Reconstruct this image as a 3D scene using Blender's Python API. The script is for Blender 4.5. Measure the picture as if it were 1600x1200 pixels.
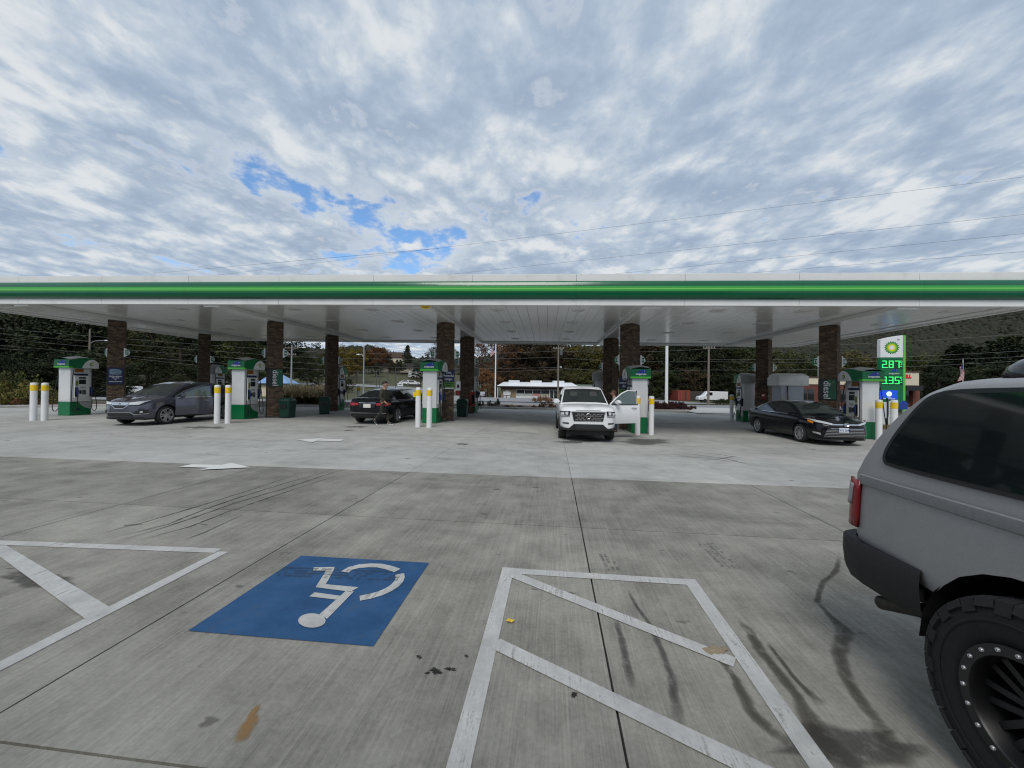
import bpy, bmesh, math, random
import numpy as np
from mathutils import Vector, Matrix

# ------------------------------------------------------------------ clean
for o in list(bpy.data.objects): bpy.data.objects.remove(o)
SC = bpy.context.scene
COL = SC.collection
rnd = random.Random(7)
R_ = math.radians

# ------------------------------------------------------------------ camera
F, HC = 600.0, 1.65
PITCH, ROLL = R_(0.34), R_(0.70)
cam_d = bpy.data.cameras.new('camera'); cam = bpy.data.objects.new('camera', cam_d); COL.objects.link(cam)
cam_d.sensor_width = 36.0; cam_d.lens = 36.0 * F / 1600.0
cam_d.clip_start = 0.05; cam_d.clip_end = 5000
CM = Matrix.Rotation(math.pi/2 + PITCH, 3, 'X') @ Matrix.Rotation(ROLL, 3, 'Z')
cam.matrix_world = Matrix.Translation((0, 0, HC)) @ CM.to_4x4()
SC.camera = cam

# ------------------------------------------------------------------ sky, sun, exposure
SUN_EL, SUN_AZ = R_(52), R_(-14)      # azimuth measured from straight behind the camera
SUN_STRENGTH, SKY_NISHITA, CLOUD_GAIN, EXPOSURE = 1.5, 0.15, 0.77, 0.38
SUN_DIR = Vector((math.sin(SUN_AZ)*math.cos(SUN_EL), -math.cos(SUN_AZ)*math.cos(SUN_EL), math.sin(SUN_EL)))
sun_d = bpy.data.lights.new('sun', 'SUN'); sun_o = bpy.data.objects.new('sun', sun_d); COL.objects.link(sun_o)
sun_d.energy = SUN_STRENGTH; sun_d.angle = R_(28); sun_d.color = (1.0, 0.955, 0.90)
sun_o.rotation_euler = SUN_DIR.to_track_quat('Z', 'Y').to_euler()
sun_o.location = (0, 0, 60)
world = bpy.data.worlds.new('World'); SC.world = world; world.use_nodes = True
SC.view_settings.view_transform = 'Standard'; SC.view_settings.look = 'None'
SC.view_settings.exposure = EXPOSURE; SC.view_settings.gamma = 1.0; SC.view_settings.use_curve_mapping = False
SC.cycles.filter_width = 1.15; SC.cycles.max_bounces = 6; SC.cycles.diffuse_bounces = 3; SC.cycles.glossy_bounces = 3
SC.cycles.transparent_max_bounces = 8; SC.cycles.transmission_bounces = 4
SC.cycles.caustics_reflective = False; SC.cycles.caustics_refractive = False

class NT:
    """small helper for node trees"""
    def __init__(s, tree): s.t = tree; s.n = tree.nodes; s.l = tree.links
    def node(s, typ, **kw):
        n = s.n.new(typ)
        for k, v in kw.items(): setattr(n, k, v)
        return n
    def link(s, a, b): s.l.new(a, b)
    def setin(s, sock, v):
        if hasattr(v, 'is_linked') or isinstance(v, bpy.types.NodeSocket): s.link(v, sock)
        else: sock.default_value = v
    def math(s, op, a, b=0.0, c=None, clamp=False):
        n = s.node('ShaderNodeMath', operation=op, use_clamp=clamp)
        s.setin(n.inputs[0], a); s.setin(n.inputs[1], b)
        if c is not None: s.setin(n.inputs[2], c)
        return n.outputs[0]
    def vmath(s, op, a, b=None):
        n = s.node('ShaderNodeVectorMath', operation=op)
        s.setin(n.inputs[0], a)
        if b is not None: s.setin(n.inputs[1], b)
        return n.outputs[0]
    def noise(s, vec, scale, detail=4, rough=0.5, dist=0.0):
        n = s.node('ShaderNodeTexNoise')
        s.link(vec, n.inputs['Vector']); n.inputs['Scale'].default_value = scale
        n.inputs['Detail'].default_value = detail; n.inputs['Roughness'].default_value = rough
        n.inputs['Distortion'].default_value = dist
        return n.outputs['Fac']
    def ramp(s, fac, stops, interp='LINEAR'):
        n = s.node('ShaderNodeValToRGB'); cr = n.color_ramp; cr.interpolation = interp
        while len(cr.elements) > 1: cr.elements.remove(cr.elements[-1])
        for i, (p, c) in enumerate(stops):
            e = cr.elements[0] if i == 0 else cr.elements.new(p)
            e.position = p; e.color = (c[0], c[1], c[2], 1) if not isinstance(c, (int, float)) else (c, c, c, 1)
        s.link(fac, n.inputs[0]); return n.outputs[0]
    def mix(s, fac, a, b, typ='MIX'):
        n = s.node('ShaderNodeMix', data_type='RGBA', blend_type=typ)
        s.setin(n.inputs[0], fac); s.setin(n.inputs[6], a); s.setin(n.inputs[7], b)
        return n.outputs[2]
    def smooth(s, v, a, b):
        n = s.node('ShaderNodeMapRange', interpolation_type='SMOOTHSTEP')
        s.setin(n.inputs[0], v); n.inputs[1].default_value = a; n.inputs[2].default_value = b
        return n.outputs[0]

def ray(px, py):
    return CM @ Vector(((px-800)/F, (600-py)/F, -1.0))

def build_world():
    T = NT(world.node_tree); T.n.clear()
    out = T.node('ShaderNodeOutputWorld'); bg = T.node('ShaderNodeBackground')
    sky = T.node('ShaderNodeTexSky', sky_type='NISHITA'); sky.sun_disc = False
    sky.sun_elevation = SUN_EL; sky.sun_rotation = math.atan2(SUN_DIR.x, SUN_DIR.y)
    sky.air_density = 1.0; sky.dust_density = 0.6; sky.ozone_density = 2.0
    tc = T.node('ShaderNodeTexCoord'); sep = T.node('ShaderNodeSeparateXYZ'); T.link(tc.outputs['Generated'], sep.inputs[0])
    z = T.math('MAXIMUM', sep.outputs[2], 0.0)
    den = T.math('ADD', z, 0.10)
    px = T.math('DIVIDE', sep.outputs[0], den); py = T.math('DIVIDE', sep.outputs[1], den)
    cx = T.node('ShaderNodeCombineXYZ'); T.link(px, cx.inputs[0]); T.link(py, cx.inputs[1])
    mp = T.node('ShaderNodeMapping'); T.link(cx.outputs[0], mp.inputs[0])
    mp.inputs['Rotation'].default_value = (0, 0, R_(24)); mp.inputs['Scale'].default_value = (1.0, 0.80, 1); mp.inputs['Location'].default_value = (3.1, 1.7, 0)
    P = mp.outputs[0]
    big = T.noise(P, 0.85, 3, 0.5, 0.4)
    mid = T.noise(P, 2.9, 9, 0.55, 0.25)
    fin = T.noise(P, 9.0, 7, 0.60, 0.2)
    cov = T.math('ADD', T.math('MULTIPLY', big, 0.40), T.math('MULTIPLY', mid, 1.0))
    cov = T.math('ADD', cov, T.math('MULTIPLY', fin, 0.50))          # about 0.95 mean
    # thinner cloud where the photograph has its blue gaps
    def gap(ppx, ppy, rad, amt, cov):
        d = ray(ppx, ppy).normalized(); q = (d.x/(max(d.z, 0)+0.10), d.y/(max(d.z, 0)+0.10))
        c = T.node('ShaderNodeCombineXYZ'); c.inputs[0].default_value = q[0]; c.inputs[1].default_value = q[1]
        v = T.node('ShaderNodeVectorMath', operation='DISTANCE'); T.link(cx.outputs[0], v.inputs[0]); T.link(c.outputs[0], v.inputs[1])
        f = T.smooth(v.outputs[1], rad, 0.0)
        return T.math('SUBTRACT', cov, T.math('MULTIPLY', f, amt))
    cov = gap(645, 392, 0.80, 0.27, cov); cov = gap(400, 262, 0.34, 0.175, cov)
    cov = gap(770, 205, 0.14, 0.16, cov); cov = gap(930, 358, 0.40, 0.15, cov); cov = gap(500, 310, 0.42, 0.20, cov)
    alpha = T.smooth(cov, 0.655, 0.80)
    # brightness of the cloud base: thin places glow, thick ones are slate grey
    lumn = T.math('ADD', T.math('MULTIPLY', mid, 0.62), T.math('MULTIPLY', fin, 0.38))
    # relief: compare with the same field a little way toward the light, so puffs get a bright and a grey side
    sh = T.vmath('ADD', P, (0.055, -0.075, 0.0)); mid2 = T.noise(sh, 2.9, 9, 0.55, 0.25)
    low = T.smooth(sep.outputs[2], 0.85, 0.25)
    lumn = T.math('ADD', lumn, T.math('MULTIPLY', T.math('SUBTRACT', mid, mid2), T.math('MULTIPLY_ADD', low, 0.42, 0.10)))
    lum = T.smooth(T.math('ADD', lumn, T.math('MULTIPLY', T.math('SUBTRACT', 0.5, big), 0.30)), 0.34, 0.68)
    ccol = T.ramp(lum, [(0.0, (0.335, 0.425, 0.555)), (0.38, (0.42, 0.51, 0.63)), (0.68, (0.525, 0.60, 0.69)), (1.0, (0.73, 0.765, 0.795))])
    ccol = T.mix(1.0, ccol, (CLOUD_GAIN,)*3 + (1,), 'MULTIPLY')
    edge = T.smooth(cov, 0.86, 0.74)                                 # edges of gaps are sunlit
    ccol = T.mix(T.math('MULTIPLY', edge, 0.4), ccol, (0.68, 0.69, 0.69, 1))
    skyc = T.mix(1.0, sky.outputs[0], (SKY_NISHITA,)*3 + (1,), 'MULTIPLY')
    hs = T.node('ShaderNodeHueSaturation'); T.link(skyc, hs.inputs['Color']); hs.inputs['Saturation'].default_value = 1.15
    col = T.mix(alpha, hs.outputs[0], ccol)
    T.link(col, bg.inputs[0]); bg.inputs[1].default_value = 1.0
    T.link(bg.outputs[0], out.inputs[0])
build_world()

# ------------------------------------------------------------------ frames and placing
def ss(t):
    t = min(1.0, max(0.0, t)); return t*t*(3-2*t)
def gz(x, y): return -0.25*ss((x+3)/10)*ss((y-6.5)/6)
def G(px, py):
    d = ray(px, py); z = 0.0
    for _ in range(25):
        k = (z-HC)/d.z; p = Vector((d.x*k, d.y*k)); z = gz(p.x, p.y)
    return Vector((p.x, p.y, z))
def PY(px, py, Y):                       # point of a sight line at forward distance Y
    d = ray(px, py); k = Y/d.y; return Vector((d.x*k, Y, HC + d.z*k))
YS, YN = R_(5.0), R_(6.2)
def fr(u, v, z=0.0, yaw=YS):
    return Vector((u*math.cos(yaw)+v*math.sin(yaw), -u*math.sin(yaw)+v*math.cos(yaw), z))
def uv(p, yaw=YS):
    return (p.x*math.cos(yaw)-p.y*math.sin(yaw), p.x*math.sin(yaw)+p.y*math.cos(yaw))
def onS(u, v, dz=0.0, yaw=YS):
    p = fr(u, v, 0, yaw); p.z = gz(p.x, p.y)+dz; return p

# ------------------------------------------------------------------ materials
MATS = {}
def mat(name, col, rough=0.6, metal=0.0, spec=0.5, var=0.0, vscale=6.0, bump=0.0, bscale=40.0, emit=None, estr=0.0, coat=0.0, dirt=0.0, dscale=3.0):
    if name in MATS: return MATS[name]
    m = bpy.data.materials.new(name); m.use_nodes = True; MATS[name] = m
    T = NT(m.node_tree); b = T.n['Principled BSDF']
    b.inputs['Base Color'].default_value = (*col, 1); b.inputs['Roughness'].default_value = rough
    b.inputs['Metallic'].default_value = metal; b.inputs['Specular IOR Level'].default_value = spec
    if coat: b.inputs['Coat Weight'].default_value = coat; b.inputs['Coat Roughness'].default_value = 0.04
    geo = None
    if var or bump or dirt:
        geo = T.node('ShaderNodeNewGeometry')
    c = None
    if var:
        n = T.noise(geo.outputs['Position'], vscale, 5, 0.6)
        lo = tuple(x*(1-var) for x in col); hi = tuple(min(1, x*(1+var)) for x in col)
        c = T.ramp(n, [(0.3, lo), (0.7, hi)])
    if dirt:
        n2 = T.noise(geo.outputs['Position'], dscale, 8, 0.65)
        f = T.smooth(n2, 0.52, 0.72)
        c = T.mix(T.math('MULTIPLY', f, dirt), c if c is not None else (*col, 1), (col[0]*0.35+0.01, col[1]*0.34+0.01, col[2]*0.32+0.01, 1))
    if c is not None: T.link(c, b.inputs['Base Color'])
    if bump:
        bn = T.node('ShaderNodeBump'); bn.inputs['Strength'].default_value = bump; bn.inputs['Distance'].default_value = 0.01
        T.link(T.noise(geo.outputs['Position'], bscale, 4, 0.6), bn.inputs['Height']); T.link(bn.outputs[0], b.inputs['Normal'])
    if emit:
        b.inputs['Emission Color'].default_value = (*emit, 1); b.inputs['Emission Strength'].default_value = estr
    return m

def concrete(name, base, dark, broom=1.0, wear=0.5):
    m = bpy.data.materials.new(name); m.use_nodes = True; MATS[name] = m
    T = NT(m.node_tree); b = T.n['Principled BSDF']
    geo = T.node('ShaderNodeNewGeometry')
    mp = T.node('ShaderNodeMapping'); T.link(geo.outputs['Position'], mp.inputs[0]); mp.inputs['Rotation'].default_value = (0, 0, YN)
    P = mp.outputs[0]
    def st(sx, sy):
        q = T.node('ShaderNodeMapping'); T.link(P, q.inputs[0]); q.inputs['Scale'].default_value = (sx, sy, 1); return q.outputs[0]
    n1 = T.noise(P, 0.45, 5, 0.6); n2 = T.noise(P, 2.2, 7, 0.65); n3 = T.noise(P, 38, 3, 0.6)
    # broom finish: fine brush lines that run away from the camera
    br = T.noise(st(95, 1.6), 1.0, 3, 0.7); br2 = T.noise(st(26, 0.9), 1.0, 3, 0.6)
    f = T.math('ADD', T.math('MULTIPLY', n1, 0.55), T.math('MULTIPLY', n2, 0.50))
    f = T.math('ADD', f, T.math('MULTIPLY', T.math('SUBTRACT', n3, 0.65), 0.22))
    f = T.math('ADD', f, T.math('MULTIPLY', T.math('SUBTRACT', br, 0.5), 0.29*broom))
    f = T.math('ADD', f, T.math('MULTIPLY', T.math('SUBTRACT', br2, 0.5), 0.20*broom))
    c = T.ramp(f, [(0.34, dark), (0.50, tuple((a+d_)/2 for a, d_ in zip(base, dark))), (0.66, base)])
    # tyre polish and grime: broad smears across the lanes plus small drips
    sm = T.noise(st(0.28, 1.1), 1.0, 6, 0.62); smf = T.smooth(sm, 0.54, 0.74)
    c = T.mix(T.math('MULTIPLY', smf, 0.62*wear), c, tuple(x*0.52 for x in dark)+(1,))
    sp = T.noise(st(2.6, 5.0), 1.0, 3, 0.5); spf = T.smooth(sp, 0.685, 0.735)
    c = T.mix(T.math('MULTIPLY', spf, 0.75*wear), c, (0.045, 0.043, 0.04, 1))
    pit = T.noise(P, 150, 2, 0.5); c = T.mix(T.math('MULTIPLY', T.smooth(pit, 0.66, 0.76), 0.55), c, tuple(x*0.4 for x in dark)+(1,))
    oi = T.node('ShaderNodeObjectInfo'); hv = T.node('ShaderNodeHueSaturation'); T.link(c, hv.inputs['Color']); T.link(T.math('MULTIPLY_ADD', oi.outputs['Random'], 0.16, 0.92), hv.inputs['Value'])
    T.link(hv.outputs[0], b.inputs['Base Color'])
    b.inputs['Roughness'].default_value = 0.86; b.inputs['Specular IOR Level'].default_value = 0.25
    bn = T.node('ShaderNodeBump'); bn.inputs['Strength'].default_value = 0.35; bn.inputs['Distance'].default_value = 0.004
    T.link(T.math('ADD', br, T.math('MULTIPLY', n3, 0.6)), bn.inputs['Height']); T.link(bn.outputs[0], b.inputs['Normal'])
    return m

def worn_paint(name, col, under, amt=0.5):
    m = bpy.data.materials.new(name); m.use_nodes = True; MATS[name] = m
    T = NT(m.node_tree); b = T.n['Principled BSDF']; geo = T.node('ShaderNodeNewGeometry')
    mp = T.node('ShaderNodeMapping'); T.link(geo.outputs['Position'], mp.inputs[0]); mp.inputs['Rotation'].default_value = (0, 0, YN)
    q = T.node('ShaderNodeMapping'); T.link(mp.outputs[0], q.inputs[0]); q.inputs['Scale'].default_value = (85, 4, 1)
    a = T.noise(q.outputs[0], 1.0, 3, 0.7); g = T.noise(mp.outputs[0], 3.0, 7, 0.7); h = T.noise(mp.outputs[0], 60, 3, 0.6)
    f = T.math('ADD', T.math('MULTIPLY', a, 0.42), T.math('ADD', T.math('MULTIPLY', g, 0.40), T.math('MULTIPLY', h, 0.2)))
    w = T.smooth(f, 0.515, 0.64)
    c0 = T.ramp(g, [(0.3, tuple(x*0.62 for x in col)), (0.62, col)])
    c = T.mix(T.math('MULTIPLY', w, amt), c0, (*under, 1))
    T.link(c, b.inputs['Base Color']); b.inputs['Roughness'].default_value = 0.7; b.inputs['Specular IOR Level'].default_value = 0.3
    return m

def leafmat(name, cols, var=0.5, rough=0.75):
    """foliage: tint varies from leaf clump to leaf clump and from tree to tree"""
    m = bpy.data.materials.new(name); m.use_nodes = True; MATS[name] = m
    T = NT(m.node_tree); b = T.n['Principled BSDF']; geo = T.node('ShaderNodeNewGeometry'); oi = T.node('ShaderNodeObjectInfo')
    n = T.noise(geo.outputs['Position'], 0.55, 5, 0.7); n2 = T.noise(geo.outputs['Position'], 3.5, 2, 0.6)
    f = T.math('ADD', T.math('MULTIPLY', n, 0.55), T.math('MULTIPLY', n2, 0.35))
    f = T.math('ADD', f, T.math('MULTIPLY', T.math('SUBTRACT', oi.outputs['Random'], 0.5), 0.35))
    f = T.math('ADD', f, T.math('MULTIPLY', T.math('SUBTRACT', geo.outputs['Random Per Island'], 0.5), 0.28))
    k = len(cols)
    c = T.ramp(f, [(0.2+0.5*i/max(1, k-1), cols[i]) for i in range(k)])
    T.link(c, b.inputs['Base Color']); b.inputs['Roughness'].default_value = rough; b.inputs['Specular IOR Level'].default_value = 0.2
    return m

CONC_LOT = concrete('concrete_lot', (0.322, 0.310, 0.274), (0.140, 0.135, 0.117), 1.0, 0.8)
CONC_PAD = concrete('concrete_pad', (0.445, 0.442, 0.415), (0.285, 0.283, 0.266), 0.45, 0.8)
M_JOINT = mat('joint_dark', (0.03, 0.03, 0.03), 0.95)  # dark colour of the slab joints
M_WLINE = worn_paint('white_line_paint', (0.52, 0.52, 0.505), (0.21, 0.205, 0.19), 0.92)
M_BLUE = worn_paint('blue_stall_paint', (0.022, 0.088, 0.215), (0.05, 0.075, 0.11), 0.8)
M_WHITE = mat('white_enamel', (0.78, 0.79, 0.79), 0.32, var=0.05, vscale=2, dirt=0.12, dscale=1.6)
M_WHITE2 = mat('white_fascia', (0.74, 0.74, 0.72), 0.42, var=0.05, vscale=0.6, dirt=.22, dscale=1.1)
M_CEIL = mat('white_soffit', (0.82, 0.82, 0.81), 0.16, var=0.05, vscale=0.7, spec=0.6)
M_GREEN = mat('green_enamel', (0.003, 0.105, 0.046), 0.18, spec=0.5, var=0.06, vscale=1.0, coat=0.2)
_t = NT(M_GREEN.node_tree); _bn = _t.node('ShaderNodeBump'); _bn.inputs['Strength'].default_value = .25; _bn.inputs['Distance'].default_value = .05; _g = _t.node('ShaderNodeNewGeometry')
_t.link(_t.noise(_g.outputs['Position'], .55, 3, .5), _bn.inputs['Height']); _t.link(_bn.outputs[0], _t.n['Principled BSDF'].inputs['Normal'])
M_GREENM = mat('green_panel', (0.004, 0.155, 0.055), 0.35, var=0.06, vscale=2)
M_LIME = mat('lime_stripe', (0.10, 0.55, 0.06), 0.35)
M_LIME2 = mat('lime_light_stripe', (0.035, 0.30, 0.045), 0.3, emit=(0.04, 0.5, 0.06), estr=0.05)
M_PALELIME = mat('pale_lime_line', (0.16, 0.50, 0.10), 0.35, emit=(0.2, 0.8, 0.12), estr=0.06)
M_GREY = mat('grey_panel', (0.42, 0.43, 0.42), 0.45, var=0.06, vscale=3)
M_DGREY = mat('dark_grey', (0.09, 0.09, 0.095), 0.5)
M_BLACK = mat('black_plastic', (0.014, 0.014, 0.015), 0.5, var=0.25, vscale=30)
M_RUBBER = mat('rubber', (0.018, 0.018, 0.018), 0.78, var=0.3, vscale=25)
M_YELLOW = mat('yellow_band', (0.82, 0.56, 0.015), 0.45, var=0.12, vscale=9)
M_NAVY = mat('navy_panel', (0.012, 0.02, 0.085), 0.35)
M_BLUEPAD = mat('blue_grip', (0.015, 0.03, 0.16), 0.4)
M_LOGOBLUE = mat('logo_blue', (0.012, 0.04, 0.33), 0.4)
M_TXT = mat('white_lettering', (0.82, 0.83, 0.84), 0.5)
M_CHROME = mat('chrome', (0.75, 0.76, 0.78), 0.12, metal=1.0)
M_STEEL = mat('steel', (0.42, 0.42, 0.43), 0.35, metal=0.9, var=0.1, vscale=10)
M_GLASSD = mat('tinted_glass', (0.010, 0.013, 0.015), 0.04, spec=0.8)
M_GLASSV = mat('green_tint_glass', (0.020, 0.028, 0.027), 0.05, spec=0.8)
M_SCREEN = mat('dark_screen', (0.02, 0.025, 0.03), 0.12, spec=0.6)
M_RED = mat('red_lens', (0.36, 0.012, 0.018), 0.18, spec=0.6)
M_REDP = mat('red_paint', (0.26, 0.018, 0.018), 0.5, var=0.15, vscale=4)
M_AMBER = mat('amber_lens', (0.75, 0.25, 0.02), 0.2)
M_LENS = mat('clear_lens', (0.62, 0.65, 0.68), 0.1, spec=0.8)
M_ORANGE = mat('orange_panel', (0.30, 0.11, 0.03), 0.5)
M_DKGREEN = mat('dark_green_bin', (0.006, 0.045, 0.03), 0.42, var=0.15, vscale=6)
M_PLATE = mat('licence_plate', (0.62, 0.66, 0.72), 0.4)
M_WOOD = mat('pole_wood', (0.20, 0.17, 0.14), 0.85, var=0.25, vscale=7)
M_GALV = mat('galvanised', (0.38, 0.39, 0.39), 0.5, metal=0.5, var=0.1)
M_BARK = mat('bark', (0.085, 0.066, 0.05), 0.9, var=0.35, vscale=9)
M_WIRE = mat('wire', (0.06, 0.06, 0.065), 0.5)
M_WIREL = mat('pale_wire', (0.19, 0.19, 0.185), 0.45)

# ------------------------------------------------------------------ object helpers
def tag(o, label=None, cat=None, group=None, kind=None):
    if label: o['label'] = label
    if cat: o['category'] = cat
    if group: o['group'] = group
    if kind: o['kind'] = kind
    return o
def thing(name, label, cat, loc=(0, 0, 0), rz=0.0, group=None):
    o = bpy.data.objects.new(name, None); COL.objects.link(o)
    o.empty_display_size = 0.2; o.location = loc; o.rotation_euler = (0, 0, rz)
    return tag(o, label, cat, group)
def link(name, me, parent=None, loc=None, rot=None):
    o = bpy.data.objects.new(name, me); COL.objects.link(o)
    if parent is not None: o.parent = parent
    if loc is not None: o.location = loc
    if rot is not None: o.rotation_euler = rot
    return o
def copy_tree(o, parent=None):
    c = o.copy(); COL.objects.link(c)
    if parent is not None: c.parent = parent
    for ch in [x for x in KIDS.get(o.name, [])]: copy_reg(ch, c)
    return c
KIDS = {}
def snapshot(root):
    """children lists, so that copies can be made without scanning the file"""
    KIDS.clear()
    for x in COL.objects:
        if x.parent is not None: KIDS.setdefault(x.parent.name, []).append(x)
def copy_reg(o, parent):
    c = o.copy(); COL.objects.link(c); c.parent = parent
    for ch in KIDS.get(o.name, []): copy_reg(ch, c)
    return c

class MB:
    def __init__(s, M=None): s.v = []; s.f = []; s.mi = []; s.mats = []; s.M = M
    def m(s, material):
        if material not in s.mats: s.mats.append(material)
        return s.mats.index(material)
    def add(s, pts, faces, material):
        k = len(s.v)
        if s.M is not None: pts = [s.M @ Vector(p) for p in pts]
        s.v.extend([tuple(p) for p in pts]); i = s.m(material)
        for f in faces: s.f.append(tuple(k+j for j in f)); s.mi.append(i)
        return k
    def face(s, pts, material): s.add(pts, [tuple(range(len(pts)))], material)
    def box(s, x0, x1, y0, y1, z0, z1, material):
        if x0 > x1: x0, x1 = x1, x0
        if y0 > y1: y0, y1 = y1, y0
        if z0 > z1: z0, z1 = z1, z0
        p = [(x0,y0,z0),(x1,y0,z0),(x1,y1,z0),(x0,y1,z0),(x0,y0,z1),(x1,y0,z1),(x1,y1,z1),(x0,y1,z1)]
        s.add(p, [(0,3,2,1),(4,5,6,7),(0,1,5,4),(1,2,6,5),(2,3,7,6),(3,0,4,7)], material)
    def grid(s, P, material, closed_j=False, flip=False):
        n, m_ = len(P), len(P[0]); pts = [q for r in P for q in r]; fs = []
        for i in range(n-1):
            for j in range(m_ if closed_j else m_-1):
                a, b = i*m_+j, i*m_+(j+1) % m_; c, d = (i+1)*m_+(j+1) % m_, (i+1)*m_+j
                fs.append((a, d, c, b) if flip else (a, b, c, d))
        s.add(pts, fs, material)
    def ring(s, c, ax, r, n, ph=0.0):
        ax = Vector(ax).normalized(); t = Vector((0, 0, 1)) if abs(ax.z) < 0.9 else Vector((1, 0, 0))
        e1 = ax.cross(t).normalized(); e2 = ax.cross(e1)
        return [Vector(c)+e1*(r*math.cos(ph+2*math.pi*k/n))+e2*(r*math.sin(ph+2*math.pi*k/n)) for k in range(n)]
    def cyl(s, p0, p1, r0, r1, material, n=12, caps=True):
        ax = Vector(p1)-Vector(p0)
        a = s.ring(p0, ax, r0, n); b = s.ring(p1, ax, r1, n)
        s.grid([a, b], material, True)
        if caps: s.face(list(reversed(a)), material); s.face(b, material)
    def tube(s, pts, r, material, n=6, caps=True):
        pts = [Vector(p) for p in pts]; rings = []
        for i, p in enumerate(pts):
            t = (pts[min(i+1, len(pts)-1)]-pts[max(i-1, 0)])
            rr = r[i] if isinstance(r, (list, tuple)) else r
            rings.append(s.ring(p, t, rr, n))
        s.grid(rings, material, True)
        if caps: s.face(list(reversed(rings[0])), material); s.face(rings[-1], material)
    def lathe(s, prof, material, c=(0, 0, 0), axis='Z', n=24):
        c = Vector(c); rows = []
        for r, h in prof:
            row = []
            for k in range(n):
                a = 2*math.pi*k/n; x, y = r*math.cos(a), r*math.sin(a)
                row.append(c+(Vector((x, y, h)) if axis == 'Z' else Vector((x, h, y)) if axis == 'Y' else Vector((h, x, y))))
            rows.append(row)
        s.grid(rows, material, True, flip=(axis == 'Y'))
    def prism(s, poly, d0, d1, material, plane='xz'):
        """polygon extruded between two depths; plane xz -> along y, yz -> along x, xy -> along z"""
        def P(a, b, d): return (a, d, b) if plane == 'xz' else (d, a, b) if plane == 'yz' else (a, b, d)
        n = len(poly); A = [P(a, b, d0) for a, b in poly]; B = [P(a, b, d1) for a, b in poly]
        s.add(A+B, [tuple(range(n)), tuple(range(2*n-1, n-1, -1))]+[(i, n+i, n+(i+1) % n, (i+1) % n) for i in range(n)], material)
    def mesh(s, name, angle=35, bevel=0.0, recalc=True, seg=1):
        me = bpy.data.meshes.new(name); me.from_pydata(s.v, [], s.f)
        for mt in s.mats: me.materials.append(mt)
        me.polygons.foreach_set('material_index', s.mi)
        if bevel or recalc:
            bm = bmesh.new(); bm.from_mesh(me)
            if recalc: bmesh.ops.recalc_face_normals(bm, faces=bm.faces)
            if bevel:
                es = [e for e in bm.edges if len(e.link_faces) == 2 and e.calc_face_angle(0) > 0.6]
                bmesh.ops.bevel(bm, geom=es, offset=bevel, segments=seg, profile=0.5, affect='EDGES', clamp_overlap=True)
            bm.to_mesh(me); bm.free()
        me.polygons.foreach_set('use_smooth', [True]*len(me.polygons))
        me.set_sharp_from_angle(angle=R_(angle)); me.update()
        return me
    def build(s, name, parent=None, loc=None, rot=None, **kw):
        return link(name, s.mesh(name, **kw), parent, loc, rot)

FONTCACHE = {}
def text_mesh(txt, size, material, bold=0.0, align='CENTER', depth=0.004, spacing=1.0, shear=0.0):
    c = bpy.data.curves.new('lettering', 'FONT'); c.body = txt; c.size = size; c.align_x = align; c.align_y = 'CENTER'
    c.extrude = depth; c.offset = bold; c.space_character = spacing; c.shear = shear; c.resolution_u = 3
    o = bpy.data.objects.new('lettering', c); me = bpy.data.meshes.new_from_object(o)
    bpy.data.objects.remove(o); me.materials.clear(); me.materials.append(material); me.name = 'lettering'
    return me
def lerp(a, b, t): return a+(b-a)*t
def interp(tab, x):
    """smooth interpolation of a table of (x, value)"""
    if x <= tab[0][0]: return tab[0][1]
    for (x0, y0), (x1, y1) in zip(tab, tab[1:]):
        if x <= x1:
            return lerp(y0, y1, (x-x0)/(x1-x0)) if x1 > x0 else y1
    return tab[-1][1]
def smoothed(tab, n=160, it=3):
    xs = [lerp(tab[0][0], tab[-1][0], i/(n-1)) for i in range(n)]; ys = [interp(tab, x) for x in xs]
    for _ in range(it): ys = [ys[0]]+[(ys[i-1]+2*ys[i]+ys[i+1])/4 for i in range(1, n-1)]+[ys[-1]]
    return list(zip(xs, ys))

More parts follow.
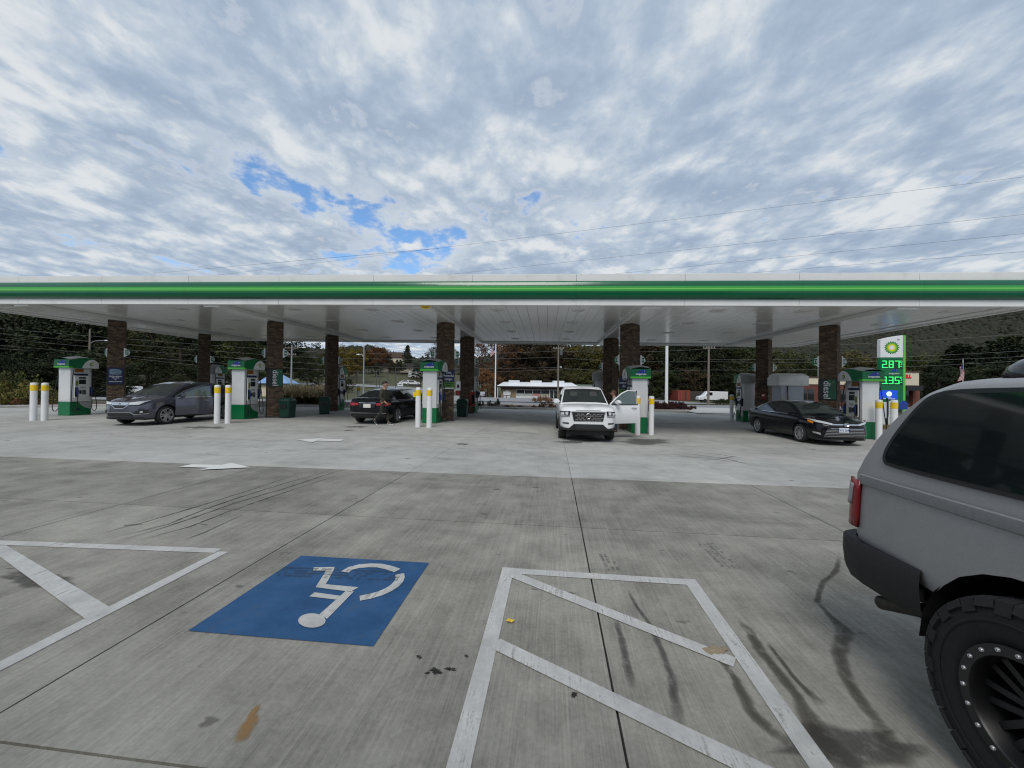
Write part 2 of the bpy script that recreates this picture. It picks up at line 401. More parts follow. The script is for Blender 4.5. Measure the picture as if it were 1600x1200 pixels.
# ================================================================== SETTING: ground
base = MB()
def sheet(mb, xs, ys, zf, material):
    mb.grid([[(x, y, zf(x, y)) for x in xs] for y in ys], material)
NX = [-160, -90, -60, -45]+[-36+1.5*i for i in range(49)]+[45, 60, 90, 160]
NY = [-60, -30, -15, -8]+[-4+1.25*i for i in range(28)]
sheet(base, NX, NY, lambda x, y: gz(x, y)-0.045, mat('asphalt_lot', (0.055, 0.055, 0.055), 0.9, var=0.2, vscale=3, bump=0.3, bscale=60))
lot = base.build('ground', recalc=False); tag(lot, kind='structure')
slabs_u = [0.34+3.05*k for k in range(-12, 9)]
slabs_v = [-4.6, -1.55, 1.50, 4.58, 7.05, 10.1, 13.15, 16.2, 19.25, 22.3, 25.35, 28.4, 31.4]
gap = 0.0065
n_ = 5
for j in range(len(slabs_v)-1):
    for i in range(len(slabs_u)-1):
        u0, u1, v0, v1 = slabs_u[i]+gap, slabs_u[i+1]-gap, slabs_v[j]+gap, slabs_v[j+1]-gap
        pad = slabs_v[j] > 7
        if pad:                                            # joints in the newer pad are tooled narrow and filled
            u0 -= 0.0035; u1 += 0.0035; v0 -= 0.0035 if slabs_v[j] > 7.1 else 0; v1 += 0.0035
        if j == len(slabs_v)-2 and u0 < -3: continue
        mb = MB(); rows = []
        for b in range(n_):
            rows.append([onS(lerp(u0, u1, a/(n_-1)), lerp(v0, v1, b/(n_-1)), 0, YN) for a in range(n_)])
        mtl = CONC_PAD if pad else CONC_LOT
        mb.grid(rows, mtl)
        rim = rows[0]+[r[-1] for r in rows[1:-1]]+rows[-1][::-1]+[r[0] for r in rows[1:-1]][::-1]
        low = [Vector((p.x, p.y, p.z-0.04)) for p in rim]
        mb.grid([rim, low], mtl, True)
        mb.build('concrete_slab', parent=lot, recalc=True)

def sheetpoly(name, polys, material, dz, label=None, cat=None, parent=None, group=None, kind=None, thick=0.0):
    """flat sheet built from convex polygons given in world x, y, laid a few mm over the ground"""
    mb = MB()
    for poly in polys:
        n = len(poly)
        if n == 4:
            q = [Vector((p[0], p[1])) for p in poly]; m_ = 6
            rows = []
            for i in range(m_+1):
                r = []
                for k in range(3):
                    p = (q[0].lerp(q[1], i/m_)).lerp(q[3].lerp(q[2], i/m_), k/2)
                    r.append((p.x, p.y, gz(p.x, p.y)+dz))
                rows.append(r)
            mb.grid(rows, material)
        else:
            mb.face([(p[0], p[1], gz(p[0], p[1])+dz) for p in poly], material)
    o = mb.build(name, parent=parent, recalc=False)
    me = o.data                                     # make every face look up
    bm = bmesh.new(); bm.from_mesh(me)
    for f in bm.faces:
        f.normal_update()
        if f.normal.z < 0: f.normal_flip()
    bm.to_mesh(me); bm.free()
    return tag(o, label, cat, group, kind)
def strip(p, q, w):
    p, q = Vector((p[0], p[1])), Vector((q[0], q[1])); d = (q-p).normalized(); n = Vector((-d.y, d.x))*w/2
    return [p-n, q-n, q+n, p+n]
def g2(x, y): p = G(x, y); return (p.x, p.y)
def n2(u, v): p = fr(u, v, 0, YN); return (p.x, p.y)

# painted access aisle, right: outline and two diagonals
polys = [strip(n2(-0.39, 3.475), n2(-0.39, -1.2), 0.105), strip(n2(1.18, 3.475), n2(1.18, -1.2), 0.105),
         strip(n2(-0.337, 3.42), n2(1.127, 3.42), 0.10)]
sheetpoly('access_aisle', polys, M_WLINE, 0.004, 'white painted parking aisle outline with diagonal bars beside the blue stall square', 'floor marking')
aisle_r = COL.objects[-1]
polys = [strip(g2(800, 898), g2(1148, 1036), 0.10), strip(g2(774, 1006), g2(1335, 1279), 0.105)]
d_ = uv(G(786, 1012), YN)
sheetpoly('diagonal_bar', [polys[0]], M_WLINE, 0.0055, parent=aisle_r)
sheetpoly('diagonal_bar', [polys[1]], M_WLINE, 0.0055, parent=aisle_r)
# left aisle
a0, a1 = G(352, 865), G(-30, 1056)
polys = [strip(g2(349, 862.5), g2(-320, 1206), 0.105), strip(g2(-330, 836), g2(341, 861), 0.10)]
sheetpoly('access_aisle', polys, M_WLINE, 0.004, 'white painted aisle outline with one broad diagonal at the lot edge', 'floor marking')
aisle_l = COL.objects[-1]
sheetpoly('diagonal_bar', [[g2(10, 853), g2(-24, 853), g2(137, 971), g2(174, 951)]], M_WLINE, 0.0055, parent=aisle_l)
# blue accessible square with the wheelchair symbol
blue = sheetpoly('stall_marking', [[n2(-2.39, 2.31), n2(-1.11, 2.32), n2(-1.13, 3.47), n2(-2.385, 3.45)]], M_BLUE, 0.004,
                 'blue painted accessible parking square with white wheelchair symbol', 'floor marking')
def zz(x, y): return g2(x/3.81+280, y/3.81+850)
sym = [[zz(798, 163), zz(800, 144), zz(926, 141), zz(918, 163)],
       [zz(876, 162), zz(919, 163), zz(872, 246), zz(812, 262)],
       [zz(872, 245), zz(1068, 263), zz(1020, 290), zz(812, 263)],
       [zz(990, 286), zz(1040, 288), zz(880, 452), zz(836, 424)],
       [zz(806, 293), zz(958, 314), zz(935, 337), zz(774, 318)]]
head = [zz(790+82*math.cos(t), 462+43*math.sin(t)) for t in [2*math.pi*k/24 for k in range(24)]]
def arc(pts, w):
    out = []
    pp = [Vector(zz(*p)) for p in pts]
    for i in range(len(pp)-1):
        def nrm(k):
            t = (pp[min(k+1, len(pp)-1)]-pp[max(k-1, 0)]).normalized(); return Vector((-t.y, t.x))*w/2
        out.append([pp[i]-nrm(i), pp[i+1]-nrm(i+1), pp[i+1]+nrm(i+1), pp[i]+nrm(i)])
    return out
sym += arc([(985, 172), (1020, 150), (1070, 137), (1130, 132), (1190, 133), (1250, 146), (1298, 163)], 0.075)
sym += arc([(1312, 183), (1316, 205), (1305, 230), (1282, 254), (1245, 278), (1195, 300), (1140, 316), (1075, 329)], 0.075)
sheetpoly('wheelchair_symbol', sym+[head], M_WLINE, 0.008, parent=blue)

# two lane arrows
ar1 = sheetpoly('lane_arrow', [[g2(464, 687.5), g2(505, 685.3), g2(500, 688), g2(487, 691.8)], [g2(502, 686.6), g2(537, 687.2), g2(533, 690), g2(495, 689.4)]],
                mat('arrow_white', (.62, .62, .60), .7), 0.014, 'small white painted arrow pointing left in front of the black sedan', 'floor marking')
ar2 = sheetpoly('lane_arrow', [[g2(279, 730.5), g2(300, 726.3), g2(352, 727.5), g2(338, 732.2)]],
                mat('arrow_white', (.62, .62, .60), .7), 0.014, 'white painted arrow pointing right near the edge of the pale slab', 'floor marking')

sheetpoly('arrow_head', [[g2(312, 735.4), g2(361, 724.4), g2(391, 731.6), g2(350, 733.6)]], mat('arrow_white', (.62, .62, .60), .7), 0.018, parent=ar2)
# ------------------------------------------------ stains and drips that lie on the concrete
def soft(name, col, amt, scale=9.0, rough=0.7):
    m = bpy.data.materials.new(name); m.use_nodes = True; T = NT(m.node_tree); b = T.n['Principled BSDF']; b.inputs['Base Color'].default_value = (*col, 1); b.inputs['Roughness'].default_value = rough
    b.inputs['Specular IOR Level'].default_value = .25; geo = T.node('ShaderNodeNewGeometry'); n = T.noise(geo.outputs['Position'], scale, 7, .7); f = T.smooth(n, .22, .52); tr_ = T.node('ShaderNodeBsdfTransparent'); mx = T.node('ShaderNodeMixShader')
    at = T.node('ShaderNodeAttribute', attribute_name='fade'); T.link(T.math('MULTIPLY', T.math('MULTIPLY', f, amt), at.outputs['Fac']), mx.inputs[0]); T.link(tr_.outputs[0], mx.inputs[1]); T.link(b.outputs[0], mx.inputs[2]); T.link(mx.outputs[0], T.n['Material Output'].inputs[0]); return m
M_WET = soft('damp_stain', (0.050, 0.045, 0.036), .62); M_OIL = soft('oil_stain', (0.014, 0.011, 0.009), .9, 22.0, .45); M_RUST = soft('rust_stain', (0.30, 0.17, 0.06), .8, 16.0); M_LINE = soft('drip_line', (0.018, 0.016, 0.014), .62, 14.0); M_DUSTY = soft('tyre_smudge', (0.05, 0.048, 0.045), .55, 14.0)
def set_fade(o, vals):
    a = o.data.attributes.new('fade', 'FLOAT', 'POINT'); a.data.foreach_set('value', vals)
def streak(name, pts, widths, material, dz, label, jag=0.25, seed=1, group=None, step=0.03, cat='stain'):
    r = random.Random(seed); P = [Vector(g2(*p)) for p in pts]; L = []; acc = 0
    cum = [0]
    for a, b in zip(P, P[1:]): acc += (b-a).length; cum.append(acc)
    n = max(4, int(acc/step)); A = []; B = []
    wa = wb = 0
    for i in range(n+1):
        s = acc*i/n; k = 0
        while k < len(cum)-2 and cum[k+1] < s: k += 1
        t = (s-cum[k])/max(1e-6, cum[k+1]-cum[k]); p = P[k].lerp(P[k+1], t); d = (P[k+1]-P[k]).normalized(); nn = Vector((-d.y, d.x))
        w = lerp(widths[k], widths[k+1], t)
        wa = 0.6*wa+0.4*r.uniform(-1, 1)*jag*2.2; wb = 0.6*wb+0.4*r.uniform(-1, 1)*jag*2.2
        A.append(p+nn*w*(0.5+wa*0.5)); B.append(p-nn*w*(0.5+wb*0.5))
    fades = []; rows = []
    for t_, fv in ((-.22, 0.0), (.12, .75), (.5, 1.0), (.88, .75), (1.22, 0.0)):
        rw = []
        for i, (qa, qb) in enumerate(zip(A, B)):
            q = qa.lerp(qb, t_); rw.append((q.x, q.y, gz(q.x, q.y)+dz)); e = min(1, i/max(1, n*.12), (n-i)/max(1, n*.18)); fades.append(fv*e)
        rows.append(rw)
    mb = MB(); mb.grid(rows, material); o = mb.build(name, recalc=False); set_fade(o, fades)
    for pol in o.data.polygons:
        if pol.normal.z < 0: pol.flip()
    return tag(o, label, cat, group)
def blot(name, cx, cy, rx, ry, material, dz, label, seed=1, n=26, group=None, jag=0.35, parent=None):
    r = random.Random(seed); c = Vector(g2(cx, cy)); ex = Vector(g2(cx+rx, cy))-c; ey = Vector(g2(cx, cy+ry))-c
    ph = [r.uniform(0, 6.28) for _ in range(4)]
    pts = []
    for k in range(n):
        a = 2*math.pi*k/n; q = 1+jag*(0.5*math.sin(2*a+ph[0])+0.35*math.sin(5*a+ph[1])+0.3*math.sin(9*a+ph[2]))+r.uniform(-.08, .08)
        p = c+ex*math.cos(a)*q+ey*math.sin(a)*q; pts.append((p.x, p.y, gz(p.x, p.y)+dz))
    mb = MB(); cc = Vector((c.x, c.y, gz(c.x, c.y)+dz)); mid = [cc.lerp(Vector(p), .72) for p in pts]
    mb.add([cc]+mid+pts, [(0, 1+k, 1+(k+1) % n) for k in range(n)]+[(1+k, 1+n+k, 1+n+(k+1) % n, 1+(k+1) % n) for k in range(n)], material)
    o = mb.build(name, parent=parent, recalc=False); set_fade(o, [1.0]+[.9]*n+[0.0]*n)
    for pol in o.data.polygons:
        if pol.normal.z < 0: pol.flip()
    if parent is None: tag(o, label, 'stain', group)
    return o
streak('drip_stain', [(1312, 868), (1306, 893), (1284, 912), (1276, 940), (1300, 965), (1320, 985), (1310, 1020), (1322, 1060), (1345, 1098), (1372, 1130), (1400, 1180), (1430, 1235)],
       [.03, .035, .03, .035, .04, .08, .07, .065, .06, .06, .10, .2], M_WET, 0.002, 'long dark water streak winding down beside the grey truck wheel', seed=3)
streak('drip_stain', [(1150, 966), (1170, 985), (1190, 1020), (1215, 1050), (1250, 1095), (1275, 1150), (1320, 1215)], [.035, .06, .055, .05, .06, .12, .3], M_WET, 0.002,
       'broad damp streak starting just outside the right aisle line', seed=4)
streak('drip_stain', [(1200, 1005), (1222, 1035), (1250, 1070), (1290, 1105)], [.015, .025, .03, .06], M_WET, 0.0025, 'thin damp streak between two broader ones', seed=5)
streak('drip_stain', [(980, 920), (996, 950), (1015, 975), (1035, 1020), (1050, 1060), (1056, 1100), (1066, 1150)], [.02, .025, .03, .035, .04, .05, .03], M_DUSTY, 0.002,
       'dusty grey streak crossing the upper diagonal bar', seed=6)
streak('drip_stain', [(962, 968), (972, 1000), (980, 1040), (990, 1080)], [.03, .04, .045, .03], M_DUSTY, 0.002, 'faint short streak left of the dusty streak', seed=16)
streak('drip_stain', [(1120, 1025), (1150, 1060), (1168, 1105), (1200, 1140), (1240, 1165)], [.04, .05, .06, .07, .05], M_WET, 0.002, 'damp streak inside the aisle by the right line', seed=7)
blot('damp_patch', 1325, 1165, 105, 42, M_DUSTY, 0.0016, 'broad damp patch on the concrete beside the black wheel', seed=55, jag=.4)
blot('damp_patch', 60, 905, 60, 16, M_DUSTY, 0.0016, 'brownish damp patch inside the left aisle', seed=56, jag=.4)
blot('dirt_patch', 1118, 1017, 16, 8, mat('tan_dirt', (0.26, 0.21, 0.14), 0.9, var=0.2, vscale=60), 0.006, 'tan dirt patch on the upper diagonal bar', seed=3)
for k, (x, y, rx, ry) in enumerate([(681, 1049, 11, 5), (704, 1046, 8, 4), (655, 1027, 5, 3), (729, 1026, 4, 2.5), (897, 1086, 7, 4), (668, 1052, 4, 2.5)]):
    blot('oil_spot', x, y, rx, ry, M_OIL, 0.003, 'small black oil spots between blue square and right aisle', seed=20+k, group='oil spots by the blue square', jag=0.55)
streak('rust_stain', [(404, 1100), (396, 1120), (384, 1142), (374, 1163)], [.02, .05, .075, .045], M_RUST, 0.003, 'orange rust smear on the concrete below the blue square', jag=0.45, seed=9)
# four thin tyre-drip lines running to the left
for k, pts in enumerate([[(474, 738), (400, 763), (330, 785), (280, 800), (230, 815), (140, 838)], [(526, 732.5), (440, 757), (372, 778), (318, 797), (260, 820), (170, 842)],
                         [(552, 730.5), (515, 740), (440, 765), (370, 785), (320, 803), (240, 830), (160, 852)], [(534, 741), (480, 758), (420, 778), (356, 800), (300, 822), (200, 850)],
                         [(380, 804), (352, 817), (320, 832), (285, 845)]]):
    streak('tyre_streak', pts, [.012, .02]+[.028]*(len(pts)-3)+[.035], M_LINE if k != 4 else M_DUSTY, 0.0022+k*0.0003, 'thin dark drip line running across the lot toward the left aisle', seed=40+k, jag=0.5, group='dark drip lines left of centre')
for k, pts in enumerate([[(1052, 707), (1090, 711), (1135, 717), (1180, 729)], [(1060, 712), (1100, 716), (1150, 722)], [(1080, 706), (1115, 709), (1160, 716)], [(1092, 720), (1120, 718), (1150, 713)]]):
    streak('skid_mark', pts, [.03, .06, .06, .03][:len(pts)], M_DUSTY, 0.006+.0003*k, 'dark scuff mark on the pad left of the sedan nose', seed=70+k, jag=.6, group='scuff marks on the pad')
for k, (x, y, rx, ry, lab) in enumerate([(556, 667, 16, 1.6, 'oily patch on the pad behind the black sedan'), (545, 672.5, 8, .9, 'small oily dash before the black sedan'), (722, 694, 10, 1.5, 'faint oily patch on the pad left of the pickup'), (905, 690, 36, 3.0, 'dark drip area under the white pickup nose'), (1010, 690, 50, 4.5, 'broad grimy patch between pickup and fourth pump bollards'), (320, 668, 30, 2.4, 'grimy patch before the grey crossover rear')]):
    blot('oil_patch', x, y, rx, ry, M_DUSTY, 0.006, lab, seed=80+k, jag=.5)
# dusty tread prints
def tread(cx, cy, dx, dy, n, rows, label, seed):
    r = random.Random(seed); mb = MB()
    c = Vector(g2(cx, cy)); ax = (Vector(g2(cx+dx, cy+dy))-c); L = ax.length; ax.normalize(); nn = Vector((-ax.y, ax.x))
    for i in range(n):
        for j in range(rows):
            if r.random() < 0.3: continue
            p = c+ax*(L*i/n)+nn*(j-rows/2)*0.045+Vector((r.uniform(-.004, .004), r.uniform(-.004, .004)))
            a, b = ax*0.014, nn*0.013
            q = [p-a-b, p+a-b+nn*.006, p+a+b+nn*.006, p-a+b]
            mb.face([(t.x, t.y, gz(t.x, t.y)+0.0095) for t in q], M_DUSTY)
    o = mb.build('tread_print', recalc=False); set_fade(o, [r.uniform(.35, .9) for _ in o.data.vertices])
    for pol in o.data.polygons:
        if pol.normal.z < 0: pol.flip()
    tag(o, label, 'tyre print', kind='stuff')
tread(440, 892, 190, 8, 34, 4, 'faint tyre tread print across the blue square', 1)
tread(1105, 850, 46, 42, 14, 4, 'tyre tread print right of the aisle top', 2)
tread(948, 868, 16, 26, 9, 3, 'tyre tread print above the right aisle', 5)
# a fallen leaf
mb = MB(); c = G(797, 973)
lp = [(-.03, 0, .012), (-.012, .018, .022), (.01, .012, .016), (.034, .004, .02), (.012, -.014, .010), (-.014, -.012, .018)]
mb.add([(c.x, c.y, c.z+.012)]+[(c.x+a, c.y+b, c.z+h) for a, b, h in lp], [(0, 1+k, 1+(k+1) % 6) for k in range(6)], mat('yellow_leaf', (0.62, 0.42, 0.03), 0.6, var=0.3, vscale=80))
tag(mb.build('fallen_leaf', recalc=True), 'single yellow fallen leaf inside the right aisle', 'leaf')

# ================================================================== CANOPY
U0, U1, V0, V1 = -25.4, 16.1, 13.9, 26.8
TILT = math.atan(0.009)
UC, VC = -4.65, 20.35
can = thing('fuel_canopy', 'long flat white fuel station canopy with green and lime edge band', 'canopy', fr(UC, VC, 0))
can.rotation_euler = (0, TILT, -YS)
ZF = 4.6+0.009*(UC+1.2)*(-1)                    # underside of the edge band at the middle of the canopy
def zfas(u): return ZF-0.009*(u-UC)             # the same, anywhere along
ZC = ZF+0.10                                    # soffit
l0, l1, w0, w1 = U0-UC, U1-UC, V0-VC, V1-VC
H1, H2, H3 = 0.22, 0.87, 1.13
def bull(z0, z1, n=14):
    """outline of the rounded green band: (out, z)"""
    out = []
    for k in range(n+1):
        a = math.pi*(k/n); out.append((0.17*math.sin(a)**0.7 if 0 < k < n else 0.0, lerp(z0, z1, 0.5-0.5*math.cos(a))))
    return out
def edge_pieces(pts_fn, length, tagname, seglen):
    n = max(1, round(length/seglen)); g = 0.004
    for i in range(n):
        a, b = length*i/n+g, length*(i+1)/n-g
        for nm, z0, z1 in (('lower_fascia_panel', 0.0, H1), ('upper_fascia_panel', H2, H3)):
            mb = MB(); q = [pts_fn(a, 0), pts_fn(b, 0), pts_fn(b, -0.14), pts_fn(a, -0.14)]
            mb.add([(x, y, ZF+z0) for x, y in q]+[(x, y, ZF+z1) for x, y in q], [(0, 3, 2, 1), (4, 5, 6, 7), (0, 1, 5, 4), (1, 2, 6, 5), (2, 3, 7, 6), (3, 0, 4, 7)], M_WHITE2)
            mb.build(nm, can, bevel=0.006)
        mb = MB(); pr = bull(H1, H2)
        rows = [[(*pts_fn(t, o), ZF+z) for o, z in pr] for t in (a-g+0.0015, b+g-0.0015)]
        zz_ = [z for o, z in pr]
        zm = 0.5*(H1+H2)
        for k in range(len(pr)-1):
            zc = (zz_[k]+zz_[k+1])/2
            mb.grid([[r[k], r[k+1]] for r in rows], M_GREEN)
        mb.build('green_band', can, recalc=True, angle=60)
        # three lime stripes printed round the nose of the band, a little proud of it
        for nm, za, zb, mtl in (('lime_stripe', zm+0.030, zm+0.105, M_LIME2), ('pale_stripe', zm-0.005, zm+0.03, M_PALELIME), ('lime_stripe', zm-0.075, zm-0.008, M_LIME2)):
            mb = MB(); pts = []
            for q in range(4):
                z = lerp(za, zb, q/3); c_ = min(1, max(-1, 1-2*(z-H1)/(H2-H1))); an = math.acos(c_)
                pts.append((0.17*math.sin(an)**0.7+0.004, z))
            mb.grid([[(*pts_fn(t, o), ZF+z) for o, z in pts] for t in (a-g+0.0015, b+g-0.0015)], mtl)
            mb.build(nm, can, recalc=True, angle=60)
edge_pieces(lambda t, o: (l0+t, w0-o), l1-l0, 'front', 3.75)
edge_pieces(lambda t, o: (l1+o, w0+0.003+t), w1-w0-0.006, 'right', 6.4)
edge_pieces(lambda t, o: (l0-o, w0+0.003+t), w1-w0-0.006, 'left', 6.4)
edge_pieces(lambda t, o: (l0+t, w1+o), l1-l0, 'back', 10.4)
mb = MB(); mb.box(l0+0.16, l1-0.16, w0+0.16, w1-0.16, ZF+0.30, ZF+1.0, M_GREY); mb.build('roof_deck', can)
# soffit pans: one object each, all sharing a mesh
pw = 0.405; npan = int((l1-l0-0.30)//pw); x0 = (l0+l1)/2-npan*pw/2
mb = MB(); g = 0.004; L = (w1-w0)/2-0.15
mb.box(g, pw-g, -L, L, 0, 0.022, M_CEIL); pan_me = mb.mesh('soffit_pan', bevel=0.004)
for i in range(npan): link('ceiling_panel', pan_me, can, (x0+i*pw, (w0+w1)/2, ZC))
mb = MB(); mb.box(l0+0.145, l1-0.145, w0+0.145, w1-0.145, ZC+0.03, ZC+0.05, M_DGREY); mb.build('soffit_backing', can)
# gutter trough round the inside of the band
mb = MB()
mb.box(l0+0.14, l0+0.62, w0+0.14, w1-0.14, ZC-0.05, ZC-0.004, M_CEIL); mb.box(l1-0.62, l1-0.14, w0+0.14, w1-0.14, ZC-0.05, ZC-0.004, M_CEIL)
mb.box(l0+0.62, l1-0.62, w1-0.62, w1-0.14, ZC-0.05, ZC-0.004, M_CEIL)
mb.build('gutter_trim', can, bevel=0.006)
COLS_U = [-21.68, -13.18, -4.70, 3.75, 12.16]
VF, VB = 17.65, 22.65
for u in COLS_U:                               # boxed beams run from edge to edge over each pair of columns
    mb = MB(); x = u-UC-0.05
    mb.box(x-0.33, x+0.33, w0+0.145, w1-0.62, ZC-0.17, ZC-0.004, M_CEIL); mb.build('boxed_beam', can, bevel=0.008)
# recessed light boxes, unlit
mb = MB(); mb.box(-.26, .26, -.22, .22, -0.02, 0.0, M_CEIL); mb.box(-.21, .21, -.17, .17, -0.025, -0.02, mat('light_lens', (0.55, 0.55, 0.52), 0.3)); lf = mb.mesh('canopy_light', bevel=0.004)
for u in [-23.9, -19.0, -15.9, -10.6, -7.3, -2.0, 1.2, 6.5, 9.6, 14.6]:
    for v in (15.3, 18.2, 21.3, 24.6):
        link('recessed_light', lf, can, (u-UC, v-VC, ZC-0.001))
# yellow hanging disc under the front edge
mb = MB(); ang = [math.pi+math.pi*k/18 for k in range(19)]
mb.prism([(0.21*math.cos(a), 0.125*math.sin(a)) for a in ang], 0, 0.02, M_YELLOW, 'xz')
yd = tag(mb.build('clearance_disc', loc=fr(-4.52, 14.04, zfas(-4.5)+0.005), rot=(0, 0, -YS)), 'half round yellow disc peeking below the canopy front edge', 'sign')
mb = MB(); mb.box(-.075, -.045, -.006, 0, -.075, -.04, M_BLACK); mb.box(.045, .075, -.006, 0, -.075, -.04, M_BLACK)
mb.prism([(.075*math.cos(a), .09*math.sin(a)-.005) for a in [math.pi*1.18+math.pi*.64*k/8 for k in range(9)]]+[(.062*math.cos(a), .076*math.sin(a)-.005) for a in [math.pi*1.82-math.pi*.64*k/8 for k in range(9)]], -.004, 0, M_BLACK)
mb.build('smiling_face', yd)

# ================================================================== BRICK COLUMNS (square, set corner-on)
M_BR = [mat('brick_brown', (0.125, 0.083, 0.052), 0.85, var=0.45, vscale=5, bump=0.4, bscale=90), mat('brick_dark', (0.075, 0.052, 0.036), 0.85, var=0.4, vscale=6), mat('brick_tan', (0.17, 0.122, 0.08), 0.85, var=0.35, vscale=6)]
M_MORT = mat('mortar', (0.075, 0.068, 0.058), 0.95)
CW = 0.62
def column_mesh(h):
    mb = MB(); r = random.Random(3); s = CW/2; d = 0.012
    mb.box(-s+d, s-d, -s+d, s-d, 0, h, M_MORT)
    ch, bl = 0.0765, 0.207
    n = int(h/ch)
    for k in range(n):
        z0 = k*ch; off = 0 if k % 2 else bl/2
        for side in range(4):
            rot = Matrix.Rotation(side*math.pi/2, 4, 'Z'); mb.M = rot
            x = -s-(off if off else 0)
            while x < s-0.02:
                a, b = max(x, -s), min(x+bl, s)
                if b-a > 0.03:
                    # four-sided brick cap: front and the rims that show
                    y = -s+r.uniform(-.002, .002); g = 0.005
                    p = [(a+g, y, z0+g), (b-g, y, z0+g), (b-g, y, z0+ch-g), (a+g, y, z0+ch-g)]
                    q = [(c[0], -s+d, c[2]) for c in p]
                    mb.add(p+q, [(0, 1, 2, 3), (0, 4, 5, 1), (1, 5, 6, 2), (2, 6, 7, 3), (3, 7, 4, 0)], r.choice([M_BR[0]]*3+[M_BR[1]]*2+[M_BR[2]]))
                x += bl
    mb.M = None
    return mb.mesh('brickwork', recalc=False)
HCOL = 4.62
brick_me = column_mesh(HCOL)
mb = MB(); mb.box(-CW/2-.012, CW/2+.012, -CW/2-.012, CW/2+.012, 0.0, .045, M_DGREY); foot_me = mb.mesh('column_foot', bevel=.006)
rows = (('front', VF), ('back', VB))
ordn = ['leftmost', 'second', 'third', 'fourth', 'rightmost']
nearby = {('front', 0): 'with the navy coffee sign, behind the leftmost pump', ('front', 1): 'with a diesel sign, behind the second pump from the left', ('front', 2): 'with a navy and green sign, behind the third pump',
          ('front', 3): 'between the white pickup and its open door', ('front', 4): 'with a diesel sign behind the black sedan with front plate',
          ('back', 0): 'behind the grey crossover roof, leftmost of the back row', ('back', 1): 'beside a dark green bin, left of the walking man', ('back', 2): 'with a red box and green bin, right of the navy-green sign',
          ('back', 3): 'behind the white pickup, fourth of the back row', ('back', 4): 'behind the black sedan roof, rightmost of the back row'}
COLPOS = {}
for rn, v in rows:
    for i, u in enumerate(COLS_U):
        p = onS(u, v); top = zfas(u)+0.10-0.004 - 0.17
        c = thing('brick_column', 'brown brick canopy column '+nearby[(rn, i)], 'column', p, -YS+math.pi/4, 'brick columns holding up the canopy')
        b = link('brickwork', brick_me, c); b.scale = (1, 1, (top-p.z)/HCOL); b['kind'] = 'stuff'
        link('column_foot', foot_me, c); COLPOS[(rn, i)] = (p, c)

def facing(colkey, side, off, z):
    """location and rotation for a board on a column face; side 'R' faces right-front, 'L' left-front"""
    p, c = COLPOS[colkey]; a = -YS+math.pi/4
    nrm = a-math.pi/2 if side == 'R' else a+math.pi
    d = Vector((math.cos(nrm), math.sin(nrm), 0)); loc = p+d*(CW/2+off); loc.z = p.z+z
    return loc, (0, 0, nrm+math.pi/2)               # board's local -y looks outwards
def board(name, label, colkey, side, z, w, h, frame, cat='sign'):
    loc, rot = facing(colkey, side, 0.022, z)
    t = thing(name, label, cat, loc, rot[2])
    mb = MB(); mb.box(-w/2, w/2, -0.018, 0.02, -h/2, h/2, frame); mb.build('sign_panel', t, bevel=0.004)
    return t
def put_text(parent, txt, size, x, z, material, rotz=0, y=-0.021, **kw):
    o = link('lettering', text_mesh(txt, size, material, depth=0.0015, **kw), parent, (x, y, z), (math.pi/2, rotz, 0)); return o
def quad_panel(parent, name, x0, x1, z0, z1, material, y=-0.0195, t=0.004):
    mb = MB(); mb.box(x0, x1, y-t/2, y+t/2, z0, z1, material); return mb.build(name, parent)
# coffee sign
t = board('column_sign', 'navy sign with pale coffee machine picture on the leftmost front column', ('front', 0), 'R', 1.92, 0.60, 0.86, M_BLACK)
quad_panel(t, 'sign_face', -.275, .275, -.405, .405, M_NAVY)
pc = [(-.21, .08), (-.21, .33), (-.10, .355), (.06, .35), (.17, .31), (.22, .235), (.19, .10), (.10, .075), (-.02, .075)]
mb = MB(); mb.prism(pc, -.028, -.021, mat('pale_blue_print', (0.22, 0.32, 0.42), 0.5)); mb.build('coffee_picture', t)
mb = MB(); mb.box(.0, .15, -.031, -.0285, .14, .17, M_NAVY); mb.box(.0, .15, -.031, -.0285, .245, .265, M_NAVY); mb.box(-.12, -.04, -.031, -.0285, .20, .225, M_NAVY); mb.build('coffee_picture_detail', t)
for s_, z, q in (('FRESH BEAN', -.02, .078), ('TO CUP', -.095, .072), ('only', -.18, .045), ('HAND CRAFTED', -.28, .060)): put_text(t, s_, q, 0, z, M_TXT, y=-.023, bold=.002)
# diesel signs
M_DIES = mat('diesel_green', (0.012, 0.11, 0.05), 0.4); M_DIESB = mat('diesel_black', (0.012, 0.02, 0.018), 0.4)
for key, side, lab in ((('front', 1), 'R', 'black and green diesel sign on the second front column from the left'), (('front', 4), 'L', 'black and green diesel sign on the rightmost front column')):
    t = board('column_sign', lab, key, side, 1.93, 0.62, 0.88, M_BLACK)
    quad_panel(t, 'sign_face', -.285, .02, -.415, .415, M_DIESB); quad_panel(t, 'sign_face', .022, .285, -.415, .415, M_DIES)
    put_text(t, 'diesel', .34, -.02, -.02, M_TXT, rotz=math.pi/2, y=-.0235, bold=.002)
    put_text(t, 'bp', .07, .20, .30, mat('pale_green_print', (0.25, 0.5, 0.3), 0.5), y=-.0235)
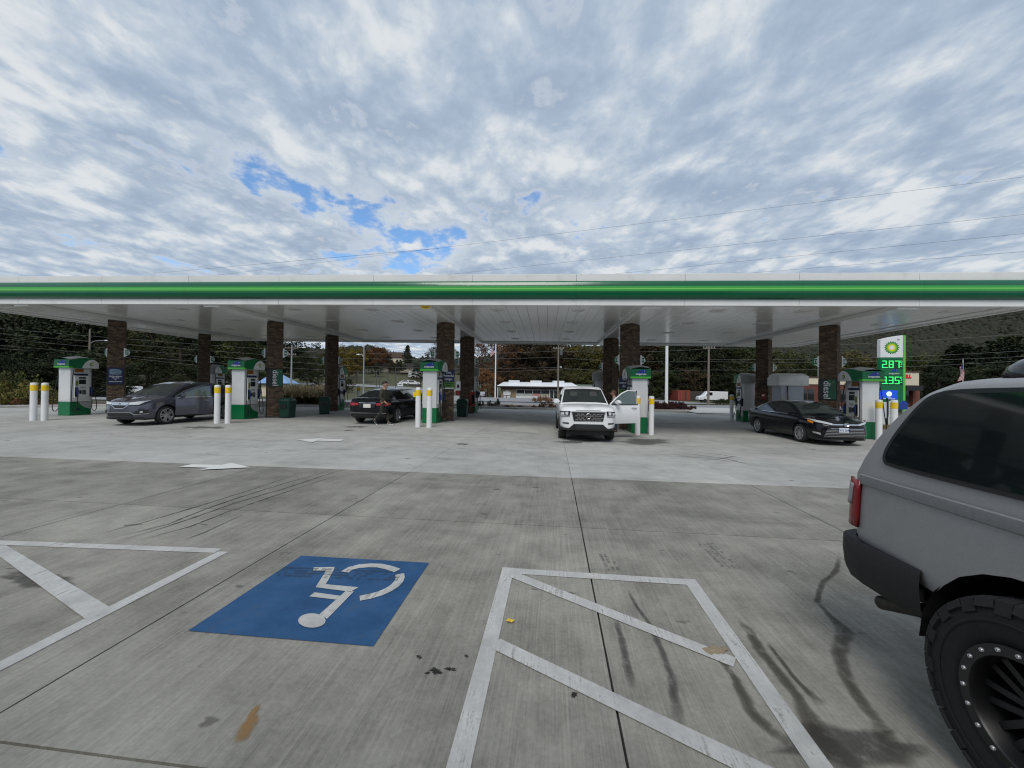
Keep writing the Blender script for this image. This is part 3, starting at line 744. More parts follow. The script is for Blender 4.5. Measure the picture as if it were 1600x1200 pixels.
# three-line fuel signs
for key, side, lab, lines in ((('front', 2), 'R', 'navy over green three-line sign on the third front column', ('Less.', 'Powerful.', 'Longer.')), (('front', 3), 'L', 'navy over green three-line sign beside the open pickup door', ('kills', 'corrosive', 'dirt.'))):
    t = board('column_sign', lab, key, side, 1.92, 0.62, 0.90, M_BLACK)
    quad_panel(t, 'sign_face', -.29, .29, -.10, .43, M_NAVY); quad_panel(t, 'sign_face', -.29, .29, -.37, -.102, mat('mid_green_panel', (0.09, 0.24, 0.03), 0.5)); quad_panel(t, 'sign_face', -.29, .29, -.43, -.372, M_TXT)
    for k, s_ in enumerate(lines): put_text(t, s_, .145, 0, .335-k*.155, M_TXT, y=-.0235, bold=.002)
    for k in range(2): quad_panel(t, 'print_line', -.2+.04*k, .2-.05*k, -.20-.085*k, -.165-.085*k, M_DIESB, y=-.024)
# pump number flags at the left and right corners of the columns
def num_flag(colkey, sgn, num):
    p, c = COLPOS[colkey]; z = 3.12
    loc = p+fr(sgn*(CW*0.7071+0.015), -0.05, 0); loc.z = p.z+z
    rn, i = colkey
    t = thing('pump_number_sign', 'number %d pump flag on the %s corner of the %s %s-row column' % (num, 'left' if sgn < 0 else 'right', ordn[i], rn), 'number sign', loc, -YS+sgn*R_(18), 'pump number flags on the columns')
    mb = MB(); pts = [(0, -.23), (sgn*.05, -.23)]+[(sgn*(.05+.20*math.cos(a)), .17*math.sin(a)) for a in [-math.pi/2*.9+math.pi*.9*k/10 for k in range(11)]]+[(sgn*.05, .23), (0, .23)]
    mb.prism(pts, -.02, .02, M_WHITE); mb.build('flag_plate', t, bevel=.004)
    mb = MB(); mb.box(min(sgn*.07, sgn*.25), max(sgn*.07, sgn*.20), -.024, -.0205, -.115, .115, M_GREENM); mb.build('number_panel', t)
    put_text(t, str(num), .15, sgn*.135, 0, M_TXT, y=-.026, bold=.003)
for i in range(5):
    num_flag(('front', i), -1, 4*i+1); num_flag(('front', i), 1, 4*i+2)
    num_flag(('back', i), -1, 4*i+3); num_flag(('back', i), 1, 4*i+4)

# ================================================================== FUEL DISPENSERS
def helios(mb, c, r, y, sg=1):
    """petal flower: green, light green, yellow, white; drawn on a plane of constant y, or x when y is given as ('x', value)"""
    def P(a, b, d):
        return (y[1]+sg*d, c[0]+a, c[1]+b) if isinstance(y, tuple) else (c[0]+a, y-sg*d, c[1]+b)
    for k, (ro, ri, mtl) in enumerate(((1.0, .78, mat('petal_green', (0.004, 0.20, 0.05), .4)), (.80, .60, mat('petal_lime', (0.22, 0.52, 0.03), .4)), (.60, .42, mat('petal_yellow', (0.80, 0.68, 0.02), .4)), (.36, .26, M_TXT))):
        n = 18; pts = []
        for j in range(2*n):
            rr = r*(ro if j % 2 == 0 else ri); a = math.pi*j/n; pts.append(P(rr*math.cos(a), rr*math.sin(a), .002+.002*k))
        cc = P(0, 0, .002+.002*k); mb.add([cc]+pts, [(0, 1+j, 1+(j+1) % (2*n)) for j in range(2*n)], mtl)
def swoosh(mb, w, y, sg=1):
    top = [(-.50, -.12), (-.36, .02), (-.16, .17), (.06, .26), (.30, .27), (.43, .19), (.46, .05), (.44, -.06)]
    bot = [(.20, -.10), (-.1, -.13), (-.35, -.14)]
    mb.add([(a*w, y, b*w) for a, b in top+bot], [tuple(range(len(top)+len(bot)))], M_LOGOBLUE)
    st = [((.055 if j % 2 == 0 else .022)*w*math.cos(math.pi*j/5+.3)+.30*w, (.055 if j % 2 == 0 else .022)*w*math.sin(math.pi*j/5+.3)+.13*w) for j in range(10)]
    mb.add([(a, y-.002*sg, b) for a, b in st], [tuple(range(10))], M_TXT)
HP, LP, WP = 2.78, 0.86, 0.31
def make_pump():
    t = thing('fuel_pump', '', 'fuel pump')
    mb = MB(); mb.box(-WP, WP, 0, LP, 0.66, 2.29, M_WHITE); mb.build('cabinet', t, bevel=.018, seg=2)
    mb = MB(); mb.box(-WP-.004, WP+.004, -.004, LP+.004, 0.0, .655, M_GREENM); mb.build('base_panel', t, bevel=.014)
    # topper with curved roofline: outline seen from the side, flaring toward the rear
    side = [(-.12, 2.27), (-.12, 2.66), (.05, 2.69), (.25, 2.745), (.45, 2.775), (.65, 2.76), (.82, 2.70), (.95, 2.60), (1.00, 2.48), (1.0, 2.27)]
    mb = MB()
    def hw(v): return .40+.10*max(0, (v+.12)/1.12)**1.3
    Lp = [(-hw(v), v, z) for v, z in side]; Rp = [(hw(v), v, z) for v, z in side]; n = len(side)
    mb.add(Lp+Rp, [tuple(range(n-1, -1, -1)), tuple(range(n, 2*n)), (0, 1, n+1, n), (0, n, 2*n-1, n-1)], M_GREENM)
    roof = []
    for (v, z) in side[1:]:
        roof.append([(hw(v)*s_, v, z+.075*(1-s_*s_)*(1 if z > 2.4 else 0)) for s_ in (-1, -.66, -.33, 0, .33, .66, 1)])
    mb.grid(roof, M_GREY); mb.build('topper', t, angle=30, recalc=True)
    mb = MB(); mb.box(-.404, .404, -.126, -.119, 2.272, 2.345, M_LIME); mb.build('lime_strip', t)
    for s_ in (-1, 1):
        mb = MB(); pts = [(-.118, 2.272), (-.118, 2.335), (.15, 2.34), (.36, 2.36), (.34, 2.272)]
        mb.add([(s_*(hw(v)+.003), v, z) for v, z in pts], [tuple(range(5))], M_LIME); mb.build('lime_strip', t)
        lobe = [(.36, 2.272), (.40, 2.40), (.48, 2.54), (.58, 2.64), (.70, 2.70), (.80, 2.695), (.93, 2.60), (.995, 2.48), (.995, 2.272)]
        mb = MB(); A = [(s_*(hw(v)+.006), v, z) for v, z in lobe]; B = [(s_*(hw(v)+.028), v, z) for v, z in lobe]; n = len(lobe)
        mb.add(A+B, [tuple(range(n, 2*n))]+[(i, (i+1) % n, n+(i+1) % n, n+i) for i in range(n)], M_WHITE2); mb.build('topper_wing', t)
        mb = MB(); helios(mb, (.72, 2.47), .095, ('x', s_*(hw(.72)+.030)), s_); mb.build('flower_logo', t)
    mb = MB(); mb.M = Matrix.Translation((.02, -.127, 2.515)); swoosh(mb, .42, 0); mb.build('brand_swoosh', t, recalc=False)
    put_text(t, 'invigorate', .105, .0, 2.445, M_TXT, y=-.131, bold=.003, shear=.15)
    for s_ in (-1, 1):
        X = s_*WP
        def B(name, d0, d1, v0, v1, z0, z1, m, bev=.006):
            mb = MB(); mb.box(X+s_*d0, X+s_*d1, v0, v1, z0, z1, m); return mb.build(name, t, bevel=bev)
        B('side_housing', .002, .055, .14, .74, .84, 1.90, M_WHITE)
        B('price_strip', .003, .07, .12, .66, 1.925, 2.0, M_NAVY)
        B('advert_panel', .002, .012, .16, .52, 2.07, 2.24, M_ORANGE, 0)
        B('display', .056, .066, .30, .58, 1.50, 1.72, M_SCREEN, .003); B('price_display', .056, .064, .30, .58, 1.76, 1.84, M_SCREEN, .002)
        B('grade_label', .056, .062, .18, .27, 1.42, 1.66, mat('olive_label', (.2, .22, .05), .5), 0)
        B('keypad', .056, .075, .44, .58, 1.0, 1.22, M_DGREY, .004); B('card_reader', .056, .085, .32, .40, 1.04, 1.20, M_BLACK, .004)
        B('receipt_slot', .056, .068, .34, .56, 1.30, 1.38, M_GREY, .003)
        B('nozzle_boot', .003, .075, .145, .275, .90, 1.34, M_BLACK); B('nozzle_boot', .003, .075, .75, .855, .92, 1.36, M_BLACK)
        # curved grey lobe and swoosh on the green lower door
        lobe = [(.34, .650), (.40, .54), (.50, .44), (.62, .36), (.74, .31), (.855, .285), (.855, .650)]
        mb = MB(); mb.add([(X+s_*.008, v, z) for v, z in lobe], [tuple(range(7))], M_GREY); mb.build('door_lobe', t)
        mb = MB(); mb.add([(X+s_*.010, .30+.24*a, .28+.24*b) for a, b in [(-.5, -.12), (-.36, .02), (-.16, .17), (.06, .26), (.30, .27), (.43, .19), (.46, .05), (.2, -.1)]], [tuple(range(8))], M_NAVY); mb.build('door_swoosh', t)
        # hoses: over the top corner, a long belly, up to the nozzle
        for v_, nz in ((.06, .21), (.80, .79)):
            hx = X+s_*.075
            dv = -.05 if v_ < .4 else .05
            pts = [(X+s_*.05, v_, 2.20), (hx, v_, 2.10), (hx+s_*.03, v_+dv, 1.7), (hx+s_*.06, v_+2*dv, 1.1), (hx+s_*.11, v_+3*dv, .55), (hx+s_*.14, v_+2.4*dv, .26), (hx+s_*.13, v_+.6*dv, .17), (hx+s_*.10, v_-1.2*dv, .28), (hx+s_*.06, nz, .62), (hx+s_*.03, nz, 1.0)]
            P_ = []
            for a, b in zip(pts, pts[1:]):
                for k in range(3): P_.append(Vector(a).lerp(Vector(b), k/3))
            P_.append(Vector(pts[-1]))
            for _ in range(2): P_ = [P_[0]]+[(P_[i-1]+P_[i]*2+P_[i+1])/4 for i in range(1, len(P_)-1)]+[P_[-1]]
            mb = MB(); mb.tube(P_, .0165, M_RUBBER, 6); mb.build('hose', t)
            mb = MB(); mb.cyl((X+s_*.05, v_, 2.02), (X+s_*.05, v_, 2.20), .022, .022, M_STEEL, 8); mb.build('swivel', t)
            mb = MB(); mb.tube([(hx+s_*.03, nz, .98), (hx+s_*.045, nz, 1.12), (hx+s_*.03, nz, 1.26), (hx-s_*.02, nz+.02, 1.36)], [.026, .036, .034, .018], M_BLUEPAD, 8)
            mb.tube([(hx+s_*.045, nz, 1.08), (hx+s_*.085, nz+.01, 1.14), (hx+s_*.08, nz+.01, 1.24), (hx+s_*.035, nz, 1.28)], .009, M_BLACK, 5); mb.build('nozzle', t)
    return t
pump0 = make_pump(); snapshot(pump0)
VP_F, VP_B = 16.28, 24.2
PU = [-22.72, -13.91, -5.01, 3.89, 12.75]
plab = ['leftmost front fuel pump beside the grey crossover, two white bollards before it', 'second front fuel pump, between grey crossover and diesel sign column',
        'third front fuel pump, right of the black sedan and walking man', 'fourth front fuel pump, right beside the open white pickup door', 'rightmost front fuel pump behind the grey truck, its hose reaching the black sedan']
blab = ['leftmost back-row fuel pump showing above the grey crossover', 'second back-row fuel pump left of the black sedan trunk', 'third back-row fuel pump, mostly hidden by brick column with red box',
        'fourth back-row fuel pump just left of the column behind the pickup', 'fifth back-row fuel pump left of the column behind the black sedan']
PUMPS = []
for i, u in enumerate(PU):
    p = onS(u, VP_F); o = pump0 if i == 0 else copy_tree(pump0)
    o.location = p; o.rotation_euler = (0, 0, -YS); o['label'] = plab[i]; o['group'] = 'green and white fuel pumps'
    PUMPS.append(o)
for i, u in enumerate([COLS_U[0]-.28, COLS_U[1]-.28, COLS_U[2]+.1, COLS_U[3]-.45, COLS_U[4]-.42]):
    p = onS(u, VP_B); o = copy_tree(pump0); o.location = p; o.rotation_euler = (0, 0, -YS+math.pi); o['label'] = blab[i]; o['group'] = 'green and white fuel pumps'
# stand-alone plain grey dispenser behind the black sedan
q = PY(1238, 610, 19.6); q.z = gz(q.x, q.y)
t = thing('diesel_dispenser', 'plain grey dispenser without logos behind the black sedan with front plate', 'fuel pump', q, -YS)
M_PALEG = mat('pale_grey_enamel', (0.42, 0.45, 0.49), 0.4, var=.05)
mb = MB(); mb.box(-.55, .55, 0, .8, 0, 2.12, M_PALEG); mb.build('cabinet', t, bevel=.02)
mb = MB(); sd = [(-.12, 2.10), (-.12, 2.58), (.1, 2.68), (.4, 2.74), (.7, 2.66), (.92, 2.5), (.92, 2.10)]
mb.prism([(v, z) for v, z in sd], -.72, .72, M_WHITE2, 'yz'); mb.build('topper', t, bevel=.015)
mb = MB(); mb.tube([(-.25, -.03, 2.1), (-.25, -.06, 1.6), (-.24, -.08, .9), (-.2, -.06, .5)], .02, M_RUBBER, 6); mb.build('hose', t)
mb = MB(); mb.box(-.53, -.1, -.012, -.002, .9, 1.6, M_GREY); mb.build('front_panel', t)

# ================================================================== BOLLARDS, BINS, SMALL THINGS ON THE ISLANDS
def bollard_mesh(h=1.56, r=.105):
    out = {}
    mb = MB(); mb.lathe([(r, 0), (r, h-.33)], M_WHITE, n=18); out['post'] = mb.mesh('bollard_post')
    mb = MB(); mb.lathe([(r, h-.33), (r+.004, h-.325), (r+.004, h-.105), (r, h-.10)], M_YELLOW, n=18); out['yellow_band'] = mb.mesh('bollard_band')
    mb = MB(); mb.lathe([(r, h-.10), (r, h-.035), (r*.9, h-.012), (r*.6, h), (0.001, h+.004)], M_WHITE, n=18); out['cap'] = mb.mesh('bollard_cap')
    return out
BM = bollard_mesh()
def bollard(px, py, label, hs=1.0):
    t = thing('bollard', label, 'bollard', G(px, py), 0, 'white bollards with yellow bands')
    for k, me in BM.items(): o = link(k, me, t); o.scale = (1, 1, hs)
for px, py, lab in ((52, 657, 'white bollard with yellow band, outer left of the leftmost pair'), (69.5, 657, 'white bollard with yellow band nearest the leftmost pump'),
                    (339, 661.5, 'white bollard right behind the grey crossover tail'), (356, 661.5, 'white bollard in front of the second pump, scuffed near its foot'),
                    (653, 667.3, 'white bollard at the black sedan nose with a small box on its side'), (670.5, 668, 'white bollard centred before the third pump'),
                    (996, 679.5, 'white bollard between the open pickup door and the fourth pump'), (1017.5, 679.5, 'white bollard right of the fourth pump'),
                    (1373, 688, 'white bollard right of the rightmost pump'), (1397, 689, 'white bollard partly hidden by the grey truck')):
    bollard(px, py, lab)
for px, py, lab in ((1143, 657, 'white bollard beside the fifth back-row pump'), (560, 640, 'yellow topped bollard behind the black sedan trunk, by the second back-row pump')):
    bollard(px, py, lab)
# small yellow call box on one bollard
p = G(653, 667.3); mb = MB(); mb.box(-.19, -.10, -.05, .05, 1.18, 1.36, M_YELLOW); tag(mb.build('call_box', loc=p, bevel=.008), 'small yellow box fixed to the bollard at the black sedan nose', 'box')
def bin_(p, rz, label):
    t = thing('litter_bin', label, 'bin', p, rz, 'dark green island bins')
    mb = MB(); b, q = .24, .28
    mb.add([(-b, -b, .03), (b, -b, .03), (b, b, .03), (-b, b, .03), (-q, -q, .78), (q, -q, .78), (q, q, .78), (-q, q, .78)], [(0, 3, 2, 1), (4, 5, 6, 7), (0, 1, 5, 4), (1, 2, 6, 5), (2, 3, 7, 6), (3, 0, 4, 7)], M_DKGREEN); mb.build('bin_body', t, bevel=.02)
    mb = MB(); mb.add([(-.30, -.30, .785), (.30, -.30, .785), (.30, .30, .785), (-.30, .30, .785), (-.22, -.22, .95), (.22, -.22, .95), (.22, .22, .95), (-.22, .22, .95)], [(0, 3, 2, 1), (4, 5, 6, 7), (0, 1, 5, 4), (1, 2, 6, 5), (2, 3, 7, 6), (3, 0, 4, 7)], M_DKGREEN); mb.build('bin_lid', t, bevel=.02)
    mb = MB(); mb.box(-.15, .15, -.297, -.27, .45, .66, M_BLACK); mb.build('bin_opening', t); 
    mb = MB(); mb.box(-.25, .25, -.25, .25, 0, .03, M_BLACK); mb.build('bin_foot', t)
for px, py, rz, lab in ((449, 652.5, -YS, 'dark green bin to the right of the second front column'), (507, 646.8, -YS+.5, 'dark green bin with dark opening left of the second back column'), (722.5, 650.8, -YS, 'dark green bin before the third back column')):
    bin_(G(px, py), rz, lab)
p = G(737, 651); t = thing('extinguisher_box', 'dark red cabinet on the third back column, right of the green bin', 'cabinet', p+Vector((0, .1, .55)), -YS+.7)
mb = MB(); mb.box(-.13, .13, -.1, .1, 0, .78, M_REDP); mb.build('cabinet_body', t, bevel=.02)
mb = MB(); mb.box(-.09, .09, -.108, -.101, .12, .62, M_GLASSD); mb.build('cabinet_window', t); mb = MB(); mb.lathe([(.03, .78), (.03, .86), (.001, .88)], M_TXT, n=10); mb.build('cabinet_knob', t)
p, c_ = COLPOS[('back', 4)]; t = thing('extinguisher_box', 'small red box on the rightmost back column just above the sedan roof', 'cabinet', p+fr(-.2, -.38, 1.35), -YS-.7)
mb = MB(); mb.box(-.1, .1, -.06, .06, 0, .34, M_REDP); mb.build('cabinet_body', t, bevel=.015); mb = MB(); mb.box(-.06, .06, -.066, -.061, .18, .26, M_TXT); mb.build('cabinet_label', t)
# windscreen wash bucket and paper towel box between third column and its neighbour
p = fr(-4.1, 17.75); p.z = 1.2; t = thing('towel_dispenser', 'white towel box with red foot on the right corner of the third front column', 'dispenser', p, -YS+.3)
mb = MB(); mb.box(-.11, .11, -.09, .09, .22, .66, M_WHITE); mb.build('towel_box', t, bevel=.015); mb = MB(); mb.box(-.10, .10, -.08, .08, 0, .215, M_REDP); mb.build('wash_bucket', t, bevel=.02)
mb = MB(); mb.box(-.05, .05, -.095, -.091, .34, .5, M_BLACK); mb.build('towel_slot', t)

# ================================================================== VEHICLES
def paint(name, col, rough=0.22, metal=0.3, coat=0.6, **kw): return mat(name, col, rough, metal, coat=coat, **kw)
class Car:
    def __init__(s, **k):
        s.__dict__.update(k)
        for a in ('top', 'belt', 'bot', 'wid', 'roof'): setattr(s, a+'_', smoothed(getattr(s, a), 200, getattr(s, 'sm', 3)))
        s.zb0 = s.beltz; s.zr0 = max(z for x, z in s.roof)
    def Wd(s, x): return interp(s.wid_, x)
    def yside(s, z): return lerp(s.wb, s.wr, max(0, min(1.05, (z-s.zb0)/(s.zr0-.04-s.zb0))))
    def deform(s, p):
        x, y, z = p
        if x > s.xf-.7:
            f = min(1, (x-(s.xf-.7))/.7); x -= f*(s.lean_f*max(0, z-s.zlean)**1.0 + s.chin_f*max(0, .42-z))
        if x < s.xr+.6:
            f = min(1, ((s.xr+.6)-x)/.6); x += f*(s.lean_r*max(0, z-s.zlean_r) + s.chin_r*max(0, .48-z))
        return (x, y, z)
    def zbot(s, x):
        z = interp(s.bot_, x)
        for ax in (s.axf, s.axr):
            d = s.Ra*s.Ra-(x-ax)**2
            if d > 0: z = max(z, s.R+math.sqrt(d))
        return z
    def section(s, x):
        w, b, t, zb = s.Wd(x), interp(s.belt_, x), interp(s.top_, x), s.zbot(x)
        z0 = interp(s.bot_, x); H = b-z0
        pts = [(0, zb), (w*.80, zb)]
        for f in (0.0, .10, .22, .38, .55, .72, .87, .96, 1.0):
            z = z0+f*H
            if z < zb: z = zb
            ff = (z-z0)/H
            bul = interp(s.flank, ff)
            pts.append((w*bul, z))
        if s.cab0 < x < s.cab1: pts += [(w*.88, b+.004), (w*.6, b+.006), (0, b+.006)]
        else: pts += [(w*.92, b+(t-b)*.42), (w*.82, b+(t-b)*.74), (w*.60, b+(t-b)*.93), (w*.3, t), (0, t)]
        while len(pts) < 16: pts.append(pts[-1])
        return pts
    def tap(s, x): return min(1.0, s.Wd(x)/s.Wd(0)*1.004)
    def flank_y(s, x, z):
        w, b, z0 = s.Wd(x), interp(s.belt_, x), interp(s.bot_, x)
        return w*interp(s.flank, max(0, min(1, (z-z0)/(b-z0))))
    def body(s, root):
        xs = set([lerp(s.xr, s.xf, i/46) for i in range(47)])
        for e in (.0, .02, .05, .09, .15, .22, .3): xs.add(s.xf-e); xs.add(s.xr+e)
        for ax in (s.axf, s.axr):
            for k in range(15): xs.add(ax+s.Ra*math.cos(math.pi*k/14))
            xs.add(ax+s.Ra+.004); xs.add(ax-s.Ra-.004)
        xs.add(s.cab0); xs.add(s.cab1); xs.add(s.cab0+.002); xs.add(s.cab1-.002)
        xs = sorted(x for x in xs if s.xr <= x <= s.xf)
        mb = MB(); L = []
        for x in xs:
            h = s.section(x); full = [s.deform((x, y, z)) for y, z in h]+[s.deform((x, -y, z)) for y, z in h[::-1][0:]]
            L.append(full)
        mb.grid(L, s.paint, True)
        mb.face(L[0][::-1], s.paint); mb.face(L[-1], s.paint)
        me = mb.mesh('body', angle=32, recalc=True)
        # underside and wheel housings are unpainted
        me.materials.append(M_BLACK)
        for p in me.polygons:
            if p.normal.z < -.55: p.material_index = 1
        link('body', me, root)
        mb = MB(); mb.box(s.axr-.8, s.axf+.7, -s.wb*.8, s.wb*.8, getattr(s, 'uz', .24), s.R+.20, M_BLACK); mb.build('underbody', root)
        # greenhouse
        gx = sorted(set([lerp(s.roof[0][0], s.roof[-1][0], i/50) for i in range(51)]+[p[0] for p in s.roof])); L = []
        for x in gx:
            r = max(interp(s.roof_, x), s.zb0-.02); yt = s.yside(r-.035); zt = max(s.zb0-.03, r-.035)
            h = [(s.wb, s.zb0-.05), (s.yside((s.zb0+zt)/2), (s.zb0+zt)/2), (yt, zt), (yt-.03, r-.008), (yt-.10, r+.002), (yt*.5, r+s.crown*.8), (0, r+s.crown)]
            k_ = s.tap(x); h = [(y*k_, z) for y, z in h]; L.append([(x, y, z) for y, z in h]+[(x, -y, z) for y, z in h[::-1]])
        mb = MB(); mb.grid(L, s.paint, True); mb.face(L[0][::-1], s.paint); mb.face(L[-1], s.paint)
        mb.build('roof', root, angle=40)
    def side_poly(s, root, name, poly, material, off=.006, cab=True, sgns=(1, -1), thick=0):
        for sg in sgns:
            mb = MB(); f = (lambda x, z: s.yside(z)*s.tap(x)) if cab else (lambda x, z: s.flank_y(x, z))
            A = [(x, sg*(f(x, z)+off), z) for x, z in poly]; n = len(poly)
            if not cab: A = [s.deform(a) for a in A]
            B = [(x, y-sg*.02, z) for x, y, z in A]
            mb.add(A+B, [tuple(range(n))]+[(i, (i+1) % n, n+(i+1) % n, n+i) for i in range(n)], material)
            mb.build(name, root, recalc=True, angle=25)
    def flank_quad(s, root, name, x0, x1, z0, z1, material, off=.006, sgns=(1, -1), n=6):
        """patch that follows the flank; z0, z1 may be tuples (at x0, at x1)"""
        zl = z0 if isinstance(z0, tuple) else (z0, z0); zh = z1 if isinstance(z1, tuple) else (z1, z1)
        for sg in sgns:
            mb = MB(); L = []
            for i in range(n+1):
                x = lerp(x0, x1, i/n); a, b = lerp(zl[0], zl[1], i/n), lerp(zh[0], zh[1], i/n)
                L.append([s.deform((x, sg*(s.flank_y(x, lerp(a, b, j/3))+off), lerp(a, b, j/3))) for j in range(4)])
            mb.grid(L, material); mb.build(name, root, recalc=True)
    def end_patch(s, root, name, corners, material, off=.008, front=True, n=8, m=4, sgns=(1,), thick=0):
        """corners (y, z) x4 laid on the nose or tail surface"""
        sgx = 1 if front else -1
        def X(y):
            lo, hi = (s.axf*.5, s.xf) if front else (s.xr, s.axr*.5)
            y = abs(y); 
            for _ in range(26):
                mid = (lo+hi)/2; w = s.Wd(mid)*.99
                if front:
                    if w > y: lo = mid
                    else: hi = mid
                else:
                    if w > y: hi = mid
                    else: lo = mid
            return (lo+hi)/2
        for sg in sgns:
            q = [Vector((c[0]*sg, c[1])) for c in corners]; L = []
            for i in range(n+1):
                r = []
                for j in range(m+1):
                    p = (q[0].lerp(q[1], i/n)).lerp(q[3].lerp(q[2], i/n), j/m)
                    x, y, z = s.deform((X(p.x), p.x, p.y)); k = abs(p.x)/s.wb
                    r.append((x+sgx*off, y+math.copysign(off*k*.8, p.x), z))
                L.append(r)
            mb = MB(); mb.grid(L, material); o = mb.build(name, root, recalc=False)
            flip = sum(pl.normal.x for pl in o.data.polygons)*sgx < 0
            if flip:
                for pl in o.data.polygons: pl.flip()
        return o
    def top_patch(s, root, name, x0, x1, material, sfrac=.93, off=.006, n=10, inset=0.0):
        L = []
        for i in range(n+1):
            x = lerp(x0, x1, i/n); r = interp(s.roof_, x); yt = s.yside(r-.035)*sfrac*s.tap(x)-inset
            L.append([(x, yt*t, r+s.crown*(1-t*t)) for t in [-1+2*j/8 for j in range(9)]])
        # offset along the surface normal of the slope
        sl = (L[-1][4][2]-L[0][4][2])/(x1-x0); nrm = Vector((-sl, 0, 1)).normalized()*off
        L = [[tuple(Vector(p)+nrm) for p in r] for r in L]
        mb = MB(); mb.grid(L, material); o = mb.build(name, root, recalc=False)
        if sum(p.normal.z for p in o.data.polygons) < 0:
            for p in o.data.polygons: p.flip()
        return o
    def pt(s, x, z, sg, off=0): return s.deform((x, sg*(s.flank_y(x, z)+off), z))

def wheel_meshes(R, rim, width, spokes, mrim, style='five', mtyre=None):
    """meshes of a wheel whose axle lies along Y, outer face toward +Y"""
    mtyre = mtyre or M_RUBBER; h = width/2; out = {}
    mb = MB(); mb.lathe([(rim+.004, -h+.02), (rim+.02, -h), (R-.035, -h), (R-.008, -h+.03), (R, -h+.06), (R, h-.06), (R-.008, h-.03), (R-.035, h), (rim+.02, h), (rim+.004, h-.02), (rim-.02, h-.05)], mtyre, axis='Y', n=32); out['tyre'] = mb.mesh('tyre', angle=50)
    mb = MB(); mb.lathe([(rim+.006, h-.016), (rim-.004, h-.004), (rim-.022, h-.008), (rim-.03, h-.05), (rim-.03, -h+.05)], mrim, axis='Y', n=32)
    mb.lathe([(.001, h-.10), (rim-.03, h-.12)], M_BLACK, axis='Y', n=24)
    hub = rim*.24
    mb.lathe([(.001, h-.018), (hub*.7, h-.018), (hub, h-.028), (hub, h-.07)], mrim, axis='Y', n=16)
    for k in range(spokes):
        a = 2*math.pi*k/spokes; M = Matrix.Rotation(a, 4, 'Y'); w = rim*(.20 if spokes <= 5 else .13)
        for sgn in ((-1, 1) if style == 'split' else (0,)):
            p = [(hub*.6, -w*.5+sgn*w*.4), (hub*.6, w*.5+sgn*w*.4), (rim-.02, w*.55+sgn*w*.9), (rim-.02, -w*.45+sgn*w*.9)]
            P = [M @ Vector((r_, h-.022-.008*(r_ > hub), t)) for r_, t in p]; Q = [M @ Vector((r_, h-.06, t)) for r_, t in p]
            mb.add(P+Q, [(0, 1, 2, 3), (0, 4, 5, 1), (1, 5, 6, 2), (2, 6, 7, 3), (3, 7, 4, 0)], mrim)
    out['rim'] = mb.mesh('rim', angle=40)
    return out
def add_wheels(car, root, meshes, track):
    for ax in (car.axf, car.axr):
        for sg in (1, -1):
            w = bpy.data.objects.new('wheel', None); COL.objects.link(w); w.parent = root; w.location = (ax, sg*track, car.R); w.empty_display_size = .1
            w.rotation_euler = (0, 0, 0 if sg > 0 else math.pi)
            for k, me in meshes.items(): link(k, me, w)
def mirror(root, x, y, z, sg, material, w=.10, h=.14, d=.20):
    mb = MB(); P = []
    for i, (f, sc) in enumerate(((-.5, .75), (-.3, 1), (.2, .95), (.5, .55))):
        P.append([(x+f*w+.02, y+sg*(d*.5+d*.5*math.cos(a)*1.0)*1.0, z+math.sin(a)*h*.5*sc) for a in [2*math.pi*k/10 for k in range(10)]])
    mb.grid(P, material, True); mb.face(P[0], material); mb.face(P[-1], material)
    mb.tube([(x+.03, y-sg*.06, z-h*.35), (x, y+sg*d*.3, z-h*.2)], .022, M_BLACK, 6)
    o = mb.build('wing_mirror', root, angle=60)
    mb = MB(); mb.add([(x-.5*w+.017, y+sg*(d*.5+d*.42*math.cos(a)), z+math.sin(a)*h*.34) for a in [2*math.pi*k/10 for k in range(10)]], [tuple(range(10))], M_CHROME); mb.build('mirror_glass', o)
def handle(car, root, x, z, sg, material):
    mb = MB(); y = car.flank_y(x, z); mb.tube([(x-.09, sg*(y), z), (x-.07, sg*(y+.028), z+.003), (x+.07, sg*(y+.028), z+.005), (x+.09, sg*y, z+.004)], .011, material, 6); mb.build('door_handle', root)
def seam(car, root, x, z0, z1, sg, w=.008):
    car.flank_quad(root, 'door_seam', x-w/2, x+w/2, z0, z1, M_BLACK, .0025, (sg,), 1)
def plate(car, root, txt, z, front, material=None, y=0.0):
    x = (car.xf if front else car.xr); s_ = 1 if front else -1
    xx = car.deform((x, 0, z))[0]+s_*.02
    mb = MB(); mb.box(xx-.008, xx+.008, y-.155, y+.155, z-.078, z+.078, material or M_PLATE); o = mb.build('licence_plate', root, bevel=.005)
    if txt: link('lettering', text_mesh(txt, .095, mat('plate_blue', (.03, .05, .16), .5), depth=.001, bold=.001), o, (xx+s_*.010, y, z-.006), (math.pi/2, 0, s_*math.pi/2))
HEAD_S, HEAD_N = math.radians(-95), math.radians(85)        # facing the camera / facing away, along the lanes
def interior(root, x0, x1, w, z, seatz, n=2):
    pass

FLANK = [(0, .90), (.1, .955), (.22, .975), (.38, .985), (.55, 1.0), (.72, 1.0), (.87, .985), (.96, .965), (1.0, .945)]

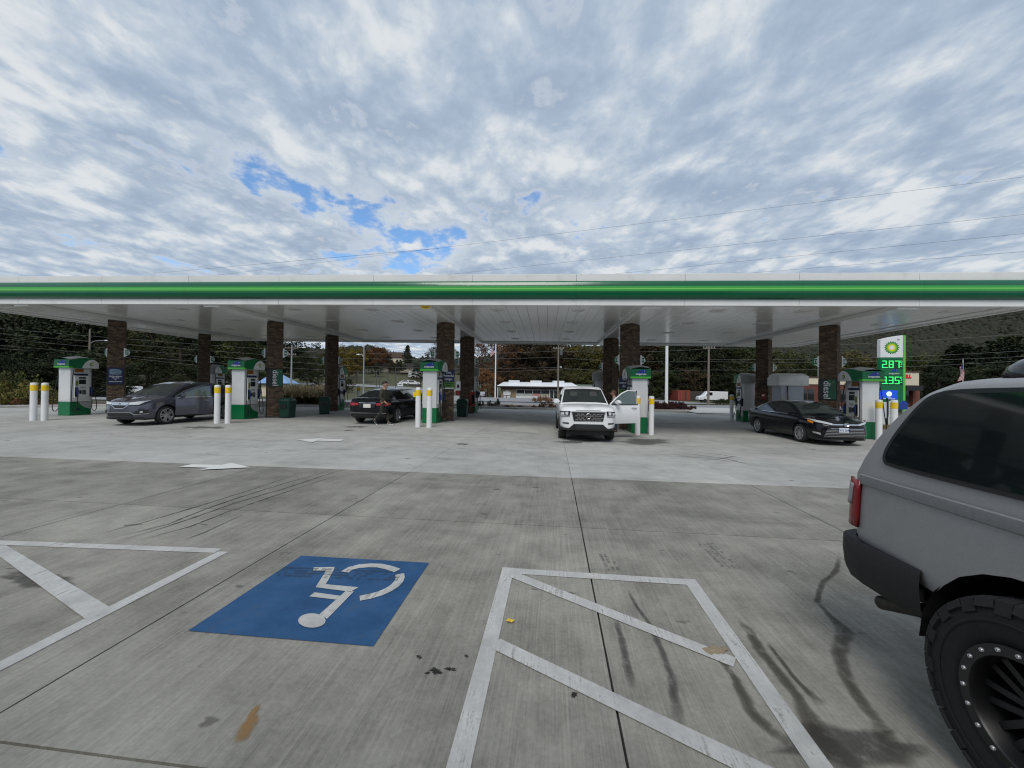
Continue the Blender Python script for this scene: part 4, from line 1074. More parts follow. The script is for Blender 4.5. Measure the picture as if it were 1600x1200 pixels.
# ---------------- black sedan with front plate (right)
def sedan(name, label, paintm, rimmesh, loc, rz):
    c = Car(xf=2.36, xr=-2.46, axf=1.39, axr=-1.39, R=.335, Ra=.385, paint=paintm, wb=.80, wr=.60, beltz=.955, crown=.035, flank=FLANK,
            top=[(-2.46, .98), (-2.36, 1.08), (-2.1, 1.115), (-1.7, 1.12), (-1.2, 1.04), (.9, 1.02), (1.2, 1.005), (1.6, .955), (2.0, .87), (2.22, .79), (2.36, .70)],
            belt=[(-2.46, .92), (-2.25, .985), (-1.6, 1.0), (-.5, .965), (.8, .945), (1.3, .915), (1.8, .85), (2.15, .765), (2.36, .67)],
            bot=[(-2.46, .30), (-2.2, .25), (-1.8, .21), (1.8, .19), (2.2, .18), (2.36, .22)],
            wid=[(-2.46, .58), (-2.43, .70), (-2.34, .80), (-2.1, .865), (-1.4, .905), (0, .91), (1.4, .91), (1.9, .875), (2.15, .80), (2.28, .68), (2.34, .56), (2.36, .46)],
            roof=[(-2.02, .93), (-1.95, 1.06), (-1.55, 1.23), (-1.05, 1.38), (-.55, 1.445), (-.05, 1.46), (.30, 1.425), (.62, 1.33), (1.05, 1.14), (1.36, .96)],
            cab0=-1.75, cab1=1.05, lean_f=.10, zlean=.55, chin_f=.25, lean_r=.12, zlean_r=.75, chin_r=.35)
    t = thing(name, label, 'car', loc, rz); c.body(t)
    c.top_patch(t, 'windscreen', .50, 1.27, M_GLASSV, .93); c.top_patch(t, 'rear_window', -1.88, -1.12, M_GLASSD, .90)
    c.side_poly(t, 'window', [(-.28, 1.0), (-.28, 1.365), (-.62, 1.375), (-1.0, 1.32), (-1.22, 1.24), (-1.34, 1.15), (-1.30, 1.02)], M_GLASSD)
    c.side_poly(t, 'window', [(-.22, 1.0), (-.22, 1.37), (.12, 1.37), (.42, 1.30), (.70, 1.19), (1.0, 1.03), (.95, .995)], M_GLASSD)
    c.side_poly(t, 'window_trim', [(-1.36, .985), (1.05, .975), (1.05, .99), (-1.36, 1.0)], M_CHROME, .010)
    for sg in (1, -1):
        for x in (-1.15, -.25, 1.0): seam(c, t, x, .32, .93, sg)
        handle(c, t, -.95, .84, sg, paintm); handle(c, t, -.05, .83, sg, paintm)
        mirror(t, .88, sg*.80, 1.03, sg, paintm)
    c.flank_quad(t, 'sill_strip', -.98, .98, .235, .275, M_BLACK, .004)
    add_wheels(c, t, rimmesh, .80)
    return c, t
M_BLKPAINT = paint('black_car_paint', (0.004, 0.0045, 0.007), .16, .0, .15, spec=.35)
RIM_SEDAN = wheel_meshes(.335, .235, .215, 7, mat('alloy', (.55, .56, .58), .28, .85), 'split')
p = G(1248, 690.5); u, v = uv(p)
locD = onS(u+.90, v+1.39)
cD, tD = sedan('black_sedan', 'black sedan with front plate and chrome-barred grille parked under the right end', M_BLKPAINT, RIM_SEDAN, locD, HEAD_S)
cD.end_patch(tD, 'headlight', [(.42, .71), (.80, .80), (.885, .90), (.40, .765)], M_LENS, .010, sgns=(1, -1), n=10)
for sg in (1, -1): cD.flank_quad(tD, 'side_marker', 1.78, 2.02, (.80, .735), (.865, .80), M_AMBER, .007, (sg,))
cD.end_patch(tD, 'grille_bar', [(-.42, .715), (.42, .715), (.42, .755), (-.42, .755)], M_CHROME, .022, n=12, m=2)
cD.end_patch(tD, 'upper_grille', [(-.44, .665), (.44, .665), (.42, .712), (-.42, .712)], M_BLACK, .012, n=12, m=2)
cD.end_patch(tD, 'lower_grille', [(-.66, .28), (.66, .28), (.56, .63), (-.56, .63)], M_BLACK, .010, n=14)
for k in range(6):
    z = .33+.052*k; w = .64-.014*k; cD.end_patch(tD, 'grille_slat', [(-w, z), (w, z), (w-.005, z+.014), (-w+.005, z+.014)], M_CHROME, .018, n=14, m=1)
cD.end_patch(tD, 'fog_light_trim', [(.70, .36), (.83, .42), (.84, .47), (.72, .44)], M_CHROME, .012, sgns=(1, -1), m=2)
cD.end_patch(tD, 'bumper_lip', [(-.78, .20), (.78, .20), (.76, .25), (-.76, .25)], M_BLACK, .014, n=14, m=1)
mb = MB(); xx = cD.deform((cD.xf, 0, .735))[0]+.030
for ry, rz_ in ((.085, .055), (.05, .052)):
    mb.tube([(xx+.005, ry*math.cos(a), .735+rz_*math.sin(a)) for a in [2*math.pi*k/20 for k in range(21)]], .009, M_CHROME, 5, False)
mb.build('front_badge', tD)
plate(cD, tD, 'VXG 2648', .55, True, y=-.08)
# ---------------- black sedan seen from behind (left)
p = G(622, 660.5); u, v = uv(p)
RIM_S2 = wheel_meshes(.345, .25, .23, 5, mat('alloy2', (.62, .63, .65), .25, .9), 'split')
cB, tB = sedan('black_sedan', 'black sedan seen from behind with red tail lights, the walking man beside it', M_BLKPAINT, RIM_S2, onS(u-.90, v+1.39), HEAD_N)
cB.end_patch(tB, 'tail_light', [(.36, .80), (.80, .78), (.82, .90), (.40, .89)], M_RED, .012, False, sgns=(1, -1))
for sg in (1, -1): cB.flank_quad(tB, 'tail_light_side', -2.40, -2.10, (.79, .82), (.90, .895), M_RED, .008, (sg,))
cB.end_patch(tB, 'chrome_strip', [(-.36, .885), (.36, .885), (.36, .905), (-.36, .905)], M_CHROME, .014, False, m=1)
cB.end_patch(tB, 'trunk_recess', [(-.33, .70), (.33, .70), (.35, .86), (-.35, .86)], mat('satin_black', (.012, .012, .014), .3), .009, False)
cB.end_patch(tB, 'bumper_insert', [(-.74, .33), (.74, .33), (.72, .43), (-.72, .43)], M_BLACK, .010, False, n=12)
cB.end_patch(tB, 'chrome_strip', [(-.76, .47), (.76, .47), (.76, .488), (-.76, .488)], M_CHROME, .013, False, n=12, m=1)
cB.end_patch(tB, 'tail_crease', [(-.62, .955), (.62, .955), (.62, .985), (-.62, .985)], M_BLKPAINT, .035, False, n=12, m=1)
plate(cB, tB, '', .775, False, mat('plate_cream', (.72, .72, .66), .5))
mb = MB(); xx = cB.deform((cB.xr, 0, .875))[0]-.02
for k in range(4): mb.tube([(xx, -.084+.056*k+.032*math.cos(a), .872+.032*math.sin(a)) for a in [2*math.pi*j/12 for j in range(13)]], .005, M_CHROME, 4, False)
mb.build('rear_badge', tB)
# ---------------- dark grey crossover, driver's door open
M_GUN = paint('gunmetal_paint', (0.085, 0.088, 0.115), .22, .5, .8)
p = G(260, 663); u, v = uv(p)
cA = Car(xf=2.28, xr=-2.36, axf=1.34, axr=-1.34, R=.36, Ra=.415, paint=M_GUN, wb=.84, wr=.63, beltz=1.05, crown=.035, flank=FLANK,
         top=[(-2.36, 1.02), (-2.25, 1.12), (-1.9, 1.16), (1.0, 1.10), (1.25, 1.105), (1.6, 1.065), (1.95, .985), (2.15, .90), (2.28, .80)],
         belt=[(-2.36, .95), (-2.2, 1.05), (-1.5, 1.09), (.9, 1.03), (1.4, 1.0), (1.85, .92), (2.15, .83), (2.28, .75)],
         bot=[(-2.36, .42), (-2.1, .32), (-1.7, .25), (1.7, .23), (2.1, .22), (2.28, .27)],
         wid=[(-2.36, .60), (-2.32, .74), (-2.15, .86), (-1.5, .925), (0, .93), (1.4, .93), (1.85, .89), (2.08, .80), (2.2, .66), (2.26, .52), (2.28, .40)],
         roof=[(-2.26, 1.02), (-2.18, 1.2), (-1.9, 1.42), (-1.6, 1.555), (-1.0, 1.63), (-.3, 1.65), (.15, 1.625), (.55, 1.51), (1.0, 1.29), (1.40, 1.05)],
         cab0=-2.05, cab1=1.02, lean_f=.16, zlean=.6, chin_f=.35, lean_r=.15, zlean_r=.8, chin_r=.35)
tA = thing('grey_crossover', 'dark grey crossover with its driver door open beside the second pump', 'car', onS(u-.90, v+1.34), HEAD_S); cA.body(tA)
cA.top_patch(tA, 'windscreen', .42, 1.30, M_GLASSV, .93); cA.top_patch(tA, 'rear_window', -2.12, -1.66, M_GLASSD, .88)
cA.side_poly(tA, 'window', [(-.30, 1.10), (-.30, 1.535), (-.8, 1.52), (-1.15, 1.46), (-1.25, 1.14)], M_GLASSD); cA.side_poly(tA, 'window', [(-1.32, 1.15), (-1.24, 1.44), (-1.55, 1.36), (-1.7, 1.25)], M_GLASSD)
cA.side_poly(tA, 'window', [(-.24, 1.10), (-.24, 1.54), (.08, 1.535), (.40, 1.45), (.72, 1.31), (1.05, 1.12)], M_GLASSD, sgns=(-1,))
cA.side_poly(tA, 'roof_rail', [(-1.4, 1.59), (.05, 1.60), (.05, 1.615), (-1.4, 1.605)], M_CHROME, .012)
cA.side_poly(tA, 'dark_cabin_patch', [(-.24, 1.06), (-.24, 1.55), (.08, 1.545), (.42, 1.455), (.74, 1.315), (1.05, 1.08)], M_BLACK, .004, sgns=(1,)); cA.flank_quad(tA, 'dark_cabin_patch', -.24, 1.0, .36, 1.02, M_BLACK, .004, (1,))  # black patches painted over the flank for the shaded cabin behind the open door
for sg in (1, -1):
    for x in (-1.2, -.25, 1.0): seam(cA, tA, x, .38, 1.0, sg)
    handle(cA, tA, -1.0, .93, sg, M_CHROME)
mirror(tA, .92, -.84, 1.12, -1, M_GUN)
cA.flank_quad(tA, 'sill_trim', -.95, .95, .26, .36, M_BLACK, .006)
add_wheels(cA, tA, wheel_meshes(.36, .26, .235, 5, mat('alloy3', (.5, .51, .53), .3, .85), 'split'), .81)
cA.end_patch(tA, 'headlight', [(.34, .80), (.66, .80), (.86, .955), (.36, .875)], M_LENS, .012, sgns=(1, -1), n=10)
cA.end_patch(tA, 'headlight_trim', [(.33, .775), (.68, .775), (.88, .93), (.88, .96)], M_BLACK, .009, sgns=(1, -1), n=10)
cA.end_patch(tA, 'grille_shield', [(-.30, .775), (.30, .775), (.36, .885), (-.36, .885)], M_CHROME, .020, m=3)
cA.end_patch(tA, 'grille', [(-.14, .655), (.14, .655), (.33, .785), (-.33, .785)], M_BLACK, .014)
cA.end_patch(tA, 'grille_frame', [(-.16, .640), (.16, .640), (.14, .660), (-.14, .660)], M_CHROME, .020, m=1)
for sg in (1, -1): cA.end_patch(tA, 'grille_frame', [(.14*sg, .645), (.16*sg, .64), (.37*sg, .79), (.34*sg, .79)], M_CHROME, .019, m=1)
mb = MB(); xx = cA.deform((cA.xf, 0, .82))[0]+.028; mb.tube([(xx+.0, -.045, .775), (xx, -.01, .86), (xx, .01, .86), (xx, .045, .775)], .009, M_CHROME, 5); mb.build('front_badge', tA)
cA.end_patch(tA, 'fog_light_recess', [(.52, .43), (.82, .49), (.84, .60), (.60, .58)], M_BLACK, .010, sgns=(1, -1))
cA.end_patch(tA, 'lower_grille', [(-.50, .36), (.50, .36), (.46, .50), (-.46, .50)], M_BLACK, .010, n=12)
cA.end_patch(tA, 'bumper_strip', [(-.46, .50), (.46, .50), (.46, .525), (-.46, .525)], M_STEEL, .020, n=12, m=1)
cA.end_patch(tA, 'bumper_strip', [(.44, .50), (.56, .42), (.56, .445), (.46, .53)], M_STEEL, .020, m=1, sgns=(1, -1)); cA.end_patch(tA, 'bumper_strip', [(.55, .42), (.84, .45), (.84, .475), (.55, .445)], M_STEEL, .018, m=1, sgns=(1, -1))
cA.end_patch(tA, 'fog_light', [(.70, .50), (.76, .51), (.76, .56), (.70, .55)], M_LENS, .022, sgns=(1, -1), m=2)
cA.end_patch(tA, 'chin_guard', [(-.78, .25), (.78, .25), (.74, .33), (-.74, .33)], M_BLACK, .012, n=12, m=2)
def open_door(root, hx, hy, ang, paintm, L, zs, frame, glass, molding=None, mirr=None):
    """door hinged at (hx, hy), opened by ang degrees; built in its own frame with x running back along the panel"""
    a = R_(ang); d = bpy.data.objects.new('front_door', None); COL.objects.link(d); d.parent = root; d.location = (hx, hy, 0); d.rotation_euler = (0, 0, -a); d.empty_display_size = .1
    z0, z1 = zs; mb = MB(); L_ = []
    for i in range(13):
        x = -L*i/12; L_.append([(x, .02+.05*math.sin(math.pi*min(1, max(0, (z-z0)/(z1-z0)*.9+.06))), z) for z in [lerp(z0, z1, j/8) for j in range(9)]])
    mb.grid(L_, paintm); In = [[(p[0], -.07, p[2]) for p in r] for r in L_]; mb.grid(In, M_DGREY, flip=True)
    for A, B in ((L_[0], In[0]), (L_[-1], In[-1]), ([r[0] for r in L_], [r[0] for r in In]), ([r[-1] for r in L_], [r[-1] for r in In])): mb.grid([A, B], paintm)
    mb.build('door_panel', d, recalc=True, angle=50)
    mb = MB(); n = len(frame)
    mb.tube([(x, -.02-.10*(z-z1), z) for x, z in frame], .026, paintm, 8); mb.build('window_frame', d)
    mb = MB(); mb.add([(x, -.022-.10*(z-z1), z) for x, z in glass], [tuple(range(len(glass)))], mat('door_glass', (.10, .14, .135), .05, spec=.9)); mb.build('window_glass', d, recalc=False)
    mb = MB(); mb.box(-L+.04, -.04, .03, .05, z1-.012, z1+.012, M_BLACK if molding is None else molding); mb.build('window_sill_trim', d)
    mb = MB(); mb.tube([(-L+.12, .06, z1-.14), (-L+.14, .10, z1-.135), (-L+.30, .10, z1-.13), (-L+.32, .06, z1-.13)], .012, molding or M_BLACK, 6); mb.build('door_handle', d)
    if mirr:
        x, z = mirr; mb = MB(); P = []
        for f, sc in ((-.06, .8), (-.03, 1), (.03, .95), (.06, .6)): P.append([(x+f, .17+.12*math.cos(q), z+.085*sc*math.sin(q)) for q in [2*math.pi*k/12 for k in range(12)]])
        mb.grid(P, paintm, True); mb.face(P[0], paintm); mb.face(P[-1], paintm); mb.tube([(x, .0, z-.05), (x, .10, z-.03)], .03, M_BLACK, 6); mb.build('wing_mirror', d, angle=60)
    return d
open_door(tA, 1.02, .92, 30, M_GUN, 1.22, (.34, 1.05), [(-.0, 1.06), (-.30, 1.28), (-.62, 1.43), (-.95, 1.54), (-1.2, 1.545), (-1.2, 1.05)], [(-.10, 1.06), (-.32, 1.265), (-.62, 1.405), (-.95, 1.51), (-1.17, 1.515), (-1.17, 1.06)], M_CHROME, (-.20, 1.12))
# ---------------- white pickup, driver's door open
M_WPAINT = paint('white_truck_paint', (0.78, 0.79, 0.80), .28, 0, .5, var=.02)
pL, pR = G(889, 685), G(940, 687); uL, v1_ = uv(pL); uR, v2_ = uv(pR); uC, vC = (uL+uR)/2, (v1_+v2_)/2
cC = Car(xf=2.46, xr=-2.85, axf=1.60, axr=-1.60, R=.385, Ra=.46, paint=M_WPAINT, wb=.86, wr=.70, beltz=1.17, crown=.03, sm=2,
         flank=[(0, .93), (.1, .965), (.22, .985), (.38, .99), (.55, .985), (.72, 1.0), (.87, .995), (.96, .98), (1.0, .96)],
         top=[(-2.85, 1.14), (-1.3, 1.16), (1.1, 1.2), (1.35, 1.225), (1.9, 1.20), (2.25, 1.16), (2.40, 1.10), (2.46, 1.04)],
         belt=[(-2.85, 1.13), (-1.3, 1.15), (1.1, 1.165), (1.7, 1.13), (2.2, 1.08), (2.46, .99)],
         bot=[(-2.85, .55), (-2.2, .50), (-1.2, .44), (1.2, .42), (2.1, .40), (2.46, .44)],
         wid=[(-2.85, .86), (-2.8, .90), (-1.5, .925), (0, .92), (1.6, .93), (2.05, .92), (2.28, .88), (2.40, .80), (2.44, .72), (2.46, .62)],
         roof=[(-1.22, 1.15), (-1.14, 1.45), (-1.08, 1.70), (-.95, 1.78), (-.5, 1.81), (.1, 1.80), (.35, 1.74), (.62, 1.56), (1.18, 1.18)],
         cab0=-1.25, cab1=1.15, lean_f=.06, zlean=.9, chin_f=.2, lean_r=.0, zlean_r=2, chin_r=.3)
tC = thing('white_pickup', 'white pickup truck facing the camera with its driver door open', 'pickup truck', onS(uC, vC+1.60), HEAD_S); cC.body(tC)
cC.top_patch(tC, 'windscreen', .40, 1.10, M_GLASSV, .93)
cC.side_poly(tC, 'window', [(-.28, 1.21), (-.28, 1.70), (-.9, 1.69), (-1.0, 1.60), (-1.02, 1.22)], M_GLASSD); cC.side_poly(tC, 'window', [(-.22, 1.21), (-.22, 1.70), (.20, 1.695), (.42, 1.60), (.88, 1.24)], M_GLASSD, sgns=(-1,))
cC.side_poly(tC, 'dark_cabin_patch', [(-.2, 1.18), (-.2, 1.72), (.2, 1.71), (.45, 1.61), (.95, 1.2)], M_BLACK, .004, sgns=(1,)); cC.flank_quad(tC, 'dark_cabin_patch', -.2, .98, .50, 1.15, M_BLACK, .004, (1,))  # black patches in place of the shaded cab interior where the door was
mirror(tC, .82, -.86, 1.27, -1, M_WPAINT, .11, .2, .24)
add_wheels(cC, tC, wheel_meshes(.385, .225, .26, 6, mat('dark_alloy', (.2, .2, .21), .35, .8)), .80)
# seats seen through the windscreen are suggested by their headrests just behind the glass
for sg in (1, -1):
    cC.end_patch(tC, 'headlight', [(.60*sg, .83), (.875*sg, .83), (.905*sg, 1.00), (.57*sg, 1.03)], M_SCREEN, .012)
    cC.end_patch(tC, 'headlight_lens', [(.64*sg, .90), (.72*sg, .90), (.72*sg, .99), (.63*sg, 1.0)], M_LENS, .020, m=2, n=3); cC.end_patch(tC, 'headlight_lens', [(.76*sg, .89), (.86*sg, .89), (.87*sg, .97), (.76*sg, .98)], M_LENS, .020, m=2, n=3)
    cC.end_patch(tC, 'daytime_lamp', [(.61*sg, .845), (.86*sg, .845), (.865*sg, .865), (.60*sg, .865)], M_LENS, .020, m=1)
    cC.end_patch(tC, 'fog_light', [(.62*sg, .60), (.80*sg, .61), (.83*sg, .65), (.62*sg, .645)], M_BLACK, .012, m=2)
    cC.end_patch(tC, 'bumper_cheek', [(.46*sg, .42), (.92*sg, .40), (.90*sg, .50), (.62*sg, .46)], M_BLACK, .014)
    cC.end_patch(tC, 'bumper_cheek', [(.40*sg, .44), (.64*sg, .44), (.46*sg, .60), (.38*sg, .60)], M_BLACK, .015, n=4)
    cC.flank_quad(tC, 'arch_flare', 1.60-.56, 1.60-.45, .45, .80, M_BLACK, .02, (sg,)); cC.flank_quad(tC, 'arch_flare', 1.60+.45, 1.60+.53, .46, .84, M_BLACK, .02, (sg,)); cC.flank_quad(tC, 'arch_flare', 1.60-.45, 1.60+.45, .84, .90, M_BLACK, .02, (sg,))
cC.end_patch(tC, 'grille', [(-.46, .70), (.46, .70), (.52, .98), (-.52, .98)], M_BLACK, .016, n=12)
for z in (.745, .80, .87, .925):
    for k in range(7):
        y = -.36+.12*k+(.06 if z in (.80, .925) else 0)
        if abs(y) < .1 and z > .77: continue
        cC.end_patch(tC, 'grille_hexagon', [(y-.045, z-.016), (y+.045, z-.016), (y+.045, z+.016), (y-.045, z+.016)], M_STEEL, .022, n=1, m=1)
cC.end_patch(tC, 'grille_frame', [(-.54, .975), (.54, .975), (.54, 1.0), (-.54, 1.0)], M_DGREY, .022, n=10, m=1)
cC.end_patch(tC, 'bumper_grille', [(-.42, .46), (.42, .46), (.40, .60), (-.40, .60)], M_SCREEN, .012, n=10)
cC.end_patch(tC, 'lower_bumper', [(-.80, .40), (.80, .40), (.62, .46), (-.62, .46)], M_BLACK, .012, n=12, m=2)
cC.end_patch(tC, 'hood_crease', [(-.40, 1.045), (.40, 1.045), (.40, 1.055), (-.40, 1.055)], M_BLACK, .012, n=10, m=1)
mb = MB(); xx = cC.deform((cC.xf, 0, .86))[0]+.035
mb.tube([(xx, .078*math.cos(a), .862+.078*math.sin(a)) for a in [2*math.pi*k/24 for k in range(25)]], .012, M_STEEL, 6, False); mb.box(xx-.008, xx+.012, -.115, .115, .85, .876, M_STEEL); mb.build('front_badge', tC)
# bed walls
mb = MB(); mb.box(-2.75, -1.3, -.72, .72, 1.165, 1.17, M_BLACK); mb.build('bed_liner', tC)
open_door(tC, 1.02, .925, 66, M_WPAINT, 1.20, (.50, 1.19), [(-.02, 1.2), (-.26, 1.40), (-.52, 1.585), (-.78, 1.69), (-1.17, 1.70), (-1.17, 1.19)], [(-.10, 1.2), (-.28, 1.375), (-.54, 1.555), (-.80, 1.655), (-1.14, 1.665), (-1.14, 1.2)], None, (-.22, 1.27))
cC.top_patch(tC, 'visor_band', .40, .52, M_BLACK, .90, .008, 3)
# steering wheel and headrests, dark shapes a little lighter than the glass
M_INNER = mat('inner_shape', (0.05, 0.052, 0.05), .5)
for y in (-.36, .36):
    L = []
    for i in range(5):
        x = lerp(.56, .80, i/4); r = interp(cC.roof_, x); L.append([(x, y+t, r+cC.crown*(1-(y/.7)**2)+.012) for t in (-.13+.01*abs(i-2), .13-.01*abs(i-2))])
    mb = MB(); mb.grid(L, M_INNER); o = mb.build('headrest', tC, recalc=False)

# ---------------- lifted grey truck-bodied SUV, close on the right
M_BED = mat('rough_grey_coat', (0.33, 0.327, 0.33), .36, .25, var=.06, vscale=90, bump=.15, bscale=420, dirt=.16, dscale=2.2)
M_MOLD = mat('grey_molding', (0.20, 0.198, 0.20), .6, var=.1, vscale=60)
M_TEX = mat('black_textured', (0.008, 0.008, 0.009), .62, var=.4, vscale=40, bump=.4, bscale=300, dirt=.0)
E_AX, E_SIDE = 1.64, 1.83                     # rear axle along the parking direction, body side across it
cE = Car(uz=.50, xf=2.14, xr=-2.325, axf=1.34, axr=-1.34, R=.42, Ra=.50, paint=M_BED, wb=.845, wr=.765, beltz=1.15, crown=.04, sm=2,
         flank=[(0, .965), (.1, .985), (.22, .995), (.38, 1.0), (.55, 1.0), (.72, 1.0), (.87, .998), (.96, .992), (1.0, .985)],
         top=[(-2.325, 1.16), (1.0, 1.16), (1.3, 1.17), (1.8, 1.13), (2.05, 1.06), (2.14, .98)],
         belt=[(-2.325, 1.15), (1.0, 1.15), (1.6, 1.10), (2.0, 1.02), (2.14, .94)],
         bot=[(-2.325, .70), (-1.75, .665), (-1.0, .58), (1.0, .58), (1.7, .60), (2.14, .62)],
         wid=[(-2.325, .74), (-2.32, .79), (-2.305, .817), (-2.27, .834), (-2.18, .845), (-1.9, .85), (0, .85), (1.4, .85), (1.8, .82), (2.0, .74), (2.1, .64), (2.14, .54)],
         roof=[(-2.285, 1.12), (-2.26, 1.20), (-2.14, 1.41), (-2.03, 1.55), (-1.91, 1.65), (-1.76, 1.708), (-1.5, 1.718), (-.8, 1.732), (.1, 1.72), (.4, 1.63), (.65, 1.48), (1.15, 1.14)],
         cab0=-2.31, cab1=1.1, lean_f=.1, zlean=.8, chin_f=.1, lean_r=.10, zlean_r=.8, chin_r=.0)
ctr = fr(E_SIDE+.85, E_AX-1.34, 0, YN)
tE = thing('grey_suv', 'big matte grey lifted SUV with black bumper and knobbly tyre, right foreground', 'SUV', (ctr.x, ctr.y, 0), -math.pi/2-YN); cE.body(tE)
W_OUT = [(-2.045, 1.225), (-2.085, 1.265), (-2.075, 1.33), (-2.02, 1.44), (-1.94, 1.56), (-1.87, 1.632), (-1.77, 1.662), (-1.5, 1.672), (-.86, 1.68), (-.86, 1.222)]
W_IN = [(-2.035, 1.248), (-2.062, 1.275), (-2.052, 1.33), (-1.998, 1.435), (-1.922, 1.548), (-1.858, 1.614), (-1.765, 1.641), (-1.5, 1.651), (-.885, 1.659), (-.885, 1.245)]
def round_poly(p, k=2, f=.22):
    for _ in range(k):
        q = []
        for (a, b) in zip(p, p[1:]+p[:1]): q += [(lerp(a[0], b[0], f), lerp(a[1], b[1], f)), (lerp(a[0], b[0], 1-f), lerp(a[1], b[1], 1-f))]
        p = q
    return p
W_OUT = round_poly(W_OUT); W_IN = round_poly(W_IN)
cE.side_poly(tE, 'window_seal', W_OUT, M_BLACK, .006); cE.side_poly(tE, 'quarter_window', W_IN, M_GLASSD, .010)
for q, q2 in ((-.80, -.02), (.02, .95)):
    cE.side_poly(tE, 'window_seal', [(q, 1.222), (q, 1.68), (min(q2, .22), 1.68), (q2, 1.222 if q2 > .5 else 1.68), (q2, 1.222)], M_BLACK, .006)
    cE.side_poly(tE, 'window', [(q+.025, 1.245), (q+.025, 1.658), (min(q2-.025, .2), 1.655), (q2-.05, 1.25 if q2 > .5 else 1.655), (q2-.05, 1.245)], M_GLASSD, .010)
cE.top_patch(tE, 'windscreen', .45, 1.08, M_GLASSD, .93); cE.top_patch(tE, 'rear_window', -2.14, -1.90, M_GLASSD, .90)
# body side molding, two-step so that it catches light
for sg in (1, -1):
    mb = MB(); L = []
    for i in range(30):
        x = lerp(-2.22, 1.4, i/29); y = cE.flank_y(x, 1.1)
        L.append([(x, sg*(y+o), z) for o, z in ((.001, 1.088), (.011, 1.094), (.013, 1.118), (.010, 1.146), (.001, 1.152))])
    mb.grid(L, M_MOLD); mb.build('side_molding', tE, recalc=True)
    for x in (-.86, .0, .98): seam(cE, tE, x, .66, 1.14, sg, .01)
    handle(cE, tE, -.70, 1.03, sg, M_BLACK); handle(cE, tE, .15, 1.03, sg, M_BLACK); mirror(tE, .85, sg*.85, 1.26, sg, M_BLACK, .12, .18, .2)
# tail lights wrap the corner
for sg in (1, -1):
    def TL(nm, x0, x1, z0, z1, m, off=.010, lean=.02):
        mb = MB(); L = []
        for i in range(7):
            x = lerp(x0, x1, i/6); yy = .848-.055*max(0, (-2.27-x)/.1)**1.6+off-.008; L.append([(lerp(x, x+lean, j/4), sg*yy, lerp(z0, z1, j/4)) for j in range(5)])
        mb.grid(L, m); o = mb.build(nm, tE, recalc=True)
        bev = o.modifiers.new('thick', 'SOLIDIFY'); bev.thickness = .016; bev.offset = 0
        return o
    TL('tail_light', -2.362, -2.236, .825, 1.11, mat('deep_red_lens', (.20, .007, .012), .2, spec=.6), .006); 
    mb = MB()
    mb.box(-2.335, -2.312, sg*.60, sg*.775, .82, 1.12, M_RED); mb.build('tail_light_rear', tE, bevel=.008)
    rl = TL('reverse_lens', -2.352, -2.278, .955, 1.085, mat('milky_lens', (.27, .27, .29), .35), .012)
# wrap-round rear bumper
mb = MB(); path = []
Ws = .875
for (x, y) in [(-1.83, Ws-.02), (-2.0, Ws), (-2.2, Ws), (-2.32, Ws-.018), (-2.395, Ws-.06), (-2.435, Ws-.14), (-2.45, .5), (-2.455, 0)]: path.append((x, y))
path = path+[(x, -y) for x, y in path[-2::-1]]
pr = [(-.06, .748), (-.012, .754), (.0, .740), (.004, .66), (-.006, .56), (-.03, .505), (-.09, .48)]
L = []
for i, (x, y) in enumerate(path):
    tx, ty = path[min(i+1, len(path)-1)][0]-path[max(i-1, 0)][0], path[min(i+1, len(path)-1)][1]-path[max(i-1, 0)][1]; l = math.hypot(tx, ty); nx, ny = -ty/l*-1, tx/l*-1
    nx, ny = ty/l, -tx/l
    if nx*(x+1.8)+ny*y < 0: nx, ny = -nx, -ny
    fr_ = 0 if 0 < i < len(path)-1 else 1
    L.append([(x+nx*o, y+ny*o, z) for o, z in pr])
mb.grid(L, M_TEX); mb.build('rear_bumper', tE, angle=50)
mb = MB(); mb.box(-2.30, -1.80, -.80, .80, .64, .72, M_BLACK); mb.box(-2.15, 1.9, -.55, .55, .46, .62, M_BLACK); mb.build('chassis', tE)
# inner wheel housings, axle
for ax in (1.34, -1.34):
    mb = MB(); L = []
    for k in range(13):
        a = math.pi*k/12; L.append([(ax+.51*math.cos(a), y, .42+.51*math.sin(a)) for y in (-.84, -.5, .5, .84)])
    mb.grid(L, M_BLACK); mb.build('wheel_housing', tE); mb = MB(); mb.cyl((ax, -.7, .42), (ax, .7, .42), .05, .05, M_BLACK, 10); mb.lathe([(.001, -.14), (.12, -.10), (.12, .10), (.001, .14)], M_BLACK, (ax, 0, .42), 'Y', 12); mb.build('axle', tE)
# exhaust tip
mb = MB(); mb.tube([(-1.55, -.62, .60), (-1.86, -.76, .535), (-2.14, -.79, .43)], .036, mat('sooty_steel', (.055, .05, .045), .5, .7, var=.3, vscale=30), 14, False); mb.tube([(-2.142, -.792, .4295), (-2.0, -.775, .48)], .030, M_BLACK, 12, True); mb.build('exhaust_pipe', tE)
mb = MB(); mb.box(-1.95, -1.7, -.73, -.66, .55, .62, M_BLACK); mb.build('exhaust_hanger', tE)
